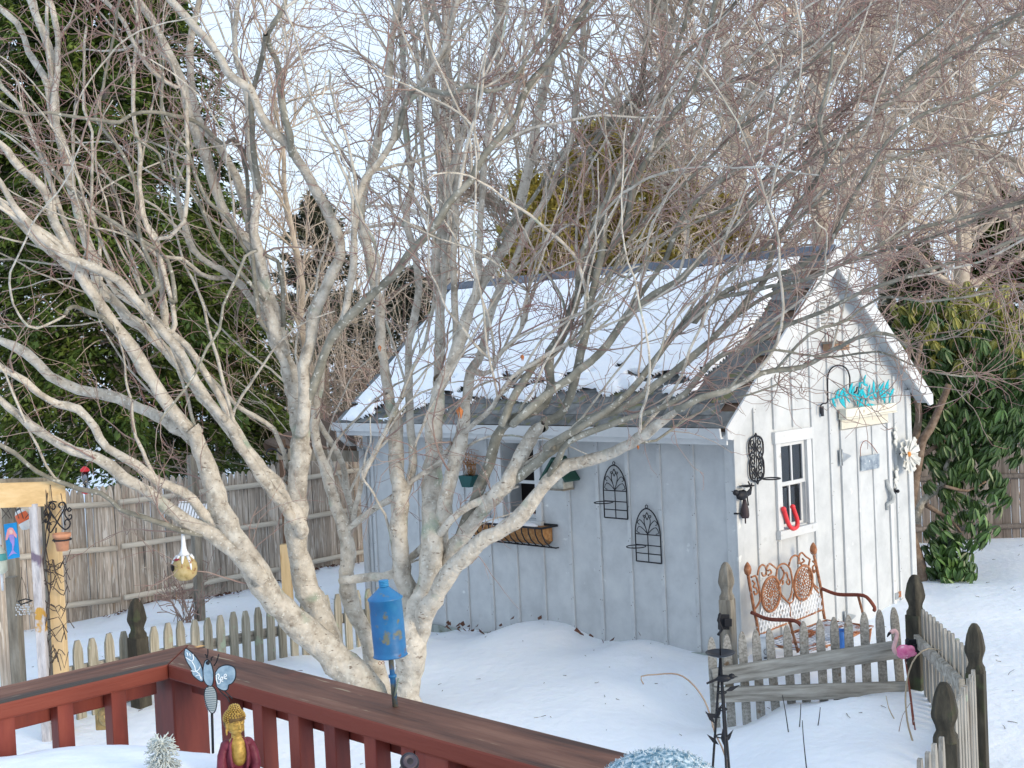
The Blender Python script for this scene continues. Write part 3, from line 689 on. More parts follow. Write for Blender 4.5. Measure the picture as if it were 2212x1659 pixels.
def taper(m, n, r0, r1):
    r0 = np.broadcast_to(r0, (m,)); return r0[:, None]*(1-np.linspace(0, 1, n)[None, :])+np.broadcast_to(r1, (m,))[:, None]*np.linspace(0, 1, n)[None, :]
def inside_shed(Pn):
    x, y, z = Pn[..., 0], Pn[..., 1], Pn[..., 2]
    return ((x > TX-.15) & (x < 12.1) & (y > Y0-.25) & (y < Y1+.2) & (z < RZt-MS*np.abs(x-RX)+.10) & ((x > X0-.12) | (z > 1.9))).any(1)
def smoothline(pts, step=.09, jit=0.):
    pts = np.array(pts, float); n = len(pts)
    ext = np.vstack([2*pts[0]-pts[1], pts, 2*pts[-1]-pts[-2]]); out = []
    for i in range(n-1):
        p0, p1_, p2_, p3_ = ext[i:i+4]; k = max(2, int(np.linalg.norm(p2_[:3]-p1_[:3])/step))
        for t in np.arange(k)/k:
            out.append(.5*((2*p1_)+(-p0+p2_)*t+(2*p0-5*p1_+4*p2_-p3_)*t*t+(-p0+3*p1_-3*p2_+p3_)*t**3))
    out.append(pts[-1]); return np.array(out)
# --- the big multi-stemmed tree in front: limbs traced as (photo points, depth, radius)
# each: kind, points x,y..., depth start, depth end, radius start, radius end (photo px at that depth), twig density
LIMBS = [
('trunk', [(815,1600),(800,1495),(745,1440),(688,1385),(628,1335),(584,1280),(545,1225),(515,1175),(492,1130),(474,1092),(455,1040),(440,990),(415,925)], 9.75, 9.3, 44, 22, .1),
('limb', [(420,935),(370,880),(332,819),(287,751),(249,698),(211,649),(189,611),(166,566),(144,521),(125,479),(113,433),(97,400),(50,360),(17,317),(-20,280)], 9.3, 8.7, 21, 9, .7),
('limb', [(560,1252),(525,1212),(477,1170),(439,1144),(405,1123),(359,1094),(321,1064),(270,1034),(211,993),(158,974),(106,944),(68,914),(23,880),(-25,845)], 9.5, 8.6, 24, 9, .35),
('limb', [(500,1150),(450,1120),(397,1061),(340,1035),(295,1000),(234,963),(208,921),(170,880),(125,868),(87,846),(57,819),(-20,775)], 9.5, 8.9, 14, 8, .3),
('limb', [(440,975),(415,951),(378,925),(340,899),(283,872),(227,853),(170,842),(106,812),(57,759),(-20,725)], 9.3, 9.9, 15, 12, .3),
('limb', [(480,1170),(448,1157),(397,1149),(359,1136),(304,1119),(262,1102),(220,1068),(177,1060),(127,1043),(84,1022),(38,984),(-20,950)], 9.5, 8.6, 8, 5, .25),
('trunk', [(860,1600),(790,1500),(740,1445),(716,1402),(693,1338),(667,1275),(648,1212),(640,1148),(642,1093),(646,1022),(650,958),(646,914),(638,857),(627,800),(612,751)], 9.8, 9.9, 36, 21, .1),
('limb', [(614,760),(589,691),(574,638),(559,577),(544,528),(520,500),(493,467),(467,400),(443,333),(420,283),(400,217),(397,183),(370,133),(347,83),(323,40),(285,-20)], 9.9, 9.6, 17, 9, .6),
('limb', [(574,640),(560,577),(547,500),(533,450),(510,383),(473,317),(443,277),(423,233),(417,167),(413,100),(420,50),(435,-20)], 9.9, 10.3, 13, 8, .6),
('limb', [(612,751),(600,690),(570,590),(553,500),(560,417),(547,333),(540,233),(530,167),(513,133),(510,67),(522,-20)], 9.9, 9.4, 14, 6, .6),
('limb', [(652,930),(660,865),(657,800),(669,744),(676,691),(699,630),(733,562),(720,500),(697,450),(667,393),(640,350),(623,320),(593,293),(560,250),(540,200),(500,177),(473,133),(440,83),(400,43),(350,-20)], 9.9, 9.0, 17, 9, .6),
('limb', [(630,335),(625,290),(607,233),(597,150),(580,110),(573,73),(600,33),(620,-20)], 9.1, 8.9, 10, 6, .6),
('limb', [(562,420),(548,300),(547,217),(553,187),(567,133),(573,73)], 9.3, 9.0, 8, 6, .3),
('limb', [(665,870),(690,800),(715,740),(737,706),(794,649),(843,604),(884,553),(937,500),(970,443),(1021,393),(1054,333),(1091,293),(1121,250),(1137,200),(1177,150),(1221,100),(1251,50),(1300,-20)], 9.8, 8.6, 13, 7, .9),
('limb', [(737,706),(758,600),(771,417),(814,350),(847,300),(854,250),(897,200),(921,160),(951,110),(967,60),(990,-20)], 9.6, 9.2, 10, 6, .8),
('limb', [(860,290),(880,210),(897,187),(937,190),(977,197),(1007,177),(1037,187),(1064,190),(1104,167),(1144,107),(1181,67),(1210,-20)], 9.3, 8.5, 7, 5, .8),
('limb', [(655,1150),(635,1095),(600,1060),(575,1030),(553,1000),(520,960),(485,910),(450,870),(420,830),(390,790),(350,750),(300,700),(270,680),(240,640),(205,600),(200,553),(173,483),(150,400),(133,317),(117,267),(110,183),(100,100),(73,33),(60,-20)], 9.9, 9.6, 17, 10, .5),
('limb', [(136,330),(117,240),(123,167),(123,100),(117,50),(100,-20)], 9.7, 9.4, 9, 6, .6),
('limb', [(645,1140),(608,1085),(562,1022),(519,958),(500,920),(470,887),(434,838),(408,800),(378,743),(330,690),(250,600),(143,553),(83,507),(40,467),(-20,360)], 9.9, 8.5, 15, 9, .5),
('limb', [(230,640),(180,600),(127,553),(83,517),(33,467),(-20,410)], 9.1, 8.7, 11, 9, .5),
('limb', [(167,553),(150,500),(133,450),(110,383),(83,317),(60,260),(33,213),(-20,165)], 9.4, 9.7, 7, 5, .6),
('limb', [(116,270),(100,187),(83,150),(60,110),(33,50),(-15,5)], 9.6, 9.9, 9, 7, .6),
('limb', [(560,690),(527,327),(483,313),(450,283),(417,263),(377,253),(333,245),(283,250),(257,263),(217,260),(167,250),(110,240),(67,245),(33,237),(-20,205)], 9.0, 8.2, 6, 4, .5),
('limb', [(217,640),(217,550),(216,517),(200,450),(200,367),(200,283),(183,233),(183,167),(187,57)], 9.3, 9.3, 5, 3, .8),
('limb', [(345,620),(320,553),(303,500),(300,417),(283,367),(257,317),(213,260),(220,217),(237,133),(250,67),(262,-10)], 9.3, 9.0, 6, 3, .8),
('limb', [(377,700),(343,553),(330,517),(307,467),(300,400),(303,317),(297,283),(290,217),(293,133),(300,40),(290,-20)], 9.5, 9.5, 7, 4, .7),
('limb', [(397,480),(400,217),(377,193),(333,160),(293,110),(277,67),(250,30),(210,-10)], 9.7, 9.2, 7, 5, .6),
('limb', [(612,700),(600,560),(533,540),(510,500),(480,457),(443,427),(410,350),(393,307),(347,260),(343,200),(350,150),(330,90)], 9.7, 8.9, 6, 3, .8),
('limb', [(580,660),(540,610),(493,550),(460,500),(430,433),(400,393),(360,373),(347,333),(317,310),(290,290)], 9.7, 9.0, 5, 3, .8),
('limb', [(380,650),(366,560),(320,523),(273,493),(217,460),(160,417),(120,380),(90,330)], 9.4, 9.0, 6, 4, .6),
('limb', [(480,900),(440,860),(412,830),(385,780),(370,740),(356,700),(348,650),(347,614),(335,510),(313,479),(300,400)], 9.8, 9.4, 10, 6, .4),
('limb', [(635,860),(612,781),(589,744),(574,698),(540,642),(499,593),(453,566),(415,536),(397,479),(385,430)], 9.9, 10.2, 10, 7, .5),
('limb', [(499,595),(470,600),(430,590),(390,560),(340,555),(300,520),(260,495)], 9.9, 9.5, 6, 4, .5),
('limb', [(640,1090),(600,1040),(560,1010),(530,960),(500,910),(470,850),(430,790),(405,750),(355,710),(330,690),(300,670),(250,640),(225,600),(180,580)], 9.7, 9.3, 12, 5, .4),
('limb', [(250,715),(225,690),(200,680),(178,670),(162,665),(140,682)], 9.2, 9.0, 8, 5, .1),
('limb', [(555,541),(530,555),(510,604),(480,661),(472,714),(446,751),(427,800),(400,840),(370,880),(345,910)], 8.8, 8.6, 4, 3, .4),
('limb', [(620,1030),(612,980),(590,927),(548,900),(510,877),(464,830),(423,790),(400,760),(355,735),(340,700)], 9.6, 9.9, 7, 4, .5),
# small stems between the trunks
('trunk', [(850,1600),(822,1486),(796,1381),(763,1317),(750,1254),(750,1195),(740,1130),(724,1091),(710,1040),(698,1000),(684,960),(680,900),(690,840),(700,760)], 10.1, 10.3, 26, 9, .5),
('limb', [(745,1200),(757,1111),(748,1051),(740,1003),(714,951),(690,915),(670,860)], 10.2, 10.6, 10, 6, .6),
('limb', [(748,1180),(764,1111),(782,1041),(804,991),(834,935),(850,897),(868,860)], 10.1, 9.8, 7, 5, .4),
('trunk', [(835,1600),(822,1480),(800,1400),(775,1340),(735,1270)], 10.2, 10.2, 18, 12, 0),
('limb', [(737,1254),(800,1250),(847,1241),(877,1212),(919,1182),(957,1148),(990,1110),(1040,1085),(1075,1062),(1120,1050)], 9.6, 9.2, 11, 9, .2),
('limb', [(740,1150),(804,1107),(844,1085),(868,1069),(894,1041),(920,1027),(954,1001),(976,969),(1004,939),(1034,913),(1064,885),(1104,821),(1150,790),(1230,740)], 10.0, 9.2, 9, 5, .7),
('trunk', [(888,1600),(878,1500),(884,1440),(892,1370),(905,1310),(925,1262)], 9.6, 9.55, 37, 33, 0),
('trunk', [(880,1440),(888,1350),(885,1290),(868,1225),(862,1143),(866,1091),(860,1031),(856,991),(856,951),(856,911),(844,881),(834,851)], 9.7, 10.0, 26, 15, .1),
('limb', [(838,860),(830,808),(822,744),(818,687),(817,649),(805,611),(794,555),(783,498),(776,440),(804,333),(824,250),(834,183),(837,117),(844,67),(854,17),(860,-20)], 10.0, 10.2, 13, 8, .7),
('limb', [(870,1080),(890,1000),(885,900),(884,800),(890,720),(905,650),(900,560),(880,470),(890,400),(880,300),(870,200),(868,90),(860,-20)], 10.2, 10.6, 11, 7, .5),
('limb', [(850,900),(880,820),(910,760),(925,690),(935,612),(930,500),(916,400),(905,300),(900,200),(890,100),(880,33),(866,-20)], 10.1, 10.3, 12, 9, .6),
('trunk', [(915,1290),(930,1230),(934,1143),(932,1091),(934,1031),(938,971),(938,911),(944,861),(948,821)], 9.7, 9.9, 30, 20, .1),
('limb', [(948,830),(949,790),(953,744),(949,706),(950,661),(946,612),(944,553),(970,433),(987,333),(1011,250),(1027,200),(1047,150),(1064,100),(1071,33),(1080,-20)], 9.9, 10.1, 14, 8, .6),
('limb', [(945,850),(979,790),(1002,725),(1017,668),(1047,612),(1077,555),(1104,520),(1121,467),(1134,400),(1154,333),(1167,250),(1177,200),(1190,150),(1200,50),(1165,-20)], 9.9, 9.7, 16, 10, .6),
('limb', [(950,700),(957,600),(957,500),(951,433),(947,367),(944,267),(934,217),(931,133),(924,100),(912,-20)], 10.0, 10.3, 9, 6, .6),
('limb', [(980,790),(985,700),(978,560),(984,467),(991,300),(984,217),(967,133),(957,67),(930,-20)], 10.0, 10.3, 9, 6, .6),
('limb', [(1010,700),(1030,600),(1037,500),(1044,333),(1057,250),(1067,183),(1074,100),(1092,-20)], 9.9, 10.2, 9, 6, .6),
('trunk', [(925,1300),(935,1260),(945,1190),(950,1150),(958,1105),(970,1045),(988,985),(998,935),(1004,885),(1009,857)], 9.55, 9.7, 24, 15, .1),
('limb', [(1008,865),(1017,800),(1036,774),(1051,713),(1070,649),(1089,612),(1107,585),(1125,540),(1150,480),(1190,420),(1215,350),(1240,300),(1250,200),(1262,100),(1270,-20)], 9.7, 9.3, 12, 6, .8),
('limb', [(1017,800),(1045,806),(1065,795),(1075,770),(1100,745),(1120,725),(1130,700),(1135,660),(1140,630)], 9.5, 9.3, 7, 4, .9),
('trunk', [(932,1290),(965,1215),(1008,1145),(1048,1095),(1078,1062),(1098,1038),(1114,1005),(1132,971),(1154,935),(1174,915)], 9.5, 9.1, 28, 17, .1),
('limb', [(1168,925),(1179,910),(1217,887),(1243,819),(1255,762),(1266,725),(1275,660),(1290,590),(1305,520),(1310,440),(1340,360),(1370,280),(1385,190),(1400,90),(1420,-20)], 9.1, 9.0, 13, 6, .9),
('limb', [(985,1180),(1018,1105),(1038,1055),(1058,1005),(1078,945),(1098,915),(1138,897),(1178,875),(1190,830),(1191,762),(1221,721),(1240,668),(1266,619),(1285,585),(1323,536),(1361,479),(1371,400),(1395,350),(1420,300),(1460,240),(1500,190),(1530,100),(1550,-10)], 9.5, 8.7, 17, 6, 1.),
('limb', [(1085,914),(1100,876),(1134,819),(1160,781),(1191,762),(1230,700),(1250,640),(1255,560),(1290,480),(1330,400),(1370,350),(1400,250),(1450,150),(1480,60),(1500,-20)], 9.3, 8.9, 12, 5, .9),
('limb', [(1110,915),(1172,857),(1228,819),(1273,781),(1311,744),(1342,698),(1387,653),(1436,623),(1475,600),(1512,566),(1569,517),(1607,479),(1641,433),(1708,383),(1758,343),(1808,310),(1858,277),(1908,233),(1958,200),(2008,160),(2058,127),(2108,100),(2158,67),(2230,17)], 9.2, 8.2, 13, 5, 1.2),
('limb', [(1060,1085),(1100,1042),(1138,1015),(1178,985),(1218,951),(1248,921),(1278,903),(1328,885),(1360,868),(1417,827),(1475,781),(1531,736),(1580,687),(1618,645),(1652,604),(1664,555),(1686,510),(1721,450),(1758,400),(1781,360),(1778,317),(1768,260),(1790,180),(1800,90)], 9.32, 8.2, 14, 4, 1.1),
('limb', [(1180,960),(1210,945),(1247,925),(1304,887),(1357,842),(1398,793),(1436,744),(1475,706),(1524,660),(1580,620),(1650,595),(1735,570),(1800,520),(1840,440),(1880,370),(1925,300),(2008,240),(2108,205),(2230,140)], 8.9, 8.0, 11, 4, 1.2),
('trunk', [(893,1420),(915,1340),(946,1278),(985,1222),(1033,1174),(1096,1140),(1143,1094),(1181,1043),(1227,1005),(1286,992),(1329,975),(1362,958),(1398,936),(1436,906),(1475,880)], 9.6, 8.6, 27, 11, .15),
('limb', [(1465,886),(1512,861),(1569,846),(1618,819),(1671,804),(1731,796),(1777,770),(1815,751),(1852,732),(1890,721),(1930,728),(1960,750)], 8.6, 8.1, 11, 4, .9),
('limb', [(1181,1043),(1205,990),(1227,955),(1290,930),(1360,905),(1430,880),(1480,850),(1512,810),(1550,774),(1626,744),(1701,706),(1777,676),(1852,638),(1950,600),(2080,560),(2230,505)], 8.9, 8.0, 9, 4, 1.0),
('limb', [(1500,700),(1540,650),(1600,635),(1664,619),(1740,604),(1815,570),(1880,540),(1965,500),(2080,470),(2230,430)], 8.4, 7.9, 6, 4, 1.2),
('limb', [(1240,745),(1290,660),(1340,560),(1400,470),(1475,400),(1541,333),(1601,273),(1661,233),(1708,173),(1751,133),(1791,93),(1841,40),(1885,-20)], 8.9, 8.4, 8, 4, 1.2),
('limb', [(1311,744),(1380,640),(1440,560),(1475,466),(1560,390),(1650,330),(1720,290),(1775,260),(1850,215),(1910,200),(1970,160),(2040,110),(2140,60),(2230,20)], 8.7, 8.1, 7, 4, 1.3),
('limb', [(1360,600),(1420,540),(1500,480),(1600,430),(1700,340),(1800,260),(1880,180),(1950,110),(2050,30),(2090,-20)], 8.8, 8.4, 6, 3, 1.3),
('limb', [(1150,480),(1200,400),(1270,330),(1330,250),(1400,190),(1475,120),(1540,60),(1600,-10)], 9.2, 8.9, 7, 4, 1.2),
('limb', [(1075,520),(1150,430),(1200,350),(1270,300),(1350,250),(1440,200),(1530,190),(1640,150),(1750,90),(1850,30)], 9.2, 8.7, 6, 3, 1.3),
('limb', [(1436,744),(1520,640),(1560,590),(1640,540),(1720,470),(1800,400),(1870,360),(1960,330),(2080,300),(2230,270)], 8.6, 8.1, 6, 3, 1.3),
('limb', [(1580,687),(1660,640),(1750,600),(1850,560),(1950,530),(2050,500),(2150,450),(2230,420)], 8.4, 8.2, 5, 3, 1.3),
('limb', [(1671,804),(1750,720),(1830,690),(1900,640),(2000,650),(2100,640),(2230,610)], 8.4, 8.0, 4, 2.5, 1.0),
('limb', [(1569,846),(1650,760),(1730,765),(1815,770),(1900,760),(2000,800),(2110,812)], 8.5, 8.2, 3.5, 2, .8),
('limb', [(1360,958),(1420,950),(1480,905),(1560,870),(1620,850),(1680,830)], 8.7, 8.6, 4, 2, .6),
]
TB = P(860, 1560, 9.7); tb = (float(TB[0]), float(TB[1]))
tree = empty('bare_tree', (tb[0], tb[1], gz1(*tb)), 'large bare many stemmed tree with pale lichen bark in front of the shed', 'tree')
seedP, seedD, seedR, seedW = [], [], [], []
SCR = []
for kind, pts, d0, d1, r0, r1, dens in LIMBS:
    if SCR and pts[0][1] < 1590:      # start inside the limb it grows from
        sc_ = np.array(SCR); q_ = pts[0]; dist = np.hypot(sc_[:, 0]-q_[0], sc_[:, 1]-q_[1]); j = int(dist.argmin())
        if dist[j] < 130:
            d0 = float(sc_[j, 2]); r0 = min(r0, float(sc_[j, 3])*.97)
            if dist[j] > 5: pts = [(float(sc_[j, 0]), float(sc_[j, 1]))]+list(pts)
            r1 = min(r1, r0)
    n = len(pts); s = np.linspace(0, 1, n)
    dd = d0+(d1-d0)*s+.10*np.sin(s*9+r0)
    dd[0] = d0
    if kind == 'trunk' and pts[0][1] >= 1590: pts = list(pts); 
    rr = (r0+(r1-r0)*s**.8)
    if r0 >= 26 and kind == 'trunk': rr = r1+(r0-r1)*(1-s)**1.3
    A = np.array([list(P(x, y, d))+[.89*r*d/FPX] for (x, y), d, r in zip(pts, dd, rr)])
    L = smoothline(A, .07 if kind == 'trunk' else .09)
    scx = L[:, :3]-EYE; zz_ = scx@FWD; SCR += list(zip(CX+FPX*(scx@RIGHT)/zz_, CY-FPX*(scx@UP)/zz_, zz_, L[:, 3]*FPX/zz_))
    k = len(L); rad = L[:, 3]*(1+.06*np.sin(np.arange(k)*.9+r0)+.05*rng.normal(0, 1, k).clip(-1.5, 1.5))
    pos = L[:, :3]+(rng.normal(0, .10, (k, 3))*rad[:, None]).clip(-.01, .01)
    if kind == 'limb': pos[2:-1] += np.cumsum(rng.normal(0, .003, (k, 3)), 0)[2:-1].clip(-.02, .02)
    if r1 > 8 and pts[-1][1] > 0: rad[-3:] *= np.array([.92, .75, .35])
    ns = 12 if kind == 'trunk' else 8
    V, F = tubes(pos[None], rad[None], ns)
    # lumpy bark
    V = V+norm(V-np.repeat(pos, ns, 0))*(rng.normal(0, .045, (len(V), 1))*np.repeat(rad, ns)[:, None])
    dark = (d1 < 9.05 and r1 <= 7 and kind == 'limb')
    me = npmesh(kind, V, F, M['bark_dark'] if dark else M['bark'], True)
    inst(kind, me, Matrix.Identity(4), tree)
    if dens > 0:
        i0 = int(k*.25); 
        for j in range(i0, k-1):
            seedP.append(pos[j]); seedD.append(norm(pos[j+1]-pos[j])); seedR.append(rad[j]); seedW.append(dens)
        for j in range(3): seedP.append(pos[-1]); seedD.append(norm(pos[-1]-pos[-2])); seedR.append(rad[-1]); seedW.append(dens*3)
def prune(A, R): k = ~inside_shed(A); return A[k], R[k]
seedP = np.array(seedP); seedD = np.array(seedD); seedR = np.array(seedR); seedW = np.array(seedW)
side = np.clip(((seedP-EYE)@RIGHT)/((seedP-EYE)@FWD)*2.2, -1, 1); seedW = seedW*np.where(side < -.25, .45, 1.+.35*side.clip(0, 1)); seedW = seedW/seedW.sum()
# slender pale branches, each its own part
ns_ = 285; i = rng.choice(len(seedP), ns_, p=(lambda w: w/w.sum())(seedW*np.where(side < .25, 2.4, .6)*(seedR > .012)))
AS = grow(seedP[i], seedD[i]+rng.normal(0, .38, (ns_, 3))+np.array([0, 0, .38]), rng.uniform(1.1, 3.1, ns_), 22, .11, .03); RS = taper(ns_, 22, np.minimum(seedR[i]*.6, rng.uniform(.009, .017, ns_)), .004)
AS, RS = prune(AS, RS); kk = AS[:, :, 2].min(1) > AS[:, 0, 2]-.12; AS, RS = AS[kk], RS[kk]
for k in range(len(AS)):
    V, F = tubes(AS[k:k+1], RS[k:k+1], 6); inst('branch', npmesh('branch', V, F, M['bark'], True), Matrix.Identity(4), tree)
# secondary, tertiary branches and twigs
bend = RIGHT*.03
side = np.clip(((seedP-EYE)@RIGHT)/3.5, -1, 1)
i = rng.choice(len(seedP), 430, p=seedW); L = rng.uniform(.5, 1.5, 430)
A1 = grow(seedP[i], seedD[i]+rng.normal(0, .42, (430, 3))+np.array([0, 0, .12]), L, 11, .17, .035); R1 = taper(430, 11, np.minimum(seedR[i]*.42, .0085), .0022)
A1, R1 = prune(A1, R1)
p, d, _ = spawn(AS, 260, .25, .5); A1b = grow(p, d, rng.uniform(.3, 1.0, 260), 11, .17, .03); R1b = taper(260, 11, .0065, .0022); A1b, R1b = prune(A1b, R1b)
kk = A1[:, :, 2].min(1) > A1[:, 0, 2]-.35; A1, R1 = A1[kk], R1[kk]
kk = A1b[:, :, 2].min(1) > A1b[:, 0, 2]-.25; A1b, R1b = A1b[kk], R1b[kk]
A1 = np.concatenate([A1, A1b]); R1 = np.concatenate([R1, R1b])
V, F = tubes(A1, R1, 5); inst('branches', npmesh('branches', V, F, M['twig'], True), Matrix.Identity(4), tree, kind='stuff')
p, d, _ = spawn(A1, 2900, .15, .5); A2 = grow(p, d, rng.uniform(.2, .75, 2900), 8, .22, .02); R2 = taper(2900, 8, .0034, .0017); A2, R2 = prune(A2, R2)
i = rng.choice(len(seedP), 1300, p=seedW); A2b = grow(seedP[i], seedD[i]+rng.normal(0, .7, (1300, 3)), rng.uniform(.15, .6, 1300), 8, .24, .02); R2b = taper(1300, 8, .0038, .0016); A2b, R2b = prune(A2b, R2b)
V, F = tubes(np.concatenate([A2, A2b]), np.concatenate([R2, R2b]), 4); inst('twigs', npmesh('twigs', V, F, M['twig'], True), Matrix.Identity(4), tree, kind='stuff')
p, d, _ = spawn(np.concatenate([A2, A2b]), 9500, .1, .6); A3 = grow(p, d, rng.uniform(.06, .30, 9500), 5, .26, .03); R3 = taper(9500, 5, .0021, .0013); A3, R3 = prune(A3, R3)
V, F = tubes(A3, R3, 3); inst('fine_twigs', npmesh('fine_twigs', V, F, M['twig_red'], True), Matrix.Identity(4), tree, kind='stuff')
# a few dead leaves still hanging
for (x, y, d, s) in ((993, 878, 9.1, .055), (1378, 961, 8.65, .02), (1128, 765, 9.1, .03), (820, 745, 9.4, .03)):
    c = Vector(P(x, y, d)); q = MB()
    for k in range(5):
        a = k*1.3; q.add([(0, 0, 0), (s*.5*math.cos(a), s*.5*math.sin(a), -s*.6), (s*.2*math.cos(a+.6), s*.2*math.sin(a+.6), -s*1.7), (s*.5*math.cos(a+1.1), s*.5*math.sin(a+1.1), -s*.5)], [(0, 1, 2, 3)])
    q.build('dead_leaf', M['leaf_dry'], tree, T(c))
# ================================================================== BACKGROUND BARE TREES
def bare_tree(base, H, r, lean, label, n1=26, n2=420, n3=2600, n4=0, fork=.35, spread=.5, group=None, tw=.008, up=.06, tmin=.25):
    n2 = int(n2*.7); n3 = int(n3*.4)
    b = np.array([base[0], base[1], gz1(base[0], base[1])-.1]); root = empty('bare_tree', b, label, 'tree', group)
    n = 16; A = b+np.linspace(0, 1, n)[:, None]*np.array([lean[0], lean[1], H]); A[1:] += np.cumsum(rng.normal(0, .05, (n-1, 3)), 0)
    Rr = r*(1-np.linspace(0, 1, n)**1.1*.85)
    V, F = tubes(A[None], Rr[None], 10); inst('trunk', npmesh('trunk', V, F, M['bg_bark'], True), Matrix.Identity(4), root)
    p, d, _ = spawn(A[None], n1, tmin, .1); a = rng.uniform(0, 6.28, n1); d = norm(np.stack([np.cos(a), np.sin(a), rng.uniform(.3, 1.3, n1)], 1))
    rel = 1-(p[:, 2]-b[2])/H*.55
    A1 = grow(p, d, H*.42*rel*rng.uniform(.7, 1.1, n1), 12, .13, .05); R1 = taper(n1, 12, r*.36*rel, .012)
    V, F = tubes(A1, R1, 6); inst('limbs', npmesh('limbs', V, F, M['bg_bark'], True), Matrix.Identity(4), root)
    p, d, _ = spawn(A1, n2, .15, .5); A2 = grow(p, d, H*.16*rng.uniform(.5, 1.1, n2), 8, .2, up); R2 = taper(n2, 8, tw*1.9, tw)
    p, d, _ = spawn(A2, n3, .1, .6); A3 = grow(p, d, H*.07*rng.uniform(.4, 1.1, n3), 6, .25, up); R3 = taper(n3, 6, tw*.9, tw*.5)
    V, F = tubes(A2, R2, 4); V2, F2 = tubes(A3, R3, 3)
    inst('twigs', npmesh('twigs', np.concatenate([V, V2]), np.concatenate([F, F2+len(V)]), M['bg_twig'], True), Matrix.Identity(4), root, kind='stuff')
    return root
def BP(x, d): r = P(x, 800, d); return (float(r[0]), float(r[1]))
bare_tree(BP(1812, 21), 13, .21, (.3, .2), 'tall bare tree with a thick pale trunk rising behind the shed gable', n1=34, n2=600, n3=5000, tw=.009)
bare_tree(BP(1640, 27), 14, .20, (-.6, .4), 'bare tree behind the middle of the shed ridge', n1=34, n2=600, n3=4500, tw=.010)
bare_tree(BP(2060, 24), 13, .20, (.5, -.3), 'bare tree behind the rhododendron at right', n1=36, n2=700, n3=6000, tw=.009)
bare_tree(BP(2290, 20), 12, .22, (-.5, 0), 'bare tree leaning in from beyond the right edge', n1=36, n2=700, n3=5500, tw=.008)
bare_tree(BP(1930, 32), 15, .24, (.0, .4), 'most distant bare tree between the two right hand trees', n1=36, n2=700, n3=5500, tw=.012)
bare_tree(BP(1420, 30), 16, .22, (.5, .4), 'bare tree beyond the golden evergreens', n1=26, n2=380, n3=2600, tw=.010)
bare_tree(BP(980, 36), 17, .30, (1.2, .4), 'distant spreading oak seen against the sky behind the bare tree', n1=20, n2=300, n3=2200, tw=.010, up=.02)
bare_tree(BP(700, 24), 9, .10, (-.4, .4), 'slender bare tree behind the lean-to roof', n1=26, n2=400, n3=3000, tw=.006)
bare_tree(BP(1130, 25), 8, .10, (.4, .4), 'bare tree just left of the golden evergreens', n1=28, n2=500, n3=4500, tw=.008)
bare_tree(BP(1540, 19), 5.4, .07, (.2, .4), 'small thin bare tree just behind the shed', n1=22, n2=300, n3=2500, tw=.006)
# brush thicket left of the shed
def thicket(x0, x1, d, h, n, label, mat='bg_twig'):
    xs = rng.uniform(x0, x1, n); dd = rng.uniform(d-.8, d+.8, n)
    b = np.array([[*BP(x, k), 0] for x, k in zip(xs, dd)]); b[:, 2] = gz(b[:, 0], b[:, 1])-.05
    A = grow(b, np.array([0, 0, 1.])+rng.normal(0, .25, (n, 3)), rng.uniform(.5, 1, n)*h, 10, .12, .05); Rr = taper(n, 10, .011, .004)
    p, d_, _ = spawn(A, n*12, .15, .7); A2 = grow(p, d_, rng.uniform(.15, .8, n*12), 6, .25, .0); R2 = taper(n*12, 6, .004, .0022)
    V, F = tubes(A, Rr, 4); V2, F2 = tubes(A2, R2, 3)
    return inst('brush_thicket', npmesh('brush_thicket', np.concatenate([V, V2]), np.concatenate([F, F2+len(V)]), M[mat], True), Matrix.Identity(4), None, label=label, cat='shrub', kind='stuff')
thicket(560, 800, 22.3, 3.0, 110, 'tangled bare brush behind the stockade fence beside the shed', 'bg_twig')
thicket(560, 860, 22, 5.6, 170, 'tall tan bare brush behind the lean-to roof')
thicket(800, 1600, 19.5, 5.2, 300, 'tangled bare brush rising behind the shed roof ridge')
thicket(1560, 2250, 20, 3.0, 150, 'tangled bare brush beyond the yard at right', 'bg_twig')
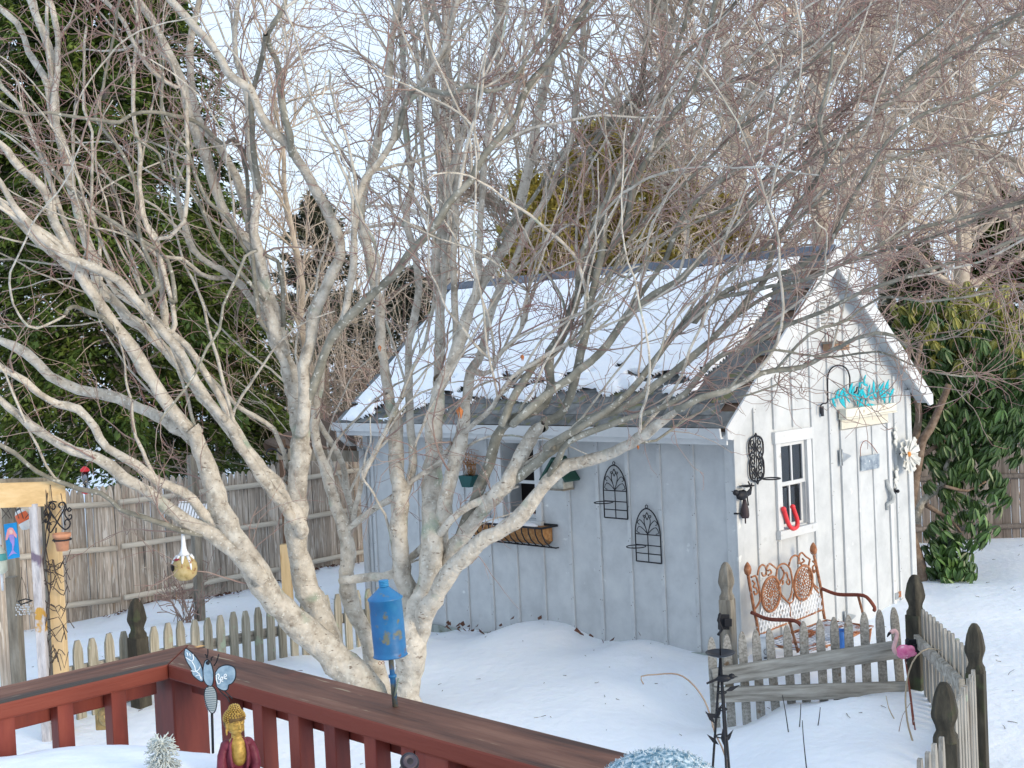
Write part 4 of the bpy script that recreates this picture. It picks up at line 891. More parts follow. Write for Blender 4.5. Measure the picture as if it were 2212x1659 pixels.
# ================================================================== EVERGREENS
def conifer(base, H, Rm, mat, label, nb=260, ns=150, size=.12, h0=.6, shape=.75, droop=.35, upt=0., trunk_r=.16, trunkmat='bg_bark', flatn=.35, lean=(0, 0), vert=.0, group=None):
    b = np.array([base[0], base[1], gz1(base[0], base[1])-.1]); root = empty('evergreen_tree', b, label, 'tree', group)
    A = b+np.linspace(0, 1, 8)[:, None]*np.array([lean[0], lean[1], H]); V, F = tubes(A[None], (trunk_r*(1-np.linspace(0, 1, 8)*.9))[None], 10)
    inst('trunk', npmesh('trunk', V, F, M[trunkmat], True), Matrix.Identity(4), root)
    h = h0+(H-h0)*rng.random(nb)**.85; a = rng.uniform(0, 6.283, nb); rel = 1-(h-h0)/(H-h0)
    L = Rm*(rel**shape)*rng.uniform(.65, 1.12, nb)+.15
    dirs = np.stack([np.cos(a), np.sin(a), np.zeros(nb)], 1); s = np.linspace(0, 1, 8)
    C = b+np.array([0, 0, 1.])*h[:, None]+np.array([lean[0], lean[1], 0])*(h/H)[:, None]
    Bm = C[:, None]+dirs[:, None]*(L[:, None]*s[None])[..., None]; Bm[..., 2] += L[:, None]*(.22*s-droop*s**2+upt*s)[None]
    V, F = tubes(Bm, np.maximum(.022*(1-s)[None]*np.ones((nb, 1)), .004), 4); inst('boughs', npmesh('boughs', V, F, M[trunkmat], True), Matrix.Identity(4), root, kind='stuff')
    t = rng.random((nb, ns))**.7*.85+.15
    k = np.minimum((t*7).astype(int), 6); f = t*7-k; bi = np.arange(nb)[:, None]
    c = Bm[bi, k]*(1-f[..., None])+Bm[bi, k+1]*f[..., None]
    perp = np.stack([-np.sin(a), np.cos(a), np.zeros(nb)], 1)
    sd = rng.normal(0, .33, (nb, ns))*(L[:, None]*.42*(1.1-t)+.10)
    c = c+perp[:, None]*sd[..., None]; c[..., 2] += rng.normal(0, .07, (nb, ns))-.25*np.abs(sd)
    c = c.reshape(-1, 3); m = len(c)
    out = np.repeat(dirs, ns, 0)*.8+np.repeat(perp, ns, 0)*np.sign(sd.reshape(-1, 1))*.6+rng.normal(0, .45, (m, 3))+np.array([0, 0, -.35+vert]); out = norm(out)
    w = norm(np.cross(out, rng.normal(0, 1, (m, 3))*flatn+np.array([0, 0, 1.])))
    sz = size*rng.uniform(.6, 1.3, (m, 1))
    q = np.stack([c-out*sz*.5, c+w*sz*.20, c+out*sz*.6, c-w*sz*.20], 1)
    inst('foliage', npmesh('foliage', q.reshape(-1, 3), np.arange(m*4).reshape(-1, 4), M[mat]), Matrix.Identity(4), root, kind='stuff')
    return root
conifer(BP(40, 19.5), 12, 2.6, 'hemlock', 'dark evergreen at the far left edge above the arbor', nb=340, ns=300, size=.115, h0=2.2, shape=.45, droop=.5, trunk_r=.22)
conifer(BP(262, 19), 10.6, 2.65, 'hemlock', 'large dark evergreen with a thick brown trunk behind the stockade fence', nb=420, ns=320, size=.115, h0=1.6, shape=.42, droop=.5, trunk_r=.19)
conifer(BP(465, 21.5), 5.8, 2.1, 'hemlock', 'shorter evergreen standing right of the large dark one', nb=250, ns=240, size=.11, h0=1.2, shape=.7, droop=.45, trunk_r=.10)
conifer(BP(700, 27), 6.4, 1.9, 'pine', 'bluish pine beyond the lean-to roof', nb=150, ns=90, size=.18, h0=1, shape=.7, droop=.1, trunk_r=.12, vert=.5)
conifer(BP(900, 30), 5.0, 2.2, 'pine', 'dusky evergreen low behind the left end of the shed roof', nb=130, ns=90, size=.19, h0=1, shape=.6, droop=.1, trunk_r=.12, vert=.5)
for i, (x, d, H, Rm, lb) in enumerate(((1195, 24, 6.0, 1.2, 'golden olive evergreen column nearest the left end of the ridge'), (1320, 24, 6.9, 1.25, 'tallest golden olive evergreen column behind the shed ridge'), (1450, 25, 6.3, 1.3, 'golden olive evergreen column right of the tallest one'), (1560, 26, 5.6, 1.2, 'shortest golden olive evergreen column behind the ridge'))):
    conifer(BP(x, d), H, Rm, 'golden', lb, nb=230, ns=165, size=.13, h0=.5, shape=.3, droop=-.5, trunk_r=.09, vert=.9)
conifer(BP(2180, 25), 5.6, 1.6, 'hemlock', 'dark evergreen beyond the rhododendron near the right edge', nb=170, ns=150, size=.17, h0=.6, shape=.6, droop=.3, trunk_r=.1)
conifer(BP(1985, 30), 4.9, 1.5, 'pine', 'small dark evergreen behind the top of the rhododendron', nb=140, ns=120, size=.17, h0=.6, shape=.6, droop=.3, trunk_r=.1)
# ================================================================== RHODODENDRON
rc = P(2120, 880, 14.1); rb = empty('rhododendron', (rc[0], rc[1], gz1(rc[0], rc[1])), 'big rhododendron with drooping glossy leaves beside the shed', 'shrub')
def lf(mat, L=.145, w=.017):
    q = MB(); q.add([(0, 0, 0), (L*.3, w, .004), (L*.3, 0, -.004), (L*.3, -w, .004), (L*.7, w*.9, -.006), (L*.7, 0, -.014), (L*.7, -w*.9, -.006), (L, 0, -.026)],
      [(0, 2, 1), (0, 3, 2), (1, 2, 5, 4), (2, 3, 6, 5), (4, 5, 7), (5, 6, 7)], True); return q.mesh('leaf', mat)
lm = [lf(M['rhodo']), lf(M['rhodo'], .155, .019), lf(M['rhodo_sun_tint'], .13, .017)]
lobes = [(2070, 890, 14.0, .75, .5), (2180, 860, 14.2, .8, .5), (2050, 1010, 13.7, .35, .3), (1975, 760, 14.9, .35, .45), (2010, 880, 14.5, .4, .4), (2135, 800, 14.4, 1.15, .95), (2040, 800, 14.0, .62, .62), (2000, 720, 14.6, .5, .4), (2060, 950, 13.9, .55, .4), (2110, 1050, 13.7, .42, .30), (2150, 930, 14, .5, .35), (2080, 1130, 13.5, .42, .30), (2040, 1195, 13.4, .26, .20), (2180, 700, 15, 1.2, .6), (2100, 690, 14.6, .7, .45), (2110, 760, 13.9, .8, .6), (2000, 690, 14.6, .45, .35), (2060, 1230, 13.3, .30, .12)]
wh = []
for (x, y, d, rx, rz) in lobes:
    c = P(x, y, d); n = int(62*(rx*rz+.25)*(3.4 if y < 930 else 1.9))
    v = norm(rng.normal(0, 1, (n, 3))); rad = rng.uniform(.55, 1.05, (n, 1))
    pt = c+v*rad*np.array([rx, rx, rz]); wh.append(np.concatenate([pt, v], 1))
wh = np.concatenate(wh)
keep = (wh[:, 2] > gz(wh[:, 0], wh[:, 1])+.03) & ~((wh[:, 0] < X1+.12) & (wh[:, 1] > Y0-.3) & (wh[:, 1] < Y1+.3)); wh = wh[keep]
depthw = (wh[:, :3]-EYE)@FWD; order = np.argsort(depthw)
allV, allF, yV, yF = [], [], [], []; nl = 0
for oi_, k in enumerate(order):
    pt, v = wh[k, :3], wh[k, 3:]
    scr = CY-FPX*((pt-EYE)@UP)/((pt-EYE)@FWD)
    sun_tinted = scr < 800 and random.random() < .85-(scr-640)/220  # sunlight painted by leaf colour, likelier for higher whorls
    nlv = random.randint(6, 9); a0 = random.uniform(0, 6.28)
    tilt = norm(v*np.array([.8, .8, .4])+np.array([0, 0, .9])); z = Vector(tilt); q_ = z.to_track_quat('Z', 'X').to_matrix().to_4x4()
    for j in range(nlv):
        a = a0+6.283*j/nlv+random.uniform(-.2, .2); dr_ = random.uniform(.75, 1.45)
        Mx = T(pt[0], pt[1], pt[2]) @ q_ @ RZ(a) @ T(.012, 0, 0) @ Matrix.Rotation(dr_, 4, 'Y') @ Matrix.Scale(random.uniform(.8, 1.15), 4)
        me = lm[2] if sun_tinted else lm[random.randint(0, 1)]
        if nl < 300 and scr > 780: inst('leaf', me, Mx, rb); nl += 1
        else:
            tgtV, tgtF = (yV, yF) if sun_tinted else (allV, allF)
            Bv = np.array([tuple(Mx @ vv.co) for vv in me.vertices]); o0 = len(tgtV)*8
            tgtV.append(Bv); tgtF += [tuple(o0+i2 for i2 in pf.vertices) for pf in me.polygons]
for VV, FF, mt, nm in ((allV, allF, 'rhodo', 'leaves'), (yV, yF, 'rhodo_sun_tint', 'sun_tinted_leaves')):
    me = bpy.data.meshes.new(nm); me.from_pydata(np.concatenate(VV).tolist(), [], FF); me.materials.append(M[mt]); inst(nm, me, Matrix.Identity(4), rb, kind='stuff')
def stem(pts, d, r0, r1, mat='bg_bark', nm='stem', par=None):
    A = smoothline(np.array([list(P(x, y, d+.05*math.sin(i)))+[0] for i, (x, y) in enumerate(pts)]), .08)[:, :3]; q = MB(); q.tube(A, np.linspace(r0, r1, len(A)), 8)
    return q.build(nm, mat if not isinstance(mat, str) else M[mat], par)
brown = pm('brown_stem_bark', [(.10, .065, .045), (.20, .14, .10), (.28, .22, .17)], scale=14, rough=.9, bump=.8, bscale=40, world=True)
stem([(1985, 1262), (1990, 1235), (1970, 1170), (1962, 1120), (1972, 1060), (1985, 990), (1993, 950), (2010, 925), (2030, 880), (2050, 830)], 13.35, .075, .035, brown, 'stem', rb)
stem([(1975, 1060), (1968, 1000), (1985, 900), (1975, 820), (1990, 740)], 13.5, .05, .025, brown, 'stem', rb)
stem([(1980, 1130), (1985, 1100), (2005, 1070), (2035, 1050), (2045, 1010), (2058, 985), (2062, 960), (2080, 940)], 13.7, .045, .025, 'bark', 'stem', rb)
stem([(2000, 1090), (2060, 1130), (2080, 1160)], 13.45, .03, .01, brown, 'stem', rb)
stem([(1990, 985), (2040, 950), (2090, 900)], 13.6, .03, .015, brown, 'stem', rb)
stem([(2040, 1050), (2090, 1060), (2130, 1040)], 13.5, .02, .01, brown, 'stem', rb)
# distant tree belt closing the horizon
n = 600; ang = rng.uniform(-.2, 1.9, n); rr_ = rng.uniform(48, 62, n)
b = np.stack([rr_*np.cos(ang), rr_*np.sin(ang), np.zeros(n)], 1); b[:, 2] = -.3
A = grow(b, np.array([0, 0, 1.])+rng.normal(0, .06, (n, 3)), rng.uniform(3.5, 8.5, n), 9, .05, .1); V, F = tubes(A, taper(n, 9, .10, .03), 4)
p, d, _ = spawn(A, 8000, .1, .55); A2 = grow(p, d, rng.uniform(.8, 2.8, 8000), 5, .2, .03); V2, F2 = tubes(A2, taper(8000, 5, .028, .012), 3)
inst('far_woods', npmesh('far_woods', np.concatenate([V, V2]), np.concatenate([F, F2+len(V)]), M['bg_twig'], True), Matrix.Identity(4), None, label='hazy belt of far bare woods behind everything', cat='woods', kind='stuff')
# ================================================================== helpers for small things
def zA(x, y): return (1548.4+.2*x, 884.8+.2*y)
def zB(x, y): return (1548.4+.2*x, 1142.9+.2*y)
def zC(x, y): return (.2*x, 995.4+.2*y)
def zD(x, y): return (294.9+.2*x, 1327.2+.2*y)
def zE(x, y): return (737.3+.2667*x, 1216.6+.2667*y)
def zF(x, y): return (958.5+.2*x, 884.8+.2*y)
def z1(x, y): return (.4223*x, 958.5+.4223*y)
def z3(x, y): return (1474.7+.4223*x, 958.5+.4223*y)
def m4(x, y): return (1474.7+.3777*x, 479.3+.3777*y)
def gw2(p, off=0.): c = G(p[0], p[1], off); return (float(c[0]-X0), float(c[2]))
def lw2(p, off=0.): c = LW(p[0], p[1], off); return (float(Y1-c[1]), float(c[2]))
def smooth2(pts, step=.02):
    A = np.array([list(p) for p in pts], float); A = np.concatenate([A, np.zeros((len(A), 2))], 1) if A.shape[1] == 2 else np.concatenate([A, np.zeros((len(A), 1))], 1)
    return smoothline(A, step)
def wire(q, pts, r, off=0., n=6, step=.02):
    """pts 2D in a wall frame -> tube standing off the wall"""
    L = smooth2([(u, v) for u, v in pts], step); q.tube([(a[0], a[1], off) for a in L], r, n); return q
def ring(q, c, r, axis1=(1, 0, 0), axis2=(0, 1, 0), t=.004, n=18, m=6, ry=None):
    a1, a2, c = Vector(axis1), Vector(axis2), Vector(c); ry = ry or r
    return q.tube([c+a1*(r*math.cos(6.2832*k/n))+a2*(ry*math.sin(6.2832*k/n)) for k in range(n+1)], t, m, cap=False)
def spiral(u, v, r0, r1, a0, turns, n=22): return [(u+(r0+(r1-r0)*k/(n-1))*math.cos(a0+turns*6.2832*k/(n-1)), v+(r0+(r1-r0)*k/(n-1))*math.sin(a0+turns*6.2832*k/(n-1))) for k in range(n)]
def onground(x, y):
    d = 9.
    for _ in range(30):
        p = P(x, y, d); e = p[2]-gz1(p[0], p[1]); r = ray(x, y); d += e/max(.05, -r[2]/(r@FWD)); d = min(max(d, 2), 60)
    return P(x, y, d), d
CAMF = lambda c: frame(c, Vector(RIGHT), Vector((0, 0, 1)), Vector((RIGHT[0], RIGHT[1], 0)).normalized().cross(Vector((0, 0, 1))))
RH = Vector((RIGHT[0], RIGHT[1], 0)).normalized(); FH = Vector((FWD[0], FWD[1], 0)).normalized()
def cf(c): return frame(c, RH, (0, 0, 1), RH.cross(Vector((0, 0, 1))))       # x right, y up, z towards viewer
iron = M['black_iron']
# ================================================================== THINGS ON THE GABLE WALL
# cast scroll plaque with a ring arm
pt = gw2(zA(430, 250), .03); pb = gw2(zA(445, 810), .03); ul, ur = gw2(zA(362, 500), .03)[0], gw2(zA(512, 500), .03)[0]
um, w = (ul+ur)/2, (ur-ul); H = pt[1]-pb[1]; vm = (pt[1]+pb[1])/2
root = empty('scroll_plaque', (X0+um, Y0, pb[1]), 'tall black cast iron scroll plaque left of the gable window', 'wall ornament')
q = MB()
for s in (-1, 1):
    wire(q, [(um+s*.01, vm+H*.44), (um+s*w*.35, vm+H*.40), (um+s*w*.5, vm+H*.30), (um+s*w*.5, vm+H*.10), (um+s*w*.40, vm+H*.02), (um+s*w*.5, vm-H*.07), (um+s*w*.5, vm-H*.30), (um+s*w*.35, vm-H*.40), (um+s*.01, vm-H*.44)], .008, .02)
    for k, vv in enumerate((.31, .18, .05, -.06, -.18, -.31)):
        wire(q, spiral(um+s*w*.25, vm+H*vv, w*.20, w*.04, 1.57*k, s*1.3), .006, .022, 5, .01)
wire(q, [(um, vm+H*.42), (um, vm-H*.42)], .006, .02)
for e_ in (1, -1):
    q.prism([(um-.02, vm+e_*H*.44), (um, vm+e_*H*.41), (um+.02, vm+e_*H*.44), (um, vm+e_*H*.5)][::e_], T(0, 0, .015), .014)
q.build('scrollwork', iron, root, GF)
q = MB(); va = gw2(zA(450, 738), .03)[1]; q.tube([(um, va, .02), (um, va, .09)], .006, 6); ring(q, (um, va, .16), .075, (1, 0, 0), (0, 0, 1), .006); q.build('ring_arm', iron, root, GF)
# bird with hanging handle
c = gw2(zA(270, 920), .06); root = empty('bird_ornament', (X0+c[0], Y0-.05, c[1]), 'black metal bird on a curled bracket with a dark wooden handle hanging below', 'wall ornament')
q = MB(); q.ball((c[0]-.01, c[1]-.0, .07), (.075, .045, .035)); q.ball((c[0]-.10, c[1]+.03, .07), (.03, .025, .022)); q.prism([(c[0]-.12, c[1]+.03), (c[0]-.16, c[1]+.05), (c[0]-.12, c[1]+.04)][::-1], T(0, 0, .065), .01)
q.prism([(c[0]+.03, c[1]), (c[0]+.14, c[1]+.05), (c[0]+.12, c[1]-.01), (c[0]+.04, c[1]-.03)], T(0, 0, .06), .012); q.build('bird', iron, root, GF)
q = MB(); q.lathe([(.002, 0), (.06, .012), (.064, .018), (.05, .016), (.0, .006)], 14, frame((c[0]+.05, c[1]+.055, .08), (1, 0, 0), (0, 0, -1), (0, 1, 0))); q.build('dish', iron, root, GF)
q = MB(); e = gw2(zA(355, 800), .06); wire(q, [(e[0]-.02, e[1]+.02), (e[0], e[1]-.01), (e[0]+.02, e[1]-.05), (c[0]+.13, c[1]+.04), (c[0]+.08, c[1]-.02), (c[0]+.09, c[1]-.10)], .006, .06)
wire(q, [(e[0]+.03, e[1]+.0), (e[0]+.01, e[1]-.03), (e[0]+.0, e[1]-.02)], .006, .06); a = gw2(zA(250, 1128), .06); q.tube([(a[0], a[1], .0), (a[0]+.02, a[1], .07)], .007, 6); q.build('bracket', iron, root, GF)
a = gw2(zA(308, 970), .06); b = gw2(zA(310, 1230), .06); q = MB(); h = a[1]-b[1]
q.lathe([(.006, 0), (.007, h*.22), (.030, h*.22+.002), (.036, h*.34), (.033, h*.6), (.020, h*.85), (.014, h)], 12, frame((b[0], b[1], .06), (1, 0, 0), (0, 0, -1), (0, 1, 0))); q.build('wooden_handle', flat('dark_handle_wood', (.045, .03, .035), .6), root, GF)
# red horseshoe leaning in the window
pts = [zA(722, 1075), zA(745, 1150), zA(770, 1225), zA(800, 1275), zA(838, 1285), zA(868, 1255), zA(868, 1190), zA(845, 1120), zA(820, 1050)]
P3 = [gw2(p_, .05) for p_ in pts]; L = smooth2(P3, .015); q = MB(); k = len(L)
q.tube([(a[0], a[1], .03+.03*i/k*0+.02) for i, a in enumerate(L)], .020, 6)
q.ball((L[0][0], L[0][1], .05), .024, 8, 6); q.ball((L[-1][0], L[-1][1], .05), .024, 8, 6)
q.build('horseshoe', flat('red_enamel', (.75, .045, .055), .4), None, GF, label='bright red horseshoe leaning in the gable window', cat='horseshoe')
# slate sign with wire handle
sg = [gw2(zA(*p_), .04) for p_ in ((1545, 505), (1740, 475), (1740, 630), (1548, 665))]
root = empty('slate_sign', (X0+sg[0][0], Y0-.04, sg[2][1]), 'small slate coloured sign hanging by a wire loop on the shed door', 'sign')
q = MB(); q.prism(sg[::-1], T(0, 0, .042), .016)
q.build('plaque', pm('scuffed_blue_slate', [(.16, .20, .26), (.30, .36, .42), (.42, .48, .53)], scale=14, rough=.8, spots=[((.62, .65, .68), 26, .62, .05)]), root, GF, bevel=.002)
q = MB(); wire(q, [sg[0], gw2(zA(1540, 430), .04), gw2(zA(1565, 355), .04), gw2(zA(1610, 337), .04), gw2(zA(1670, 390), .04), gw2(zA(1725, 470), .04)], .0035, .05); q.build('wire_handle', M['rust_dark'], root, GF)
# turquoise leafy ornament over the door
turq = flat('turquoise_enamel', (.005, .42, .50), .4)
root = empty('leaf_ornament', (*G(*m4(1020, 990))[:2], float(G(*m4(1020, 1000))[2])), 'bright turquoise leafy branch ornament above the shed door', 'wall ornament')
def leafy(stem, n, ln, seed):
    rr = random.Random(seed); S_ = [gw2(m4(*p_), .04) for p_ in stem]; L = smooth2(S_, .02); q = MB(); q.tube([(a[0], a[1], .045) for a in L], .008, 5); q.build('sprig_stem', turq, root, GF)
    for i in range(n):
        k = int((i+.5)/n*(len(L)-1)); a = L[k]; t = L[min(k+1, len(L)-1)]-L[max(k-1, 0)]; an = math.atan2(t[1], t[0])+(1 if i % 2 else -1)*rr.uniform(.7, 1.3)
        l = ln*rr.uniform(.75, 1.15); w_ = l*.15; q = MB(); fr = T(a[0], a[1], .045+.01*(i % 3)) @ RZ(an) @ Matrix.Rotation(rr.uniform(-.3, .3), 4, 'Y')
        q.prism([(0, 0), (l*.3, -w_), (l*.65, -w_*.8), (l, 0), (l*.65, w_*.8), (l*.3, w_)], fr, .007); q.build('leaf', turq, root, GF)
leafy([(850, 1015), (900, 1000), (960, 985), (1010, 1000), (1010, 1050)], 16, .115, 1)
leafy([(1040, 1050), (1050, 1000), (1090, 975), (1140, 965), (1190, 990)], 16, .115, 2)
leafy([(1000, 990), (1010, 930), (1040, 915)], 4, .08, 3)
# hanging rod bracket
q = MB(); wire(q, [gw2(m4(*p_), .03) for p_ in ((785, 1098), (783, 1052), (800, 1038), (823, 1030), (823, 950), (825, 880), (845, 838), (885, 820), (930, 838), (950, 890), (950, 945), (962, 975), (985, 972), (992, 945))], .0075, .04, 6, .03)
a = gw2(m4(785, 1080)); q.box(a[0]-.018, a[0]+.018, a[1]-.05, a[1]+.04, .019, .03)
q.build('plant_hook', iron, None, GF, label='tall black crook shaped plant hook left of the turquoise ornament', cat='hook')
# little birdhouse high on the gable
a, b = gw2(m4(848, 738), .1), gw2(m4(936, 680), .1); wood = M['grey_post']
root = empty('wooden_birdhouse', (X0+a[0], Y0-.02, a[1]), 'small brown box birdhouse high on the gable below the vent', 'birdhouse')
q = MB(); q.box(a[0], b[0], a[1], b[1]-.02, .02, .13); q.build('box', flat('brown_birdhouse_wood', (.30, .19, .12), .8), root, GF)
q = MB(); q.box(a[0]-.02, b[0]+.02, b[1]-.018, b[1]+.002, .018, .16); q.build('lid', wood, root, GF)
for s in (.35, .72):
    q = MB(); q.lathe([(.001, 0), (.014, .0), (.014, .003), (.001, .003)], 10, T(a[0]+(b[0]-a[0])*s, (a[1]+b[1])/2, .129)); q.build('entrance_hole', M['dark'], root, GF)
# white metal flower
c = gw2((1960, 981), .08); root = empty('metal_flower', (X0+c[0], Y0-.08, c[1]), 'large white many petalled flower with orange centre at the right corner of the shed', 'wall ornament')
wp = pm('cream_petal', [(.42, .42, .40), (.66, .66, .62), (.78, .78, .74)], scale=18, rough=.6)
for i in range(25):
    an = i*6.2832/25*1.0+random.uniform(-.1, .1); l = random.uniform(.15, .20); w_ = .034; t_ = random.uniform(-.35, .1)
    q = MB(); fr = T(c[0], c[1], .07+.012*(i % 3)) @ RZ(an) @ Matrix.Rotation(t_, 4, 'Y')
    q.add([tuple(fr @ Vector(v)) for v in ((.01, 0, 0), (l*.5, w_*.8, .012), (l*.5, 0, -.004), (l*.5, -w_*.8, .012), (l*.92, w_, .016), (l, 0, .0), (l*.92, -w_, .016))], [(0, 2, 1), (0, 3, 2), (1, 2, 5, 4), (2, 3, 6, 5)])
    q.build('petal', wp, root, GF)
q = MB(); q.ball((c[0], c[1], .10), (.026, .026, .016)); q.build('flower_centre', flat('orange_centre', (.62, .24, .05), .7), root, GF)
q = MB(); q.tube([(c[0], c[1], .0), (c[0], c[1], .09)], .01, 6); q.build('mount', iron, root, GF)
# white scroll carvings beside the door
for (x0_, y0_, x1_, y1_, lb) in ((1925, 195, 1940, 440, 'upper small white scroll carving right of the shed door'), (1950, 612, 1930, 860, 'lower small white scroll carving by the door latch')):
    a, b = gw2(zA(x0_, y0_), .03), gw2(zA(x1_, y1_), .03); q = MB(); n = 9
    for i in range(n):
        t_ = i/(n-1); u, v = a[0]+(b[0]-a[0])*t_+.018*math.sin(i*2.1), a[1]+(b[1]-a[1])*t_; s_ = .028*math.sin(math.pi*(t_*.8+.15))
        q.ball((u, v, .03), (s_, s_*1.1, .012), 8, 5)
    wire(q, [a, ((a[0]+b[0])/2+.03, (a[1]+b[1])/2), b], .008, .024)
    q.build('scroll_carving', wp, None, GF, label=lb, cat='wall ornament')
# ================================================================== THINGS ON THE LONG WALL
def trellis(x0, x1, ytop, ybot, ysh, label, loopy, ringx):
    a = lw2((x0, ybot), .03); b = lw2((x1, ybot+5), .03); tp = lw2(((x0+x1)/2, ytop), .03); sh = lw2(((x0+x1)/2, ysh), .03)
    c = (a[0]+b[0])/2; w_ = b[0]-a[0]; v0 = (a[1]+b[1])/2; vt, vs = tp[1], sh[1]; h = vs-v0
    root = empty('wall_trellis', (X0-.03, Y1-c, v0), label, 'trellis', 'black arched trellises on the side wall')
    q = MB(); r = .0062
    arch = [(c-w_/2, v0), (c-w_/2, vs-.0)]+[(c-w_/2+w_/2*(1-math.cos(t_))**.9, vs+(vt-vs)*math.sin(t_)) for t_ in np.linspace(.15, 1.5708, 8)]
    q.tube([(u, v, .03) for u, v in arch], r, 6); q.tube([(2*c-u, v, .03) for u, v in arch], r, 6)
    q.tube([(c-w_/2, v0, .03), (c+w_/2, v0, .03)], r, 6); q.build('frame', iron, root, LF)
    q = MB()
    for t_ in (.30, .60, .98): q.tube([(c-w_/2, v0+h*t_, .03), (c+w_/2, v0+h*t_, .03)], .005, 5)
    q.tube([(c, v0, .03), (c, vs, .03)], .005, 5); q.build('cross_bars', iron, root, LF)
    q = MB(); dv = vt-vs
    for s in (-1, 1):
        wire(q, [(c, vs), (c+s*.02, vs+dv*.25), (c+s*.035, vs+dv*.55), (c, vs+dv*.85)], .004, .03, 5)
        wire(q, [(c, vs), (c+s*w_*.12, vs+dv*.35), (c+s*w_*.30, vs+dv*.55), (c+s*w_*.40, vs+dv*.42), (c+s*w_*.32, vs+dv*.36)], .004, .03, 5)
        wire(q, [(c, vs-.0), (c+s*w_*.16, vs+dv*.18), (c+s*w_*.34, vs+dv*.28), (c+s*w_*.44, vs+dv*.08), (c+s*w_*.33, vs+dv*.02)], .004, .03, 5)
        wire(q, [(c, vs+dv*.55), (c+s*w_*.08, vs+dv*.72), (c+s*w_*.16, vs+dv*.72), (c+s*w_*.12, vs+dv*.64)], .004, .03, 5)
    q.build('scrolls', iron, root, LF)
    q = MB(); ring(q, (c, vt+.018, .03), .014, t=.004, n=10, m=5); q.build('hanging_loop', iron, root, LF)
    rc_ = (c-w_*.20, v0+h*.60, .13); q = MB(); ring(q, rc_, .085, (1, 0, 0), (0, 0, 1), .005, 22); q.build('pot_ring', iron, root, LF)
trellis(1306, 1356, 1005, 1117, 1059, 'upper left of the two black arched trellises on the side wall', 0, 0)
trellis(1375, 1429, 1099, 1212, 1154, 'lower right of the two black arched trellises on the side wall', 0, 0)
# hay rack planter with coir and snow
ur_, vr = lw2((1203, 1140), .02); ul_ = 2*(lw[0]+lw[1])/2-ur_-.10; vt = vr+.02
root = empty('hayrack_planter', (X0, Y1-(ul_+ur_)/2, vt-.22), 'black iron hayrack planter with coir liner and snow under the side window', 'planter')
q = MB(); dp = .23
q.bar((ul_, vt, .012), (ur_, vt, .012), .022, .008); q.bar((ul_, vt, dp), (ur_, vt, dp), .02, .008); q.bar((ul_, vt-.21, .04), (ur_, vt-.21, .04), .012, .008)
q.bar((ur_, vt, .01), (ur_, vt, dp), .02, .008); q.bar((ul_, vt, .01), (ul_, vt, dp), .02, .008); q.build('rim', iron, root, LF)
nr = 13
for i in range(nr):
    u = ul_+(ur_-ul_)*i/(nr-1); q = MB(); q.tube([(u, vt, dp), (u, vt-.06, dp-.004), (u, vt-.13, dp-.04), (u, vt-.19, dp-.11), (u, vt-.21, .05), (u, vt-.21, .01)], .0065, 6); q.build('rib', iron, root, LF)
q = MB(); prof = [(.015, -.01), (dp-.03, -.01), (dp-.035, -.06), (dp-.06, -.12), (dp-.12, -.17), (.05, -.19), (.015, -.19)]
n_ = 24
for i in range(n_+1):
    f = 1.0 if 0 < i < n_ else .8; u = ul_+.03+(ur_-ul_-.10)*i/n_; jj = random.uniform(-.003, .003)
    q.v += [(u, vt+v*f+jj, o*f+jj) for o, v in prof]
m_ = len(prof)
for i in range(n_):
    for k in range(m_): q.f.append((i*m_+k, i*m_+(k+1) % m_, (i+1)*m_+(k+1) % m_, (i+1)*m_+k)); q.s.append(True)
q.f += [tuple(range(m_)), tuple(n_*m_+k for k in range(m_))[::-1]]; q.s += [False, False]
q.build('coir_liner', M['coir'], root, LF)
q = MB(); q.ball((ul_+(ur_-ul_)*.42, vt-.015, .10), ((ur_-ul_)*.42, .05, .10), 24, 12); q.build('planter_snow', M['snow_small'], None, LF, label='white snow filling the coir lined hayrack planter', cat='snow')
# birdhouse with green roof; teal planter
def bh(xl, xr, yt, yb, label, roofc=(.012, .06, .045)):
    a, b = lw2((xl, yb), .12), lw2((xr, yt), .12); root = empty('green_roof_birdhouse', (X0-.1, Y1-a[0], a[1]), label, 'birdhouse')
    q = MB(); q.box(a[0], b[0], a[1], b[1], .02, .16); q.build('box', flat('white_birdhouse_paint', (.42, .42, .38), .8, var=.3), root, LF)
    q = MB(); q.box(a[0]-.01, b[0]+.01, a[1]-.016, a[1]-.001, .02, .18); q.build('floor', M['grey_post'], root, LF)
    q = MB(); g_ = flat('dark_green_roof', roofc, .6); q.prism([(a[0]-.09, b[1]-.05), ((a[0]+b[0])/2, b[1]+.16), (b[0]+.09, b[1]-.05), (b[0]+.075, b[1]-.065), ((a[0]+b[0])/2, b[1]+.13), (a[0]-.075, b[1]-.065)][::-1], T(0, 0, .02), .20); q.build('roof', g_, root, LF)
    q = MB(); q.lathe([(.001, 0), (.02, 0), (.02, .003), (.001, .003)], 12, T((a[0]+b[0])/2, a[1]*.4+b[1]*.6, .159)); q.build('entrance_hole', M['dark'], root, LF)
bh(1196, 1222, 1024, 1054, 'birdhouse with dark green roof mounted right of the side window')
a, b = lw2(zF(190, 835), .15), lw2(zF(290, 720), .15); root = empty('teal_planter', (X0-.1, Y1-a[0], a[1]), 'dark teal wall planter holding dried stems left of the side window', 'planter')
q = MB(); q.prism([(a[0]+.02, a[1]), (b[0]-.02, a[1]), (b[0]+.03, b[1]), (a[0]-.03, b[1])], T(0, 0, .02), .14); q.build('box', flat('dark_teal_paint', (.008, .075, .075), .6), root, LF)
q = MB()
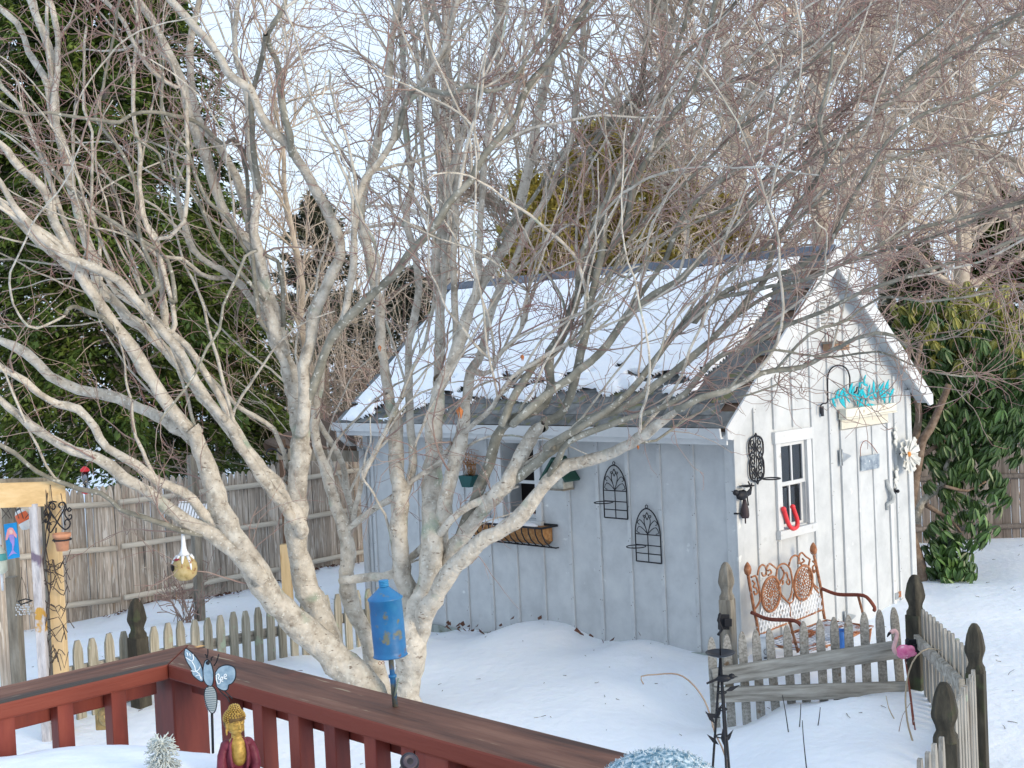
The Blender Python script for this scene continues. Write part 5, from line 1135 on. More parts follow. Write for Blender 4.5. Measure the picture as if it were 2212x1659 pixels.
for i in range(40):
    u = random.uniform(a[0], b[0]); q.tube([(u, b[1]-.02, .09), (u+random.uniform(-.05, .05), b[1]+.1, random.uniform(.04, .16)), (u+random.uniform(-.12, .12), b[1]+random.uniform(.12, .26), random.uniform(.02, .2))], .003, 4)
q.build('dried_stems', M['coir'], root, LF, kind='stuff')
# ================================================================== RUSTY BENCH
BO = .20; BF = GF
def bb(x, y): return gw2(zB(x, y), BO)
bc = G(*zB(700, 900), BO); bench = empty('garden_bench', (float(bc[0]), float(bc[1])-.2, .05), 'ornate rusty iron garden bench with a white lattice back against the gable wall', 'bench')
def bw(pts, r, nm, mat, step=.02): q = MB(); wire(q, [bb(*p_) for p_ in pts], r, BO, 6, step); return q.build(nm, M[mat], bench, BF)
for pts in ([(335, 480), (348, 560), (372, 700), (400, 860), (430, 1000), (450, 1140)], [(1045, 260), (1062, 340), (1095, 500), (1122, 640), (1145, 850), (1165, 970)]):
    bw(pts, .013, 'back_post', 'rust'); c = bb(*pts[0]); q = MB(); q.lathe([(.008, -.02), (.026, .0), (.032, .03), (.026, .06), (.012, .085), (.002, .095)], 10, frame((c[0], c[1], BO), (1, 0, 0), (0, 0, -1), (0, 1, 0))); q.build('finial', M['rust'], bench, BF)
for cx_, cy_, t0 in ((575, 700, 0), (925, 578, 1)):
    c = bb(cx_, cy_); rx, ry = abs(bb(cx_+98, cy_)[0]-c[0]), abs(bb(cx_, cy_-185)[1]-c[1]); tl = .10
    def rot(u, v): return (c[0]+u*math.cos(tl)-v*math.sin(tl)*-1*.6, c[1]+v)
    q = MB(); q.tube([(*rot(rx*math.cos(a), ry*math.sin(a)), BO+.01) for a in np.linspace(0, 6.2832, 37)], .012, 6, cap=False); md = q.build('medallion', M['rust'], bench, BF)
    q = MB(); rr_ = random.Random(t0+4)
    for k in range(3):
        nn = (6, 11, 15)[k]; fr_k = (.25, .52, .78)[k]
        for j in range(nn):
            an = 6.2832*j/nn+k*.4; u, v = rx*fr_k*math.cos(an), ry*fr_k*math.sin(an); uu = rot(u, v)
            L = spiral(uu[0], uu[1], rx*.17, rx*.05, an+rr_.uniform(-1, 1), .95, 10); q.tube([(p_[0], p_[1], BO+.01) for p_ in L], .0055, 4)
    q.tube([(*rot(rx*.10*math.cos(a), rx*.10*math.sin(a)), BO+.01) for a in np.linspace(0, 6.2832, 11)], .006, 4)
    q.build('lacework', M['rust'], md, BF)
for pts in ([(440, 500), (455, 425), (495, 385), (530, 420), (532, 490), (500, 505), (485, 470)], [(530, 500), (540, 420), (568, 375), (605, 395), (650, 432)], [(555, 500), (590, 470), (575, 440), (555, 450)],
            [(650, 432), (680, 390), (725, 373), (770, 400), (800, 460), (818, 600), (800, 720), (772, 770)], [(650, 440), (640, 560), (680, 680), (745, 765)], [(690, 410), (725, 470), (712, 530), (688, 560), (690, 600), (715, 590), (712, 555)],
            [(735, 480), (755, 470), (765, 520), (790, 570), (775, 600), (755, 575), (765, 545)], [(775, 400), (800, 320), (840, 285), (880, 300), (895, 360), (930, 400)], [(880, 380), (890, 285), (920, 256), (960, 295), (1005, 325)], [(910, 370), (945, 345), (925, 320)],
            [(1005, 325), (992, 420), (1010, 520), (1050, 600), (1095, 640)], [(1035, 345), (1065, 380), (1035, 410), (1050, 470), (1065, 440)], [(372, 520), (420, 508), (442, 580), (462, 680), (465, 770), (430, 840), (405, 872)], [(385, 560), (412, 590), (395, 625), (430, 640), (440, 690), (410, 705), (402, 670)],
            [(680, 640), (700, 720), (745, 770), (790, 800), (825, 760), (835, 690)], [(1030, 560), (1060, 640), (1100, 690)]):
    bw(pts, .0085, 'scroll', 'rust', .015)
poly = [bb(*p_) for p_ in ((478, 870), (492, 815), (530, 870), (590, 900), (640, 865), (682, 752), (715, 790), (750, 815), (790, 795), (838, 700), (870, 750), (935, 775), (985, 735), (1030, 628), (1075, 675), (1118, 700), (1147, 868), (960, 945), (800, 1005), (640, 1065), (462, 1142), (440, 960))]
pa = np.array(poly)
def inpoly(u, v):
    c = False; j = len(pa)-1
    for i in range(len(pa)):
        if (pa[i, 1] > v) != (pa[j, 1] > v) and u < (pa[j, 0]-pa[i, 0])*(v-pa[i, 1])/(pa[j, 1]-pa[i, 1])+pa[i, 0]: c = not c
        j = i
    return c
q = MB(); u0, u1, v0, v1 = pa[:, 0].min(), pa[:, 0].max(), pa[:, 1].min(), pa[:, 1].max()
for s in (-1, 1):
    for k in range(-60, 90):
        base = u0+k*.046; run = None; last = None
        for t_ in np.arange(0, v1-v0+.01, .012):
            u, v = base+s*t_*.52, v0+t_; ok = inpoly(u, v)
            if ok and run is None: run = (u, v)
            if not ok and run is not None: q.bar((run[0], run[1], BO+.002*s), (last[0], last[1], BO+.002*s), .014, .0035, (0, 0, 1)); run = None
            last = (u, v)
q.build('lattice', M['chipped'], bench, BF, kind='stuff')
q = MB(); wire(q, [poly[-2], poly[-3], poly[-4], poly[-5], poly[-6]], .009, BO); q.build('lower_back_rail', M['rust'], bench, BF)
q = MB(); wire(q, [bb(785, 800), bb(800, 1005)], .006, BO); q.build('back_strut', M['rust'], bench, BF)
# arms, seat, legs
vs = bb(1160, 985)[1]; ua, ub = bb(455, 1140)[0], bb(1160, 970)[0]
for (x, y), nm in (((372, 900), 0), ((1125, 640), 1)):
    a = bb(x, y); q = MB(); va = a[1]+(0 if nm else -.0)
    L = smoothline(np.array([(a[0], va, BO, 0), (a[0], va-.035, BO+.16, 0), (a[0], va-.02, BO+.36, 0), (a[0], va-.03, BO+.44, 0), (a[0], va-.11, BO+.51, 0), (a[0]+.005, va-.14, BO+.50, 0)]), .03)
    q.tube(L[:, :3], .016, 8); arm = q.build('armrest', M['rust_dark'], bench, BF)
    q = MB(); q.tube([(a[0], va-.03, BO+.36), (a[0]+.01, vs, BO+.42)], .011, 6); q.build('arm_support', M['rust'], bench, BF)
q = MB(); sd = .45
for k in range(24):
    u = ua+(ub-ua)*k/23
    q.tube([(u+.012*math.sin(j*1.6+k*1.3), vs+.004*math.sin(j+k), BO+.02+sd*j/10) for j in range(11)], .0075, 4)
for k in range(11):
    z = BO+.02+sd*k/10; q.tube([(ua+(ub-ua)*j/16, vs+.003*math.cos(j+k), z+.008*math.sin(j*1.9+k)) for j in range(17)], .0065, 4)
q.build('seat_lattice', pm('worn_white_and_rust', [(.50, .53, .58), (.62, .64, .68)], scale=12, spots=[((.30, .11, .05), 5, .50, .08)], rnd=0), bench, BF, kind='stuff')
q = MB(); q.tube([(ua, vs, BO+.02), (ua, vs, BO+sd), ((ua+ub)/2, vs-.02, BO+sd+.03), (ub, vs, BO+sd), (ub, vs, BO+.02), (ua, vs, BO+.02)], .012, 6); q.build('seat_rim', M['rust'], bench, BF)
for u in (ua, ub):
    for z, l in ((BO, 0), (BO+sd, 1)):
        q = MB(); q.tube([(u, vs, z), (u+(.02 if u == ua else -.02), vs-.2, z+(-.03 if l else .03)), (u, vs-.42, z+(.03 if l else -.03))], .012, 6); q.build('leg', M['rust'], bench, BF)
# things by the bench
c, d = onground(1817, 1430); c = P(1817, 1406, 10.3); gg = gz1(c[0], c[1])
q = MB(); q.lathe([(.035, 0), (.05, .0), (.062, .14), (.07, .19), (.06, .19), (.05, .06), (.001, .05)], 14, T(c[0], c[1], float(c[2])-.02)); q.build('blue_pot', flat('blue_plastic', (.03, .13, .42), .45), None, label='small bright blue pot half hidden behind the gate pickets', cat='pot')
c = P(1652, 1428, 9.95); root = empty('white_jug', c, 'white plastic jug standing in the snow behind the gate', 'jug')
q = MB(); q.lathe([(.045, 0), (.055, .01), (.055, .13), (.035, .16), (.025, .17), (.025, .19)], 14, T(c), sq=.3); q.build('body', flat('white_plastic', (.72, .74, .76), .4), root)
q = MB(); q.lathe([(.029, 0), (.029, .02), (.001, .021)], 12, T(c[0], c[1], c[2]+.19)); q.build('cap', M['chipped'], root)
q = MB(); fr = cf(Vector(c)-FH*.06); ring(q, (0, .09, .004), .016, t=.002, ry=.022, n=14, m=4); q.box(-.018, .018, .035, .045, .0, .004); q.build('printed_mark', M['dark'], root, fr)
# ================================================================== FLAMINGO AND STEMS
fd = 8.9; c = P(1953, 1408, fd); pink = pm('faded_pink_plastic', [(.62, .10, .26), (.78, .28, .42)], scale=26, rough=.5, rnd=0, spots=[((.85, .55, .60), 22, .6, .08)]); ppale = flat('pale_pink_plastic', (.62, .38, .38), .5)
root = empty('flamingo', (c[0], c[1], gz1(c[0], c[1])), 'small pink plastic flamingo ornament in front of the mossy hinge post', 'garden ornament')
F_ = cf(c); q = MB(); q.ball((0, 0, 0), (.062, .052, .04), 14, 10); q.ball((.045, .01, 0), (.035, .035, .03), 10, 8); o = q.build('body', pink, root, F_)
for s in (-1, 1):
    for k in range(3):
        q = MB(); q.ball((.012+.012*k, .008-.008*k, s*.036), (.045, .026-.003*k, .006), 10, 6); q.build('wing_feather', pink, root, F_)
q = MB(); nk = smoothline(np.array([(-.05, -.01, 0, 0), (-.072, .03, 0, 0), (-.055, .085, 0, 0), (-.045, .13, 0, 0), (-.060, .155, 0, 0), (-.082, .15, 0, 0)]), .015); q.tube(nk[:, :3], np.linspace(.018, .012, len(nk)), 8); q.ball((-.080, .147, 0), (.020, .017, .014), 8, 6); q.build('neck', ppale, root, F_)
q = MB(); q.lathe([(.013, 0), (.012, .015), (.006, .035), (.001, .045)], 8, frame((-.092, .145, 0), (1, 0, 0), (0, 0, 1), (-.55, -.83, 0))); q.build('beak', M['dark'], root, F_)
gb_, _ = onground(1982, 1590); 
for (x1_, y1_) in ((1981, 1588), (1976, 1575)):
    e, _d = onground(x1_, y1_); q = MB(); q.tube([Vector(c)+RH*.005-Vector((0, 0, .04)), (Vector(c)*.5+Vector(e)*.5), Vector(e)-Vector((0, 0, .1))], .0045, 6); q.build('leg', M['rust_dark'], root)
def rod(pts, r, label, name='dry_stem', mat='twig', group='bare stems poking out of the garden snow', cat='plant stem', dd=None):
    e, d = onground(*pts[-1]) if dd is None else (None, dd)
    A = [P(x, y, d) for x, y in pts]; L = smoothline(np.array([list(a)+[0] for a in A]), .04)[:, :3]
    if dd is None: L = np.vstack([L, L[-1]-np.array([0, 0, .08])])
    q = MB(); q.tube(L, np.linspace(r*.6, r, len(L)), 6); return q.build(name, M[mat] if isinstance(mat, str) else mat, None, label=label, cat=cat, group=group)
pale = flat('pale_dry_stem', (.42, .34, .24), .9)
for pts, lb in (([(1690, 1501), (1697, 1540), (1703, 1581)], 'thin dark stem in the snow left of the others by the gate'), ([(1730, 1520), (1729, 1545), (1727, 1570)], 'short dark stem in the snow second from the left'), ([(1733, 1556), (1736, 1600), (1742, 1658)], 'longest dark stem in the foreground garden snow'), ([(1772, 1528), (1770, 1548), (1767, 1567)], 'short upright stem in the snow right of the longest one')):
    rod(pts, .0045, lb, mat=iron)
rod([(1914, 1503), (1920, 1530), (1931, 1552)], .005, 'leaning brown stem in front of the gate bottom rail end', mat=pale)
rod([(1968, 1516), (1950, 1545), (1942, 1580)], .003, 'crooked thin stem left of the flamingo legs', mat='twig')
rod([(2033, 1405), (2005, 1401), (1980, 1417), (1964, 1449), (1956, 1500), (1960, 1558), (1971, 1600)], .007, 'pale arching dry stem hooked around beside the flamingo', mat=pale)
rod([(1390, 1478), (1385, 1461), (1420, 1457), (1451, 1455), (1475, 1461), (1500, 1482), (1521, 1512), (1534, 1545), (1544, 1583), (1559, 1613), (1574, 1659), (1590, 1730), (1600, 1800)], .0062, 'long arching cane bowing over the snow toward the shed', name='arching_cane', mat=pm('cane_bark', [(.20, .12, .08), (.42, .33, .25)], scale=3, rough=.9, bump=0), group=None, cat='plant stem')
# ================================================================== BLACK OBELISK STAKE WITH DISH
od = 5.7; c = P(1556, 1416, od); zg = gz1(c[0], c[1])
root = empty('bird_dish_stake', (c[0], c[1], zg), 'tall black three legged garden stake with a shallow dish and a metal bird', 'garden stake')
q = MB(); q.lathe([(.002, -.006), (.03, -.004), (.058, .006), (.068, .014), (.066, .016), (.055, .010), (.03, .0), (.002, -.002)], 28, T(c)); q.build('dish', flat('dark_pewter', (.03, .035, .045), .35, .4), root)
q = MB(); q.tube([c, P(1555, 1370, od), P(1554, 1335, od)], [.0035, .0028, .001], 6); q.build('spike', iron, root)
for i, (x, dz) in enumerate(((1544, .05), (1565, -.05), (1575, .0))):
    a = Vector(P(1556, 1420, od)); b = Vector(P(x, 1659, od))+FH*dz; dr = (b-a); k = (a.z-zg+.05)/-dr.z; e = a+dr*k
    q = MB(); q.tube([a, e], .0062, 6); lg = q.build('leg', iron, root)
for (x, y, a0) in ((1539, 1556, -.6), (1550, 1545, .4), (1546, 1603, -.8), (1570, 1598, .6), (1562, 1600, 0), (1575, 1490, 1.2), (1548, 1548, -1.2)):
    c2 = P(x, y, od); fr = cf(c2) @ RZ(-a0) ; q = MB(); q.prism([(0, -.02), (.010, .01), (0, .055), (-.010, .01)], fr @ T(0, 0, -.002), .004); q.build('leaf', iron, root)
c2 = P(1562, 1463, od); q = MB(); F2_ = cf(c2); q.ball((.0, 0, .02), (.036, .017, .015), 12, 8); q.ball((.036, .008, .02), (.016, .014, .012), 8, 6); q.prism([(-.03, .004), (-.08, -.016), (-.078, -.024), (-.03, -.008)][::-1], T(0, 0, .016), .006); q.prism([(.048, .010), (.066, .004), (.048, .002)][::-1], T(0, 0, .018), .004); q.build('bird', iron, root, F2_)
for z_ in (1496, 1532, 1590):
    q = MB(); p_ = P(1560, z_, od); ring(q, p_, .014+.00009*(z_-1450), RH, FH, .0035, 12, 5); q.build('brace_ring', iron, root)
# ================================================================== ARBOR AT THE LEFT
ad = 9.1
def vpost(xl, xr, yt, yb, d, mat, root, name, dx=.09, extra=.3):
    a, b = P((xl+xr)/2, yt, d), P((xl+xr)/2, yb, d); wd = (xr-xl)*d/FPX; q = MB()
    zt, zb = a[2], gz1(b[0], b[1])-extra; c = (a+b)/2
    q.box(-wd/2, wd/2, -dx/2, dx/2, zb, zt); return q.build(name, M[mat], root, T(c[0], c[1], 0) @ RZ(math.atan2(RH.y, RH.x)), bevel=.004)
c = P(110, 1600, ad); arbor = empty('arbor', (c[0], c[1], gz1(c[0], c[1])), 'timber arbor with a new pine beam, a new post and a peeling painted post', 'arbor')
vpost(113, 139, 1088, 1592, ad, 'lumber_v', arbor, 'new_post'); vpost(79, 98, 1086, 1592, ad-.15, 'oldpaint', arbor, 'old_painted_post', .07); vpost(99.5, 112, 1086, 1592, ad+.1, 'grey_post', arbor, 'weathered_post', .06)
a, b = Vector(P(141, 1066, ad-.08)), Vector(P(-330, 1082, ad-.75)); ax = (b-a).normalized(); q = MB()
q.prism([(0, .085), (0, -.08), (3.2, -.08), (3.2, .085), (.10, .095)][::-1], frame(a+Vector((0, 0, -.005)), ax, (0, 0, 1), ax.cross(Vector((0, 0, 1)))) @ T(0, 0, -.02), .04); q.build('beam', M['lumber'], arbor, bevel=.003)
q = MB(); q.prism([(0.02, .11), (0.02, .06), (3.2, .06), (3.2, .11)][::-1], frame(a+Vector((0, 0, .0)), ax, (0, 0, 1), ax.cross(Vector((0, 0, 1)))) @ T(0, 0, .10), .04); q.build('rear_beam', M['grey_post'], arbor)
# wiry vine wound round the posts
q = MB(); rr_ = random.Random(3)
for k in range(34):
    y = 1120+rr_.random()*460; x = 100+rr_.uniform(-18, 12); d0 = ad-.12; L = rr_.uniform(20, 62)
    pts = [(x+L*t_*(1 if k % 2 else .8), y+rr_.uniform(-26, 26)*t_+6*math.sin(t_*7+k), d0+.03*math.sin(t_*5+k)) for t_ in np.linspace(0, 1, 6)]
    q.tube([P(*p_) for p_ in pts], .0035, 4)
q.tube([P(100+7*math.sin(k*.55), 1100+k*14, ad-.14+.02*math.cos(k*.5)) for k in range(36)], .005, 5)
q.tube([P(104+6*math.sin(k*.5+2), 1090+k*14, ad-.13) for k in range(37)], .004, 5)
for k in range(12):
    x = rr_.uniform(5, 135); q.tube([P(x, 1075+rr_.uniform(-30, 20), ad-.16), P(x+rr_.uniform(-10, 10), 1095, ad-.17), P(x+rr_.uniform(-20, 20), 1120, ad-.13)], .003, 4)
q.build('climbing_vine', flat('dark_vine', (.07, .055, .05), .9), None, label='dark wiry vine winding around the arbor posts and beam', cat='vine', kind='stuff')
# scroll bracket and pot
c = P(*zC(600, 600), ad-.16); Fb = cf(c); root = empty('scroll_bracket', c, 'black iron scroll bracket with pot ring fixed to the new arbor post', 'bracket'); s_ = ad*.2/FPX
def zc(x, y): return ((x-600)*s_, -(y-600)*s_)
q = MB()
for pts in ([(560, 510), (585, 525), (605, 500), (590, 465), (560, 455), (535, 490), (545, 540), (580, 600), (620, 670), (660, 720), (700, 745), (745, 710), (750, 660), (715, 640), (690, 670), (700, 700)],
            [(660, 515), (640, 490), (655, 460), (690, 455), (705, 490), (690, 540), (650, 600), (610, 670), (570, 730), (540, 770), (515, 740), (510, 690), (530, 660), (550, 690)],
            [(690, 450), (715, 480), (720, 520), (745, 555), (770, 535), (750, 515), (735, 535)], [(720, 520), (700, 560), (705, 600), (740, 640), (770, 620), (765, 590), (740, 600)],
            [(535, 490), (500, 520), (480, 560), (500, 590), (515, 565)], [(545, 540), (540, 600), (505, 660), (485, 640), (495, 620)], [(620, 450), (580, 440), (540, 450)], [(600, 720), (590, 800), (570, 850), (590, 885), (615, 870)]):
    L = smooth2([zc(*p_) for p_ in pts], .012); q.tube([(a[0], a[1], 0) for a in L], .0055, 5)
q.build('scrollwork', iron, root, Fb)
pc = zc(710, 830); q = MB(); ring(q, (pc[0], pc[1], .10), .062, (1, 0, 0), (0, 0, 1), .006); q.tube([(zc(600, 840)[0], zc(600, 840)[1], 0), (pc[0]-.05, pc[1], .07)], .006, 5); q.build('pot_ring', iron, root, Fb)
q = MB(); Lp = [(.036, -.078), (.040, -.078), (.052, .016), (.062, .018), (.064, .045), (.056, .045), (.050, .0), (.001, -.01)]; q.lathe(Lp, 20, Fb @ T(pc[0], pc[1], .10) @ Matrix.Rotation(R_(-90), 4, 'X')); q.build('terracotta_pot', M['terracotta'], None, label='terracotta flower pot held by the scroll bracket on the arbor', cat='flower pot')
# far weathered post with the mermaid panel, buoys, chime
pdp = 9.9
root = empty('weathered_post', P(32, 1400, pdp), 'grey weathered timber posts behind the mermaid panel at the left edge', 'post')
vpost(16, 40, 1085, 1400, pdp, 'grey_post', root, 'post'); vpost(-8, 7, 1075, 1400, pdp+.6, 'stockade', root, 'post'); vpost(20, 42, 1245, 1400, pdp-.15, 'grey_post', root, 'post')
sgm = [P(*zC(*p_), pdp-.2) for p_ in ((70, 682), (203, 668), (217, 1045), (92, 1062))]
o = Vector(sgm[3]); Fm = cf(o); s_ = (pdp-.2)*.2/FPX
def zm(x, y): return ((x-92)*s_, -(y-1062)*s_)
root = empty('mermaid_panel', o, 'bright blue painted panel showing a pink haired mermaid hanging on the weathered post', 'painting')
q = MB(); q.prism([zm(70, 682), zm(203, 668), zm(217, 1045), zm(92, 1062)][::-1], T(0, 0, 0), .015); q.build('board', flat('bright_blue_paint', (.01, .28, .66), .6), root, Fm)
def blob(pts, col, nm, z): q = MB(); q.prism([zm(*p_) for p_ in pts][::-1], T(0, 0, z), .0015); q.build(nm, flat(nm+'_paint', col, .6, var=.1), root, Fm)
blob([(110, 735), (135, 718), (165, 722), (185, 760), (205, 800), (200, 835), (180, 815), (165, 800), (120, 810), (100, 850), (80, 855), (90, 800)], (.82, .35, .36), 'painted_hair', .0155)
blob([(128, 740), (160, 742), (166, 775), (150, 790), (132, 780)], (.80, .55, .48), 'painted_face', .0172)
blob([(120, 795), (175, 795), (180, 850), (175, 900), (160, 960), (175, 985), (200, 1005), (160, 1000), (140, 1010), (100, 1035), (130, 990), (148, 960), (150, 900), (130, 860)], (.36, .28, .66), 'painted_tail', .0174)
def buoy(x, yt, yb, wpx, d, cols, label, tilt=0, stick=True):
    a, b = P(x, yt, d), P(x, yb, d); h = (a-b)[2]; r = wpx*d/FPX/2; root = empty('lobster_buoy', b, label, 'buoy'); R2 = cf(b) @ RZ(tilt) @ Matrix.Rotation(R_(-90), 4, 'X')
    pr = [(.3*r, 0), (.85*r, .04*h), (r, .15*h), (r, .55*h), (.9*r, .75*h), (.45*r, .93*h), (.18*r, h)]; zs = [p_[1] for p_ in pr]; rs = [p_[0] for p_ in pr]; cuts = [0]+[c_[0]*h for c_ in cols]
    for i, (f, cl, nm) in enumerate(cols):
        z0, z1_ = cuts[i]+.0005, cuts[i+1]; zz = np.linspace(z0, z1_, 6); q = MB(); q.lathe([(float(np.interp(z, zs, rs)), float(z)) for z in zz], 16, R2); q.build(nm, flat(nm, cl, .6, var=.12), root)
    if stick: q = MB(); q.lathe([(.008, -h*.6), (.011, -.001)], 8, R2); q.lathe([(.012, h+.001), (.012, h*1.25), (.009, h*1.45)], 8, R2); q.build('spindle', M['chipped'], root)
buoy(4, 1180, 1240, 25, 9.3, [(.5, (.62, .66, .56), 'cream_band'), (.75, (.10, .42, .42), 'teal_band'), (1, (.62, .66, .56), 'cream_top')], 'cream and teal lobster buoy at the far left edge')
buoy(62, 1092, 1142, 28, 9.4, [(.35, (.70, .70, .68), 'white_band'), (.75, (.78, .16, .06), 'orange_band'), (.9, (.70, .70, .68), 'white_collar'), (1, (.05, .06, .07), 'black_top')], 'orange and white lobster buoy hanging under the arbor beam', tilt=.45, stick=False)
c = P(50, 1300, 9.3); root = empty('wind_chime', c, 'small wind chime of shells on a black frame below the weathered post', 'wind chime'); Fw = cf(c)
q = MB(); q.tube([(-.05, 0, -.03), (.0, .012, -.05), (.055, 0, -.03), (.0, -.012, .04), (-.05, 0, -.03)], .005, 5); 
for x_ in (-.05, .055, 0): q.tube([(x_, 0, 0), (0, .19, 0)], .0015, 4)
q.tube([(0, .19, 0), (0, .26, 0)], .002, 4); q.build('frame', iron, root, Fw)
for k in range(9):
    x_ = -.05+.0125*k
    for j in range(5):
        q = MB(); q.ball((x_, -.02-.018*j, random.uniform(-.02, .02)), (.005, .007, .004), 6, 4); q.build('shell', flat('red_bead', (.5, .06, .04)) if (k == 4 and j == 3) else M['chipped'], root, Fw)
# hummingbird feeder
c = P(185, 1048, 9.05); root = empty('hummingbird_feeder', c, 'red and clear hummingbird feeder hanging from a branch above the fence', 'bird feeder'); red = flat('feeder_red', (.70, .03, .04), .35)
q = MB(); q.lathe([(.014, .095), (.034, .10), (.032, .115), (.010, .135)], 14, T(c)); q.build('lid', red, root)
q = MB(); q.lathe([(.016, -.03), (.020, .0), (.024, .0945)], 14, T(c)); q.build('bottle', M['glass'], root)
q = MB(); q.lathe([(.008, -.065), (.03, -.055), (.032, -.04), (.014, -.031)], 14, T(c)); q.build('feeder_base', red, root)
q = MB(); q.tube([(c[0], c[1], c[2]+.135), (c[0], c[1], c[2]+.30)], .002, 4); q.build('hanging_wire', iron, root)
# gourd birdhouse
gd = 9.25; c = P(*zC(1995, 1140), gd); root = empty('gourd_birdhouse', c, 'round gourd birdhouse with white drips hanging from a low limb', 'birdhouse'); s_ = gd*.2/FPX
Fg = cf(c); tan = pm('mottled_gourd_skin', [(.20, .16, .05), (.42, .32, .14), (.50, .42, .24)], scale=14, rough=.6, rnd=0, spots=[((.26, .13, .06), 20, .6, .06), ((.33, .36, .16), 8, .62, .1)])
pr = [(.002, -.107), (.05, -.098), (.082, -.065), (.092, -.02), (.088, .02), (.070, .055), (.045, .082), (.026, .11), (.017, .15), (.014, .20), (.012, .24), (.002, .246)]
k = 135*s_/.092; q = MB(); q.lathe([(r*k, z*k) for r, z in pr[:7]], 24, Fg @ Matrix.Rotation(R_(-90), 4, 'X')); q.build('gourd_body', tan, root)
q = MB(); q.lathe([(r*k*1.01, z*k) for r, z in pr[6:]], 16, Fg @ Matrix.Rotation(R_(-90), 4, 'X')); q.build('gourd_neck', M['chipped'], root)
for i in range(9):
    a = i*.7+.1; ln = (.03, .10, .05, .02, .09, .04, .02, .05, .03)[i]*k
    pts = []
    for t_ in np.linspace(0, 1, 6):
        z = .082*k-ln*t_; r = float(np.interp(z/k, [p_[1] for p_ in pr], [p_[0] for p_ in pr]))*k+.0015; pts.append((r*math.cos(a), z, r*math.sin(a)))
    q = MB(); q.tube(pts, [.011*k, .012*k, .010*k, .008*k, .007*k, .003*k], 6); q.build('white_drip', M['chipped'], root, Fg)
hd = Vector((-.82, .03, .57)).normalized(); q = MB(); pz = hd.to_track_quat('Z', 'Y').to_matrix().to_4x4(); q.lathe([(.001, .0), (.028*k, .0), (.028*k, .004), (.001, .004)], 18, Fg @ T(hd*.090*k) @ pz); q.build('entrance_hole', M['dark'], root)
q = MB(); q.ball((-.035*k, .058*k, .045*k), (.03*k, .012*k, .02*k), 10, 6); q.build('red_patch', flat('dark_red_patch', (.25, .03, .05)), root, Fg)
q = MB(); q.tube([Vector(c)+Vector((0, 0, .24*k)), Vector(c)+Vector((0, 0, .30*k)), P(394, 1142, 9.2)], .003, 5); q.build('hanging_wire', iron, root)
# white slatted feeder on a pole in front of the fence
d_ = 14.3; c = P(413, 1100, d_); root = empty('slatted_feeder', (c[0], c[1], gz1(c[0], c[1])), 'white slatted feeder box on a dark post in front of the stockade fence', 'bird feeder')
q = MB(); q.box(-.045, .045, -.045, .045, gz1(c[0], c[1])-.2, P(413, 985, d_)[2]); q.build('post', M['grey_post'], root, T(c[0]+FH.x*.15, c[1]+FH.y*.15, 0), bevel=.005)
Fs = cf(c)
for k in range(12):
    x_ = -.14+.034*k; q = MB(); q.bar((x_+.02, .10-.004*k, .0), (x_, -.075-.003*k, .10), .024, .008, (0, 0, 1)); q.build('slat', M['chipped'], root, Fs)
q = MB(); q.box(-.15, .26, .06, .085, -.02, .015); q.box(-.16, .25, -.12, -.09, .06, .10); q.build('crossbar', M['grey_post'], root, Fs)
# lean-to roof beside the shed
root = empty('lean_to', (*P(620, 1290, 13.6)[:2], 0), 'open wooden lean-to with a dark plank roof at the left of the shed', 'shelter')
A_, B_1, C_, D_ = (Vector(P(*t_)) for t_ in ((598, 962, 13.3), (772, 968, 13.7), (750, 884, 15.2), (570, 952, 15.0)))
for k in range(9):
    f0, f1 = k/9+.006, (k+1)/9-.006
    p_ = [A_.lerp(B_1, f0), A_.lerp(B_1, f1), D_.lerp(C_, f1), D_.lerp(C_, f0)]; dz = Vector((0, 0, -.03)); q = MB(); q.add(p_+[v+dz for v in p_], [(0, 1, 2, 3), (7, 6, 5, 4), (0, 4, 5, 1), (1, 5, 6, 2), (2, 6, 7, 3), (3, 7, 4, 0)]); q.build('roof_plank', M['underlay'], root)
q = MB(); q.bar(A_+Vector((0, 0, -.09)), B_1+Vector((0, 0, -.09)), .05, .12); q.build('fascia', M['grey_post'], root)
q = MB(); q.bar(D_+Vector((0, 0, -.09)), C_+Vector((0, 0, -.09)), .05, .12); q.build('beam', M['underlay'], root)
vpost(611, 624, 948, 1300, 13.4, 'underlay', root, 'post'); c = P(617, 1195, 13.3); vpost(609, 630, 1175, 1310, 13.2, 'lumber_v', root, 'post')
c = P(600, 975, 13.2); q = MB(); Fl = cf(c)
for pts in ([(0, 0), (-.05, .03), (-.10, .02), (-.12, -.03), (-.08, -.04)], [(0, 0), (.04, -.04), (.09, -.03), (.10, .02), (.06, .03)]): L_ = smooth2(pts, .02); q.tube([(a_[0], a_[1], 0) for a_ in L_], .008, 5)
q.build('lean_to_scroll', iron, root, Fl)
# gold face plaque by the picket fence
c = P(229, 1545, 8.6); root = empty('face_plaque', c, 'bronze coloured serene face plaque leaning by the picket fence seen through the railing', 'garden ornament'); Ff = cf(c); bronze = pm('bronze_paint', [(.10, .07, .03), (.30, .21, .09), (.42, .32, .15)], scale=9, rough=.45, metal=.3, rnd=0)
q = MB(); q.ball((.0, .0, 0), (.055, .075, .035), 16, 12); q.ball((.0, -.002, .035), (.009, .02, .012), 8, 6); q.ball((.0, -.038, .028), (.016, .006, .008), 8, 6)
for s in (-1, 1): q.ball((s*.022, .012, .028), (.014, .006, .008), 8, 6); q.ball((s*.022, .028, .027), (.017, .004, .006), 8, 6); q.ball((s*.055, -.01, .005), (.008, .028, .01), 8, 6)
q.build('face', bronze, root, Ff); q = MB(); q.box(-.085, .06, -.11, .10, -.05, -.02); q.build('backing', bronze, root, Ff, bevel=.008)
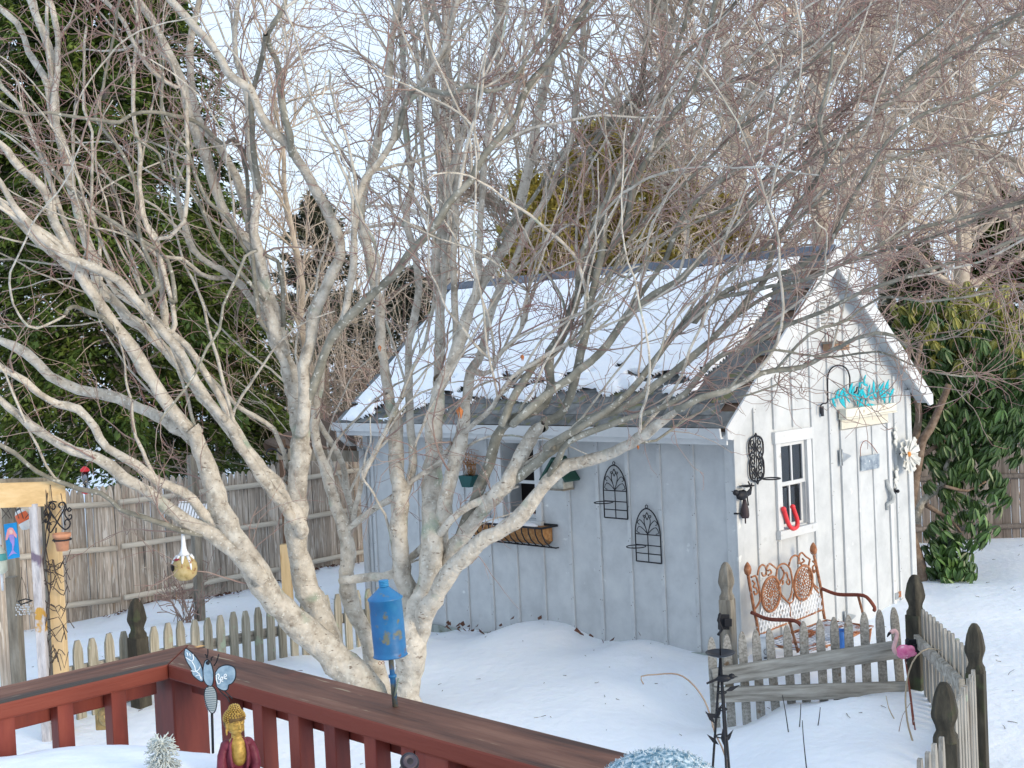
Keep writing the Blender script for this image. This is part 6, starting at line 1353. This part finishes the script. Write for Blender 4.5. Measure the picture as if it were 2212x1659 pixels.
# dried bush by the stockade
cb, db = onground(405, 1345); n = 26; b = np.repeat(np.array([cb]), n, 0)+rng.normal(0, .06, (n, 3))*np.array([1, 1, 0]); A = grow(b, np.array([0, 0, .9])+rng.normal(0, .6, (n, 3))*np.array([1, 1, .2]), rng.uniform(.35, .95, n), 8, .10, .0)
p_, d_, _ = spawn(A, 90, .3, .6); A2 = grow(p_, d_, rng.uniform(.06, .22, 90), 5, .2, .02); V, F = tubes(A, taper(n, 8, .006, .003), 4); V2, F2 = tubes(A2, taper(90, 5, .004, .006), 4)
inst('dried_bush', npmesh('dried_bush', np.concatenate([V, V2]), np.concatenate([F, F2+len(V)]), M['twig'], True), Matrix.Identity(4), None, label='small dried up bush in the snow beyond the green finial post', cat='shrub')
# leaf litter at the foot of the shed wall and fence
q = MB()
for k in range(40):
    u = random.uniform(1.0, 2.7) if k < 26 else random.uniform(.5, 4); y = Y1-u; x = X0-.06-random.random()*.10; z = gz1(x, y)+.01+random.random()*.07; s_ = random.uniform(.02, .05); a = random.uniform(0, 6)
    q.add([(x, y, z), (x-.02, y+s_*math.cos(a), z+s_*.9), (x-.03, y+s_*1.2*math.cos(a+1), z+s_*.2), (x-.01, y+s_*math.cos(a+2.5), z-s_*.4)], [(0, 1, 2, 3)])
for k in range(160):
    x = random.uniform(7.5, 11.5); y = 15.0-.14-random.random()*.12; z = gz1(x, y)+.015; s_ = random.uniform(.03, .06); a = random.uniform(0, 6)
    q.add([(x, y, z), (x+s_*math.cos(a), y-.02, z+s_*.6), (x+s_*1.2*math.cos(a+1), y-.03, z+s_*.2), (x+s_*math.cos(a+2.5), y, z)], [(0, 1, 2, 3)])
q.build('leaf_litter', flat('brown_leaf_litter', (.13, .06, .04), .95, var=.4), None, label='brown dead leaves gathered along the shed wall and fence foot', cat='leaves', kind='stuff')
n = 600; xs_ = rng.uniform(2, 18, n); ys_ = rng.uniform(1.5, 15, n); keepm = ~((xs_ > X0-.1) & (xs_ < X1+.1) & (ys_ > Y0-.1) & (ys_ < Y1+.1)); xs_, ys_ = xs_[keepm], ys_[keepm]; zs_ = gz(xs_, ys_)+.004
n = len(xs_); a_ = rng.uniform(0, 6.28, n); dv = np.stack([np.cos(a_), np.sin(a_), rng.uniform(-.1, .3, n)], 1); ln = rng.uniform(.008, .05, n)*rng.choice([1, 1, 1, 2.2], n)
A = grow(np.stack([xs_, ys_, zs_], 1), dv, ln, 3, .2, 0); V, F = tubes(A, taper(n, 3, .0028, .0015), 3)
inst('snow_litter', npmesh('snow_litter', V, F, M['leaf_dark'] if 'leaf_dark' in M else flat('dark_bark_litter', (.10, .07, .05), .9), False), Matrix.Identity(4), None, label='scattered bits of bark and twig lying on the snow', cat='twigs', kind='stuff')
# ================================================================== ON THE DECK
# blue oil can on a pipe
c = onp(*zE(438, 1160), 2, ZR+.001); dcan = float((c-EYE)@FWD); s_ = dcan*.2667/FPX
root = empty('blue_can', c, 'dented blue metal can with rusty patches standing on a pipe on the railing', 'can')
bluem = pm('chipped_blue_paint', [(.006, .095, .25), (.010, .13, .32), (.02, .17, .34)], scale=20, rough=.45, bump=.35, bscale=45, dist=.004, rnd=0, spec=.5, spots=[((.13, .05, .03), 24, .63, .03), ((.13, .14, .10), 34, .62, .06)])
lean = Matrix.Rotation(R_(-2.2), 4, 'X'); Fc = cf(c) @ RZ(R_(2.6)) @ Matrix.Rotation(R_(-90), 4, 'X')
def zy(y): return (1160-y)*s_
q = MB(); q.lathe([(.0118*s_*1000*.25/ .25*0+23*s_, 0), (23*s_, zy(900)), (21*s_, zy(890)), (21*s_, zy(752))], 14, Fc); q.build('pipe', pm('rusty_pipe', [(.05, .06, .06), (.12, .13, .11)], scale=30, spots=[((.16, .10, .05), 16, .52, .1), ((.02, .10, .24), 18, .62, .05)], rnd=0), root)
q = MB(); q.lathe([(2*s_, zy(752)), (130*s_, zy(750)), (142*s_, zy(742)), (134*s_, zy(735)), (132*s_, zy(700)), (134*s_, zy(500)), (133*s_, zy(290)), (142*s_, zy(282)), (142*s_, zy(270)), (130*s_, zy(262)), (75*s_, zy(215)), (42*s_, zy(185)), (38*s_, zy(180))], 32, Fc)
q.build('can_body', bluem, root)
q = MB()
for k in range(4): q.lathe([(36*s_, zy(178-k*13)), (41*s_, zy(175-k*13)), (41*s_, zy(169-k*13)), (36*s_, zy(166-k*13))], 20, Fc)
q.lathe([(36*s_, zy(178)), (36*s_, zy(128)), (2*s_, zy(127))], 20, Fc); q.build('screw_cap', flat('light_blue_paint', (.03, .21, .42), .45), root)
q = MB(); q.lathe([(25*s_, zy(925)), (33*s_, zy(922)), (33*s_, zy(900)), (25*s_, zy(897))], 16, Fc); q.tube([(20*s_, -28*s_, zy(915)), (55*s_, -30*s_, zy(900)), (70*s_, -25*s_, zy(870)), (45*s_, -25*s_, zy(850))], [9*s_, 11*s_, 12*s_, 7*s_], 6) ; q.build('valve_clamp', bluem, root)
q = MB(); q.tube([Fc @ Vector((50*s_, -30*s_, zy(925))), Fc @ Vector((30*s_, -34*s_, zy(990))), Fc @ Vector((5*s_, -28*s_, zy(1070)))], 8*s_, 6); q.build('lever', flat('weathered_grey_green', (.18, .22, .18), .7), root)
for k in range(2):
    q = MB(); ring(q, Fc @ Vector(((-80+25*k)*s_, -90*s_, zy(775))), 11*s_, RH, (0, 0, 1), 2.2*s_, 12, 5); q.build('wire_hook', M['rust_dark'], root)
# table with snow
tcx = EYE+RH_np*-.90+FH_np*2.05 if False else np.array([*(EYE[:2]+np.array([RH.x, RH.y])*-.90+np.array([FH.x, FH.y])*2.05), 0])
tc = Vector(tcx); TR = .60
root = empty('patio_table', (tc.x, tc.y, 1.16), 'round patio table buried under a cushion of snow at the lower left', 'table')
q = MB(); q.lathe([(.001, 1.88), (TR-.01, 1.88), (TR-.01, 1.905), (.001, 1.905)], 40, T(tc.x, tc.y, 0)); q.build('tabletop', M['grey_post'], root)
q = MB(); q.lathe([(TR-.009, 1.872), (TR+.012, 1.872), (TR+.012, 1.91), (TR-.009, 1.912)], 40, T(tc.x, tc.y, 0)); q.build('rim', iron, root)
for k in range(4): a = k*1.5708+.5; q = MB(); q.tube([(tc.x+.42*math.cos(a), tc.y+.42*math.sin(a), 1.87), (tc.x+.46*math.cos(a), tc.y+.46*math.sin(a), 1.161)], .014, 8); q.build('leg', iron, root)
nr_, nt_ = 70, 160
rr2 = np.sin(np.linspace(0, 1, nr_)*math.pi/2); th = np.linspace(0, 2*np.pi, nt_, endpoint=False); RRm, TTm = np.meshgrid(rr2, th, indexing='ij')
Rm_ = TR*(1+.02*np.sin(3*TTm)+.01*np.sin(8*TTm+1)); xs_, ys_ = tc.x+Rm_*RRm*np.cos(TTm), tc.y+Rm_*RRm*np.sin(TTm)
zs_ = 1.908+.150*np.sqrt(np.clip(1-RRm**5, 0, 1))*(1+.05*nz(xs_, ys_, 5)+.05*nz(ys_, xs_, 9))+.0015*nz(xs_, ys_, 60)
bp_ = P(515, 1690, 2.35); dd_ = np.hypot(xs_-bp_[0], ys_-bp_[1]); zs_ -= .045*np.exp(-(dd_/.075)**2)*(RRm < .99)
dl_ = P(470, 1655, 2.22); dd_ = np.hypot(xs_-dl_[0], ys_-dl_[1]); zs_ += .012*np.exp(-(dd_/.06)**2)*(RRm < .97)
ix = np.arange(nr_*nt_).reshape(nr_, nt_); j2 = (np.arange(nt_)+1) % nt_
F = np.stack([ix[:-1], ix[1:], ix[1:][:, j2], ix[:-1][:, j2]], -1).reshape(-1, 4)
inst('table_snow', npmesh('table_snow', np.stack([xs_, ys_, zs_], -1), F, M['snow_small'], True), Matrix.Identity(4), None, label='thick rounded cushion of snow on the patio table', cat='snow')
# white coral plant
cd = 2.30; c = P(355, 1700, cd); sc = cd*.2/FPX; Fk = cf(c); root = empty('coral_plant', c, 'white frosted coral shaped plant sticking out of the table snow', 'plant')
wc = pm('frosted_coral', [(.46, .50, .48), (.66, .70, .67)], scale=60, rough=.8, rnd=0)
n = 300; yy = rng.random(n)**.9*560; aa = rng.uniform(0, 6.283, n)
st = np.stack([10*np.cos(aa), yy*.92, 10*np.sin(aa)], 1)*sc; dr = norm(np.stack([np.cos(aa), np.full(n, .25)+.5*(yy/560), np.sin(aa)], 1))
prof = 165*np.sqrt(np.clip(1-((yy-300)/330)**2, .05, 1)); A = grow(st, dr, prof*sc*1.15, 7, .16, 0, bend=np.array([0, -.16, 0]))
p_, d_, _ = spawn(A, 900, .35, .5); A2 = grow(p_, d_+np.array([0, -.2, 0]), rng.uniform(.25, .6, 900)*60*sc, 4, .25, 0)
V, F = tubes(A, taper(n, 7, 7*sc, 5*sc), 5); V2, F2 = tubes(A2, taper(900, 4, 5.5*sc, 4*sc), 4)
inst('branchlets', npmesh('branchlets', np.concatenate([V, V2]), np.concatenate([F, F2+len(V)]), wc, True), Fk, root, kind='stuff')
q = MB(); q.tube([(0, -60*sc, 0), (0, 520*sc, 0)], 26*sc, 10); q.build('stem', wc, root, Fk)
# bee stake
bd = 2.45; sc = bd*.2/FPX; c = P(*zD(790, 780), bd); Fb = cf(c) @ Matrix.Rotation(R_(-6), 4, 'Y')
def zb(x, y): return ((x-790)*sc, -(y-780)*sc)
root = empty('bee_stake', P(*zD(825, 1480), bd), 'flat metal bee ornament on a stake with the word Bee on its right wing', 'garden ornament')
bl = pm('blue_grey_tin', [(.16, .25, .33), (.27, .38, .47), (.36, .47, .54)], scale=45, rough=.45, metal=.3, rnd=.03); wh_ = flat('white_enamel_line', (.72, .78, .82), .5)
def sm(pts, k=8*2): 
    pp = [zb(*p_) for p_ in pts]; pp.append(pp[0]); L = smooth2(pp, .0016); return [(a[0], a[1]) for a in L[:-1]]
def plate(pts, nm, z, mat=None, edge=True):
    o = sm(pts); ar = sum(o[i][0]*o[(i+1) % len(o)][1]-o[(i+1) % len(o)][0]*o[i][1] for i in range(len(o)))
    if ar < 0: o = o[::-1]
    q = MB(); q.prism(o, T(0, 0, z), .0012); pl_ = q.build(nm, mat or bl, root, Fb)
    if edge: q = MB(); q.tube([(u, v, z+.0006) for u, v in o+[o[0]]], .0012, 5, cap=False); q.build('dark_edge', iron, pl_, Fb)
    return pl_
def lines(par, paths, z, r=.0010):
    q = MB()
    for p_ in paths: L = smooth2([zb(*a) for a in p_], .002); q.tube([(a[0], a[1], z) for a in L], r, 5)
    q.build('painted_lines', wh_, par, Fb)
lwg = plate([(530, 390), (548, 358), (590, 385), (650, 445), (705, 530), (728, 620), (728, 700), (705, 722), (650, 690), (605, 640), (598, 585), (555, 510), (530, 440)], 'left_wing', .0)
lines(lwg, [[(545, 455), (580, 480), (610, 495), (630, 470), (625, 420)], [(595, 600), (640, 610), (680, 590), (700, 560)], [(610, 500), (640, 560), (645, 600), (690, 640)], [(640, 660), (680, 650), (715, 690)], [(560, 400), (570, 440)], [(590, 410), (595, 445)], [(690, 640), (700, 690), (715, 700)]], .0018)
rwg = plate([(862, 628), (905, 575), (965, 550), (1030, 552), (1078, 580), (1090, 630), (1078, 700), (1040, 748), (1005, 765), (990, 812), (950, 825), (900, 805), (868, 765)], 'right_wing', .0)
lines(rwg, [[(875, 650), (872, 700), (885, 752)], [(868, 660), (895, 640), (905, 665), (890, 695)], [(890, 695), (915, 705), (912, 740), (885, 752)], [(925, 705), (945, 695), (940, 675), (922, 685), (922, 715), (945, 722)], [(960, 680), (985, 665), (980, 645), (962, 655), (962, 690), (990, 695)]], .0018, .0011)
ab = plate([(795, 765), (840, 790), (865, 860), (862, 960), (840, 1040), (805, 1070), (765, 1030), (738, 950), (728, 870), (745, 800)], 'abdomen', .0, flat('pale_zinc', (.42, .48, .50), .5))
q = MB()
for k in range(13): 
    y = 795+20*k; w_ = 66*math.sqrt(max(.05, 1-((y-918)/158.)**2)); a = zb(795-w_, y-6); b = zb(797+w_, y+6); q.tube([(a[0], a[1], .0016), (b[0], b[1], .0016)], .00085, 5)
q.build('stripes', flat('grey_stripe', (.13, .18, .21), .6), ab, Fb)
tx = plate([(785, 480), (815, 500), (838, 560), (848, 640), (840, 720), (820, 768), (770, 755), (738, 700), (733, 620), (742, 550), (760, 500)], 'thorax', .003)
q = MB(); e = zb(793, 515); q.lathe([(.0001, 0), (.0040, 0), (.0040, .0008), (.0001, .0008)], 14, Fb @ T(e[0], e[1], .0044)); q.build('eye', iron, tx)
q = MB()
for p_ in ([(775, 470), (788, 420), (790, 370)], [(775, 465), (768, 440), (755, 430)], [(848, 555), (880, 510), (910, 430)], [(820, 500), (825, 470), (845, 455)], [(860, 770), (920, 850), (975, 900), (1000, 955)], [(950, 828), (1000, 880), (1035, 920)]):
    L = smooth2([zb(*a) for a in p_], .003); q.tube([(a[0], a[1], -.001) for a in L], .0013, 5)
q.build('feelers', iron, root, Fb)
a, b = Vector(P(*zD(818, 1060), bd+.005)), Vector(P(*zD(826, 1500), bd+.005)); q = MB(); q.tube([a+Vector((0, 0, .02)), b], .0026, 6); q.build('stake', iron, root)
# seated Buddha figurine
bd = 2.35; sc = bd*.2/FPX; c = P(*zD(1110, 1790), bd); Fu = cf(c) @ Matrix.Rotation(R_(22), 4, 'Y')
gold = pm('old_gold_paint', [(.26, .16, .035), (.42, .27, .065), (.52, .36, .11)], scale=55, rough=.42, metal=.25, rnd=0, bump=.2); robe = pm('maroon_robe', [(.10, .014, .026), (.16, .026, .045), (.20, .04, .06)], scale=30, rough=.5, rnd=0)
root = empty('buddha_figurine', c, 'small seated Buddha figurine in a maroon robe with golden skin beside the railing', 'figurine')
def V_(x, y, z): return (x*sc, y*sc, z*sc)
def B_(q, x, y, z, a, b, c_, n=20, m=14, M=None): q.ball(V_(x, y, z), (a*sc, b*sc, c_*sc), n, m, M)
hx, hy = -20, 640   # head centre above the base
Hd = Matrix.Rotation(R_(20), 3, 'Y') @ Matrix.Rotation(R_(10), 3, 'X')
def hd(v): w_ = Hd @ Vector(v); return (hx+w_.x, hy+w_.y, w_.z+25)
q = MB()
B_(q, hx, hy, 20, 100, 128, 108); B_(q, *hd((0, -60, 40)), 74, 66, 66); B_(q, *hd((0, -108, 62)), 30, 24, 26)
q.tube([V_(*hd((0, 32, 96))), V_(*hd((0, -5, 110))), V_(*hd((0, -32, 122)))], [10*sc, 12*sc, 17*sc], 10); B_(q, *hd((-14, -34, 108)), 12, 9, 10); B_(q, *hd((14, -34, 108)), 12, 9, 10)
B_(q, *hd((0, -62, 104)), 25, 7, 10); B_(q, *hd((0, -77, 101)), 19, 8, 10)
for s in (-1, 1):
    B_(q, *hd((s*38, 12, 86)), 25, 12, 14); B_(q, *hd((s*40, 40, 88)), 30, 6, 10); B_(q, *hd((s*46, -30, 70)), 28, 28, 24)
    B_(q, *hd((s*100, -10, 5)), 15, 42, 24); B_(q, *hd((s*102, -75, 12)), 12, 50, 14)
B_(q, -8, 485, 5, 55, 70, 52); B_(q, 0, 400, 8, 105, 90, 78); B_(q, 5, 300, 28, 92, 150, 84)
o = q.build('skin', gold, root, Fu); fuse(o, .0011, 3)
q = MB()
for s in (-1, 1): L = [V_(*hd((s*(14+46*t_), 10-6*math.sin(3.14*t_), 100-14*t_**2))) for t_ in np.linspace(0, 1, 7)]; q.tube(L, 2.2*sc, 5)
for s in (-1, 1): L = [V_(*hd((s*(10+52*t_), 34+15*math.sin(3.0*t_), 103-16*t_**2))) for t_ in np.linspace(0, 1, 7)]; q.tube(L, 2.4*sc, 5)
q.tube([V_(*hd((x, -69+abs(x)*.10, 111-abs(x)*.3))) for x in (-22, -10, 0, 10, 22)], 1.6*sc, 5); q.build('painted_features', flat('dark_brown_line', (.07, .035, .02), .6), root, Fu)
q = MB(); 
B_(q, *hd((0, 48, -14)), 112, 98, 108); B_(q, *hd((0, 150, -18)), 58, 44, 56); B_(q, *hd((0, -10, -52)), 100, 90, 72)
hr = q.build('hair', pm('dark_gold_hair', [(.07, .04, .015), (.16, .095, .03)], scale=60, rough=.5, rnd=0), root, Fu)
q = MB(); Hc, Hr = Vector((0, 48, -14)), (114, 100, 110)
for ring_ in range(9):
    ph = .12+ring_*.205; nn = max(1, int(2*math.pi*math.sin(ph)*100/26))
    for j in range(nn):
        a = 6.283*j/nn+ring_*.5; v = Vector((math.sin(ph)*math.cos(a), math.cos(ph), math.sin(ph)*math.sin(a)))
        if v.z > .52 and v.y < .30: continue
        p_ = Hc+Vector((v.x*Hr[0], v.y*Hr[1], v.z*Hr[2])); B_(q, *hd(p_), 12.5, 11, 12.5, 7, 5)
for ring_ in range(4):
    ph = .2+ring_*.42; nn = max(1, int(2*math.pi*math.sin(ph)*56/24))
    for j in range(nn):
        a = 6.283*j/nn; B_(q, *hd((58*math.sin(ph)*math.cos(a), 150+45*math.cos(ph), -18+56*math.sin(ph)*math.sin(a))), 12, 10, 12, 7, 5)
q.build('curls', gold, hr, Fu, kind='stuff'); q = MB(); B_(q, *hd((0, 118, 62)), 20, 16, 12, 10, 8); q.build('hair_jewel', gold, hr, Fu)
q = MB()
B_(q, 0, 225, -25, 155, 240, 100); B_(q, -108, 392, -15, 74, 62, 74); B_(q, 106, 392, -15, 72, 60, 74)
for s in (-1, 1):
    q.tube([V_(s*128, 395, -10), V_(s*168, 290, 5), V_(s*182, 170, 30), V_(s*150, 85, 100), V_(s*60, 70, 150)], [52*sc, 54*sc, 58*sc, 54*sc, 40*sc], 12)
    B_(q, s*190, 40, 60, 150, 62, 120)
B_(q, 0, 25, 90, 250, 60, 130)
o = q.build('robe', robe, root, Fu); fuse(o, .0013, 4)
q = MB()
for s in (-1, 1):
    q.tube([V_(s*52, 470, 30), V_(s*88, 410, 62), V_(s*96, 310, 100), V_(s*84, 210, 112), V_(s*66, 120, 120)], [13*sc, 17*sc, 18*sc, 18*sc, 14*sc], 8)
for k in range(4): q.tube([V_(-120+8*k, 110-16*k, 150), V_(-40, 62-18*k, 178), V_(40, 62-18*k, 178), V_(120-8*k, 110-16*k, 150)], 9*sc, 6)
q.build('robe_folds', robe, root, Fu)
q = MB()
for i, (yy_, zz_) in enumerate(((128, 150), (98, 160))):
    s = 1 if i else -1; B_(q, s*6, yy_, zz_, 58, 20, 26)
    for k in range(4): q.tube([V_(s*(-5), yy_+10-7*k, zz_+20), V_(s*(30), yy_+9-7*k, zz_+24), V_(s*(66-4*k), yy_+2-7*k, zz_+12)], [6.5*sc, 6*sc, 4.5*sc], 6)
    q.tube([V_(-s*10, yy_+14, zz_+14), V_(s*12, yy_+26, zz_+22)], [8*sc, 6*sc], 6)
q.build('hands', gold, root, Fu)
# black hand grip poking up in front of the railing
gd_ = 1.75; c = P(885, 1646, gd_); sc = gd_*.2667/FPX; Fg = cf(c) @ Matrix.Rotation(R_(-28), 4, 'Z') @ Matrix.Rotation(R_(-38), 4, 'X')
root = empty('black_grip', (c[0], c[1], 1.16), 'black rounded plastic hand grip rising in front of the red balusters', 'handle')
blk = flat('black_plastic', (.012, .010, .014), .35)
q = MB(); q.lathe([(2*sc, 22*sc), (52*sc, 20*sc), (74*sc, 10*sc), (80*sc, -4*sc), (72*sc, -20*sc), (50*sc, -24*sc), (46*sc, -26*sc), (44*sc, -120*sc), (44*sc, -260*sc)], 26, Fg); q.build('knob', blk, root)
q = MB(); q.lathe([(46*sc, 21*sc), (56*sc, 26*sc), (64*sc, 17*sc)], 26, Fg); q.build('knob_rim', flat('dark_purple_grey', (.05, .04, .055), .4), root)
e = Fg @ Vector((0, 0, -.15)); q = MB(); q.tube([e, Vector((e.x-.08, e.y-.05, 1.17))], .016, 10); q.build('shaft', blk, root)
# blue tweed cushion
cu = P(1425, 1725, 1.85); Ft = cf(cu); root = empty('tweed_cushion', (cu[0], cu[1], 1.17), 'blue and white tweed cushion top at the bottom edge in front of the railing', 'cushion')
tw_ = pm('blue_white_tweed', [(.05, .14, .20), (.22, .33, .40), (.60, .68, .72)], scale=120, rough=.95, bump=.8, bscale=160, dist=.003, rnd=0, lo=.38, hi=.62)
q = MB(); q.ball((0, 0, 0), (.098, .070, .075), 40, 28); q.ball((-.04, -.02, 0), (.075, .07, .07), 30, 20); q.ball((.07, -.03, 0), (.09, .055, .07), 30, 20); q.box(-.12, .15, -.45, -.03, -.05, .05); o = q.build('cover', tw_, root, Ft); fuse(o, .003, 6)
n = 5200; ph = np.arccos(rng.uniform(-.1, 1, n)); aa = rng.uniform(0, 6.283, n); cx3 = rng.choice([0, -.04, .07], n)
vv = np.stack([np.sin(ph)*np.cos(aa), np.cos(ph), np.sin(ph)*np.sin(aa)], 1)
ax3 = np.where(cx3[:, None] == 0, [[.098, .070, .075]], np.where(cx3[:, None] < 0, [[.075, .07, .07]], [[.09, .055, .07]])); off3 = np.stack([cx3, np.where(cx3 == 0, 0, np.where(cx3 < 0, -.02, -.03)), 0*cx3], 1)
A = grow(off3+vv*ax3*.985, vv+rng.normal(0, .8, (n, 3)), rng.uniform(.003, .008, n), 4, .5, 0); V, F = tubes(A, taper(n, 4, .0009, .0005), 3)
inst('fuzz', npmesh('fuzz', V, F, pm('pale_wool_fuzz', [(.16, .26, .32), (.50, .58, .62), (.72, .77, .80)], scale=90, rough=.95, bump=0, rnd=0, lo=.4, hi=.6), False), Ft, root, kind='stuff')
# small tan leaf on the rail corner
c = onp(427, 1399, 2, ZR+.002); q = MB(); q.add([(0, 0, 0), (.012, .004, .003), (.02, -.002, .001), (.010, -.007, .002), (-.006, .006, .002), (-.008, -.004, .001)], [(0, 3, 2, 1), (0, 1, 4), (0, 5, 3)])
q.build('fallen_leaf', flat('tan_leaf', (.55, .33, .13), .8), None, T(c), label='tiny tan leaf lying on the corner of the cap board', cat='leaf')
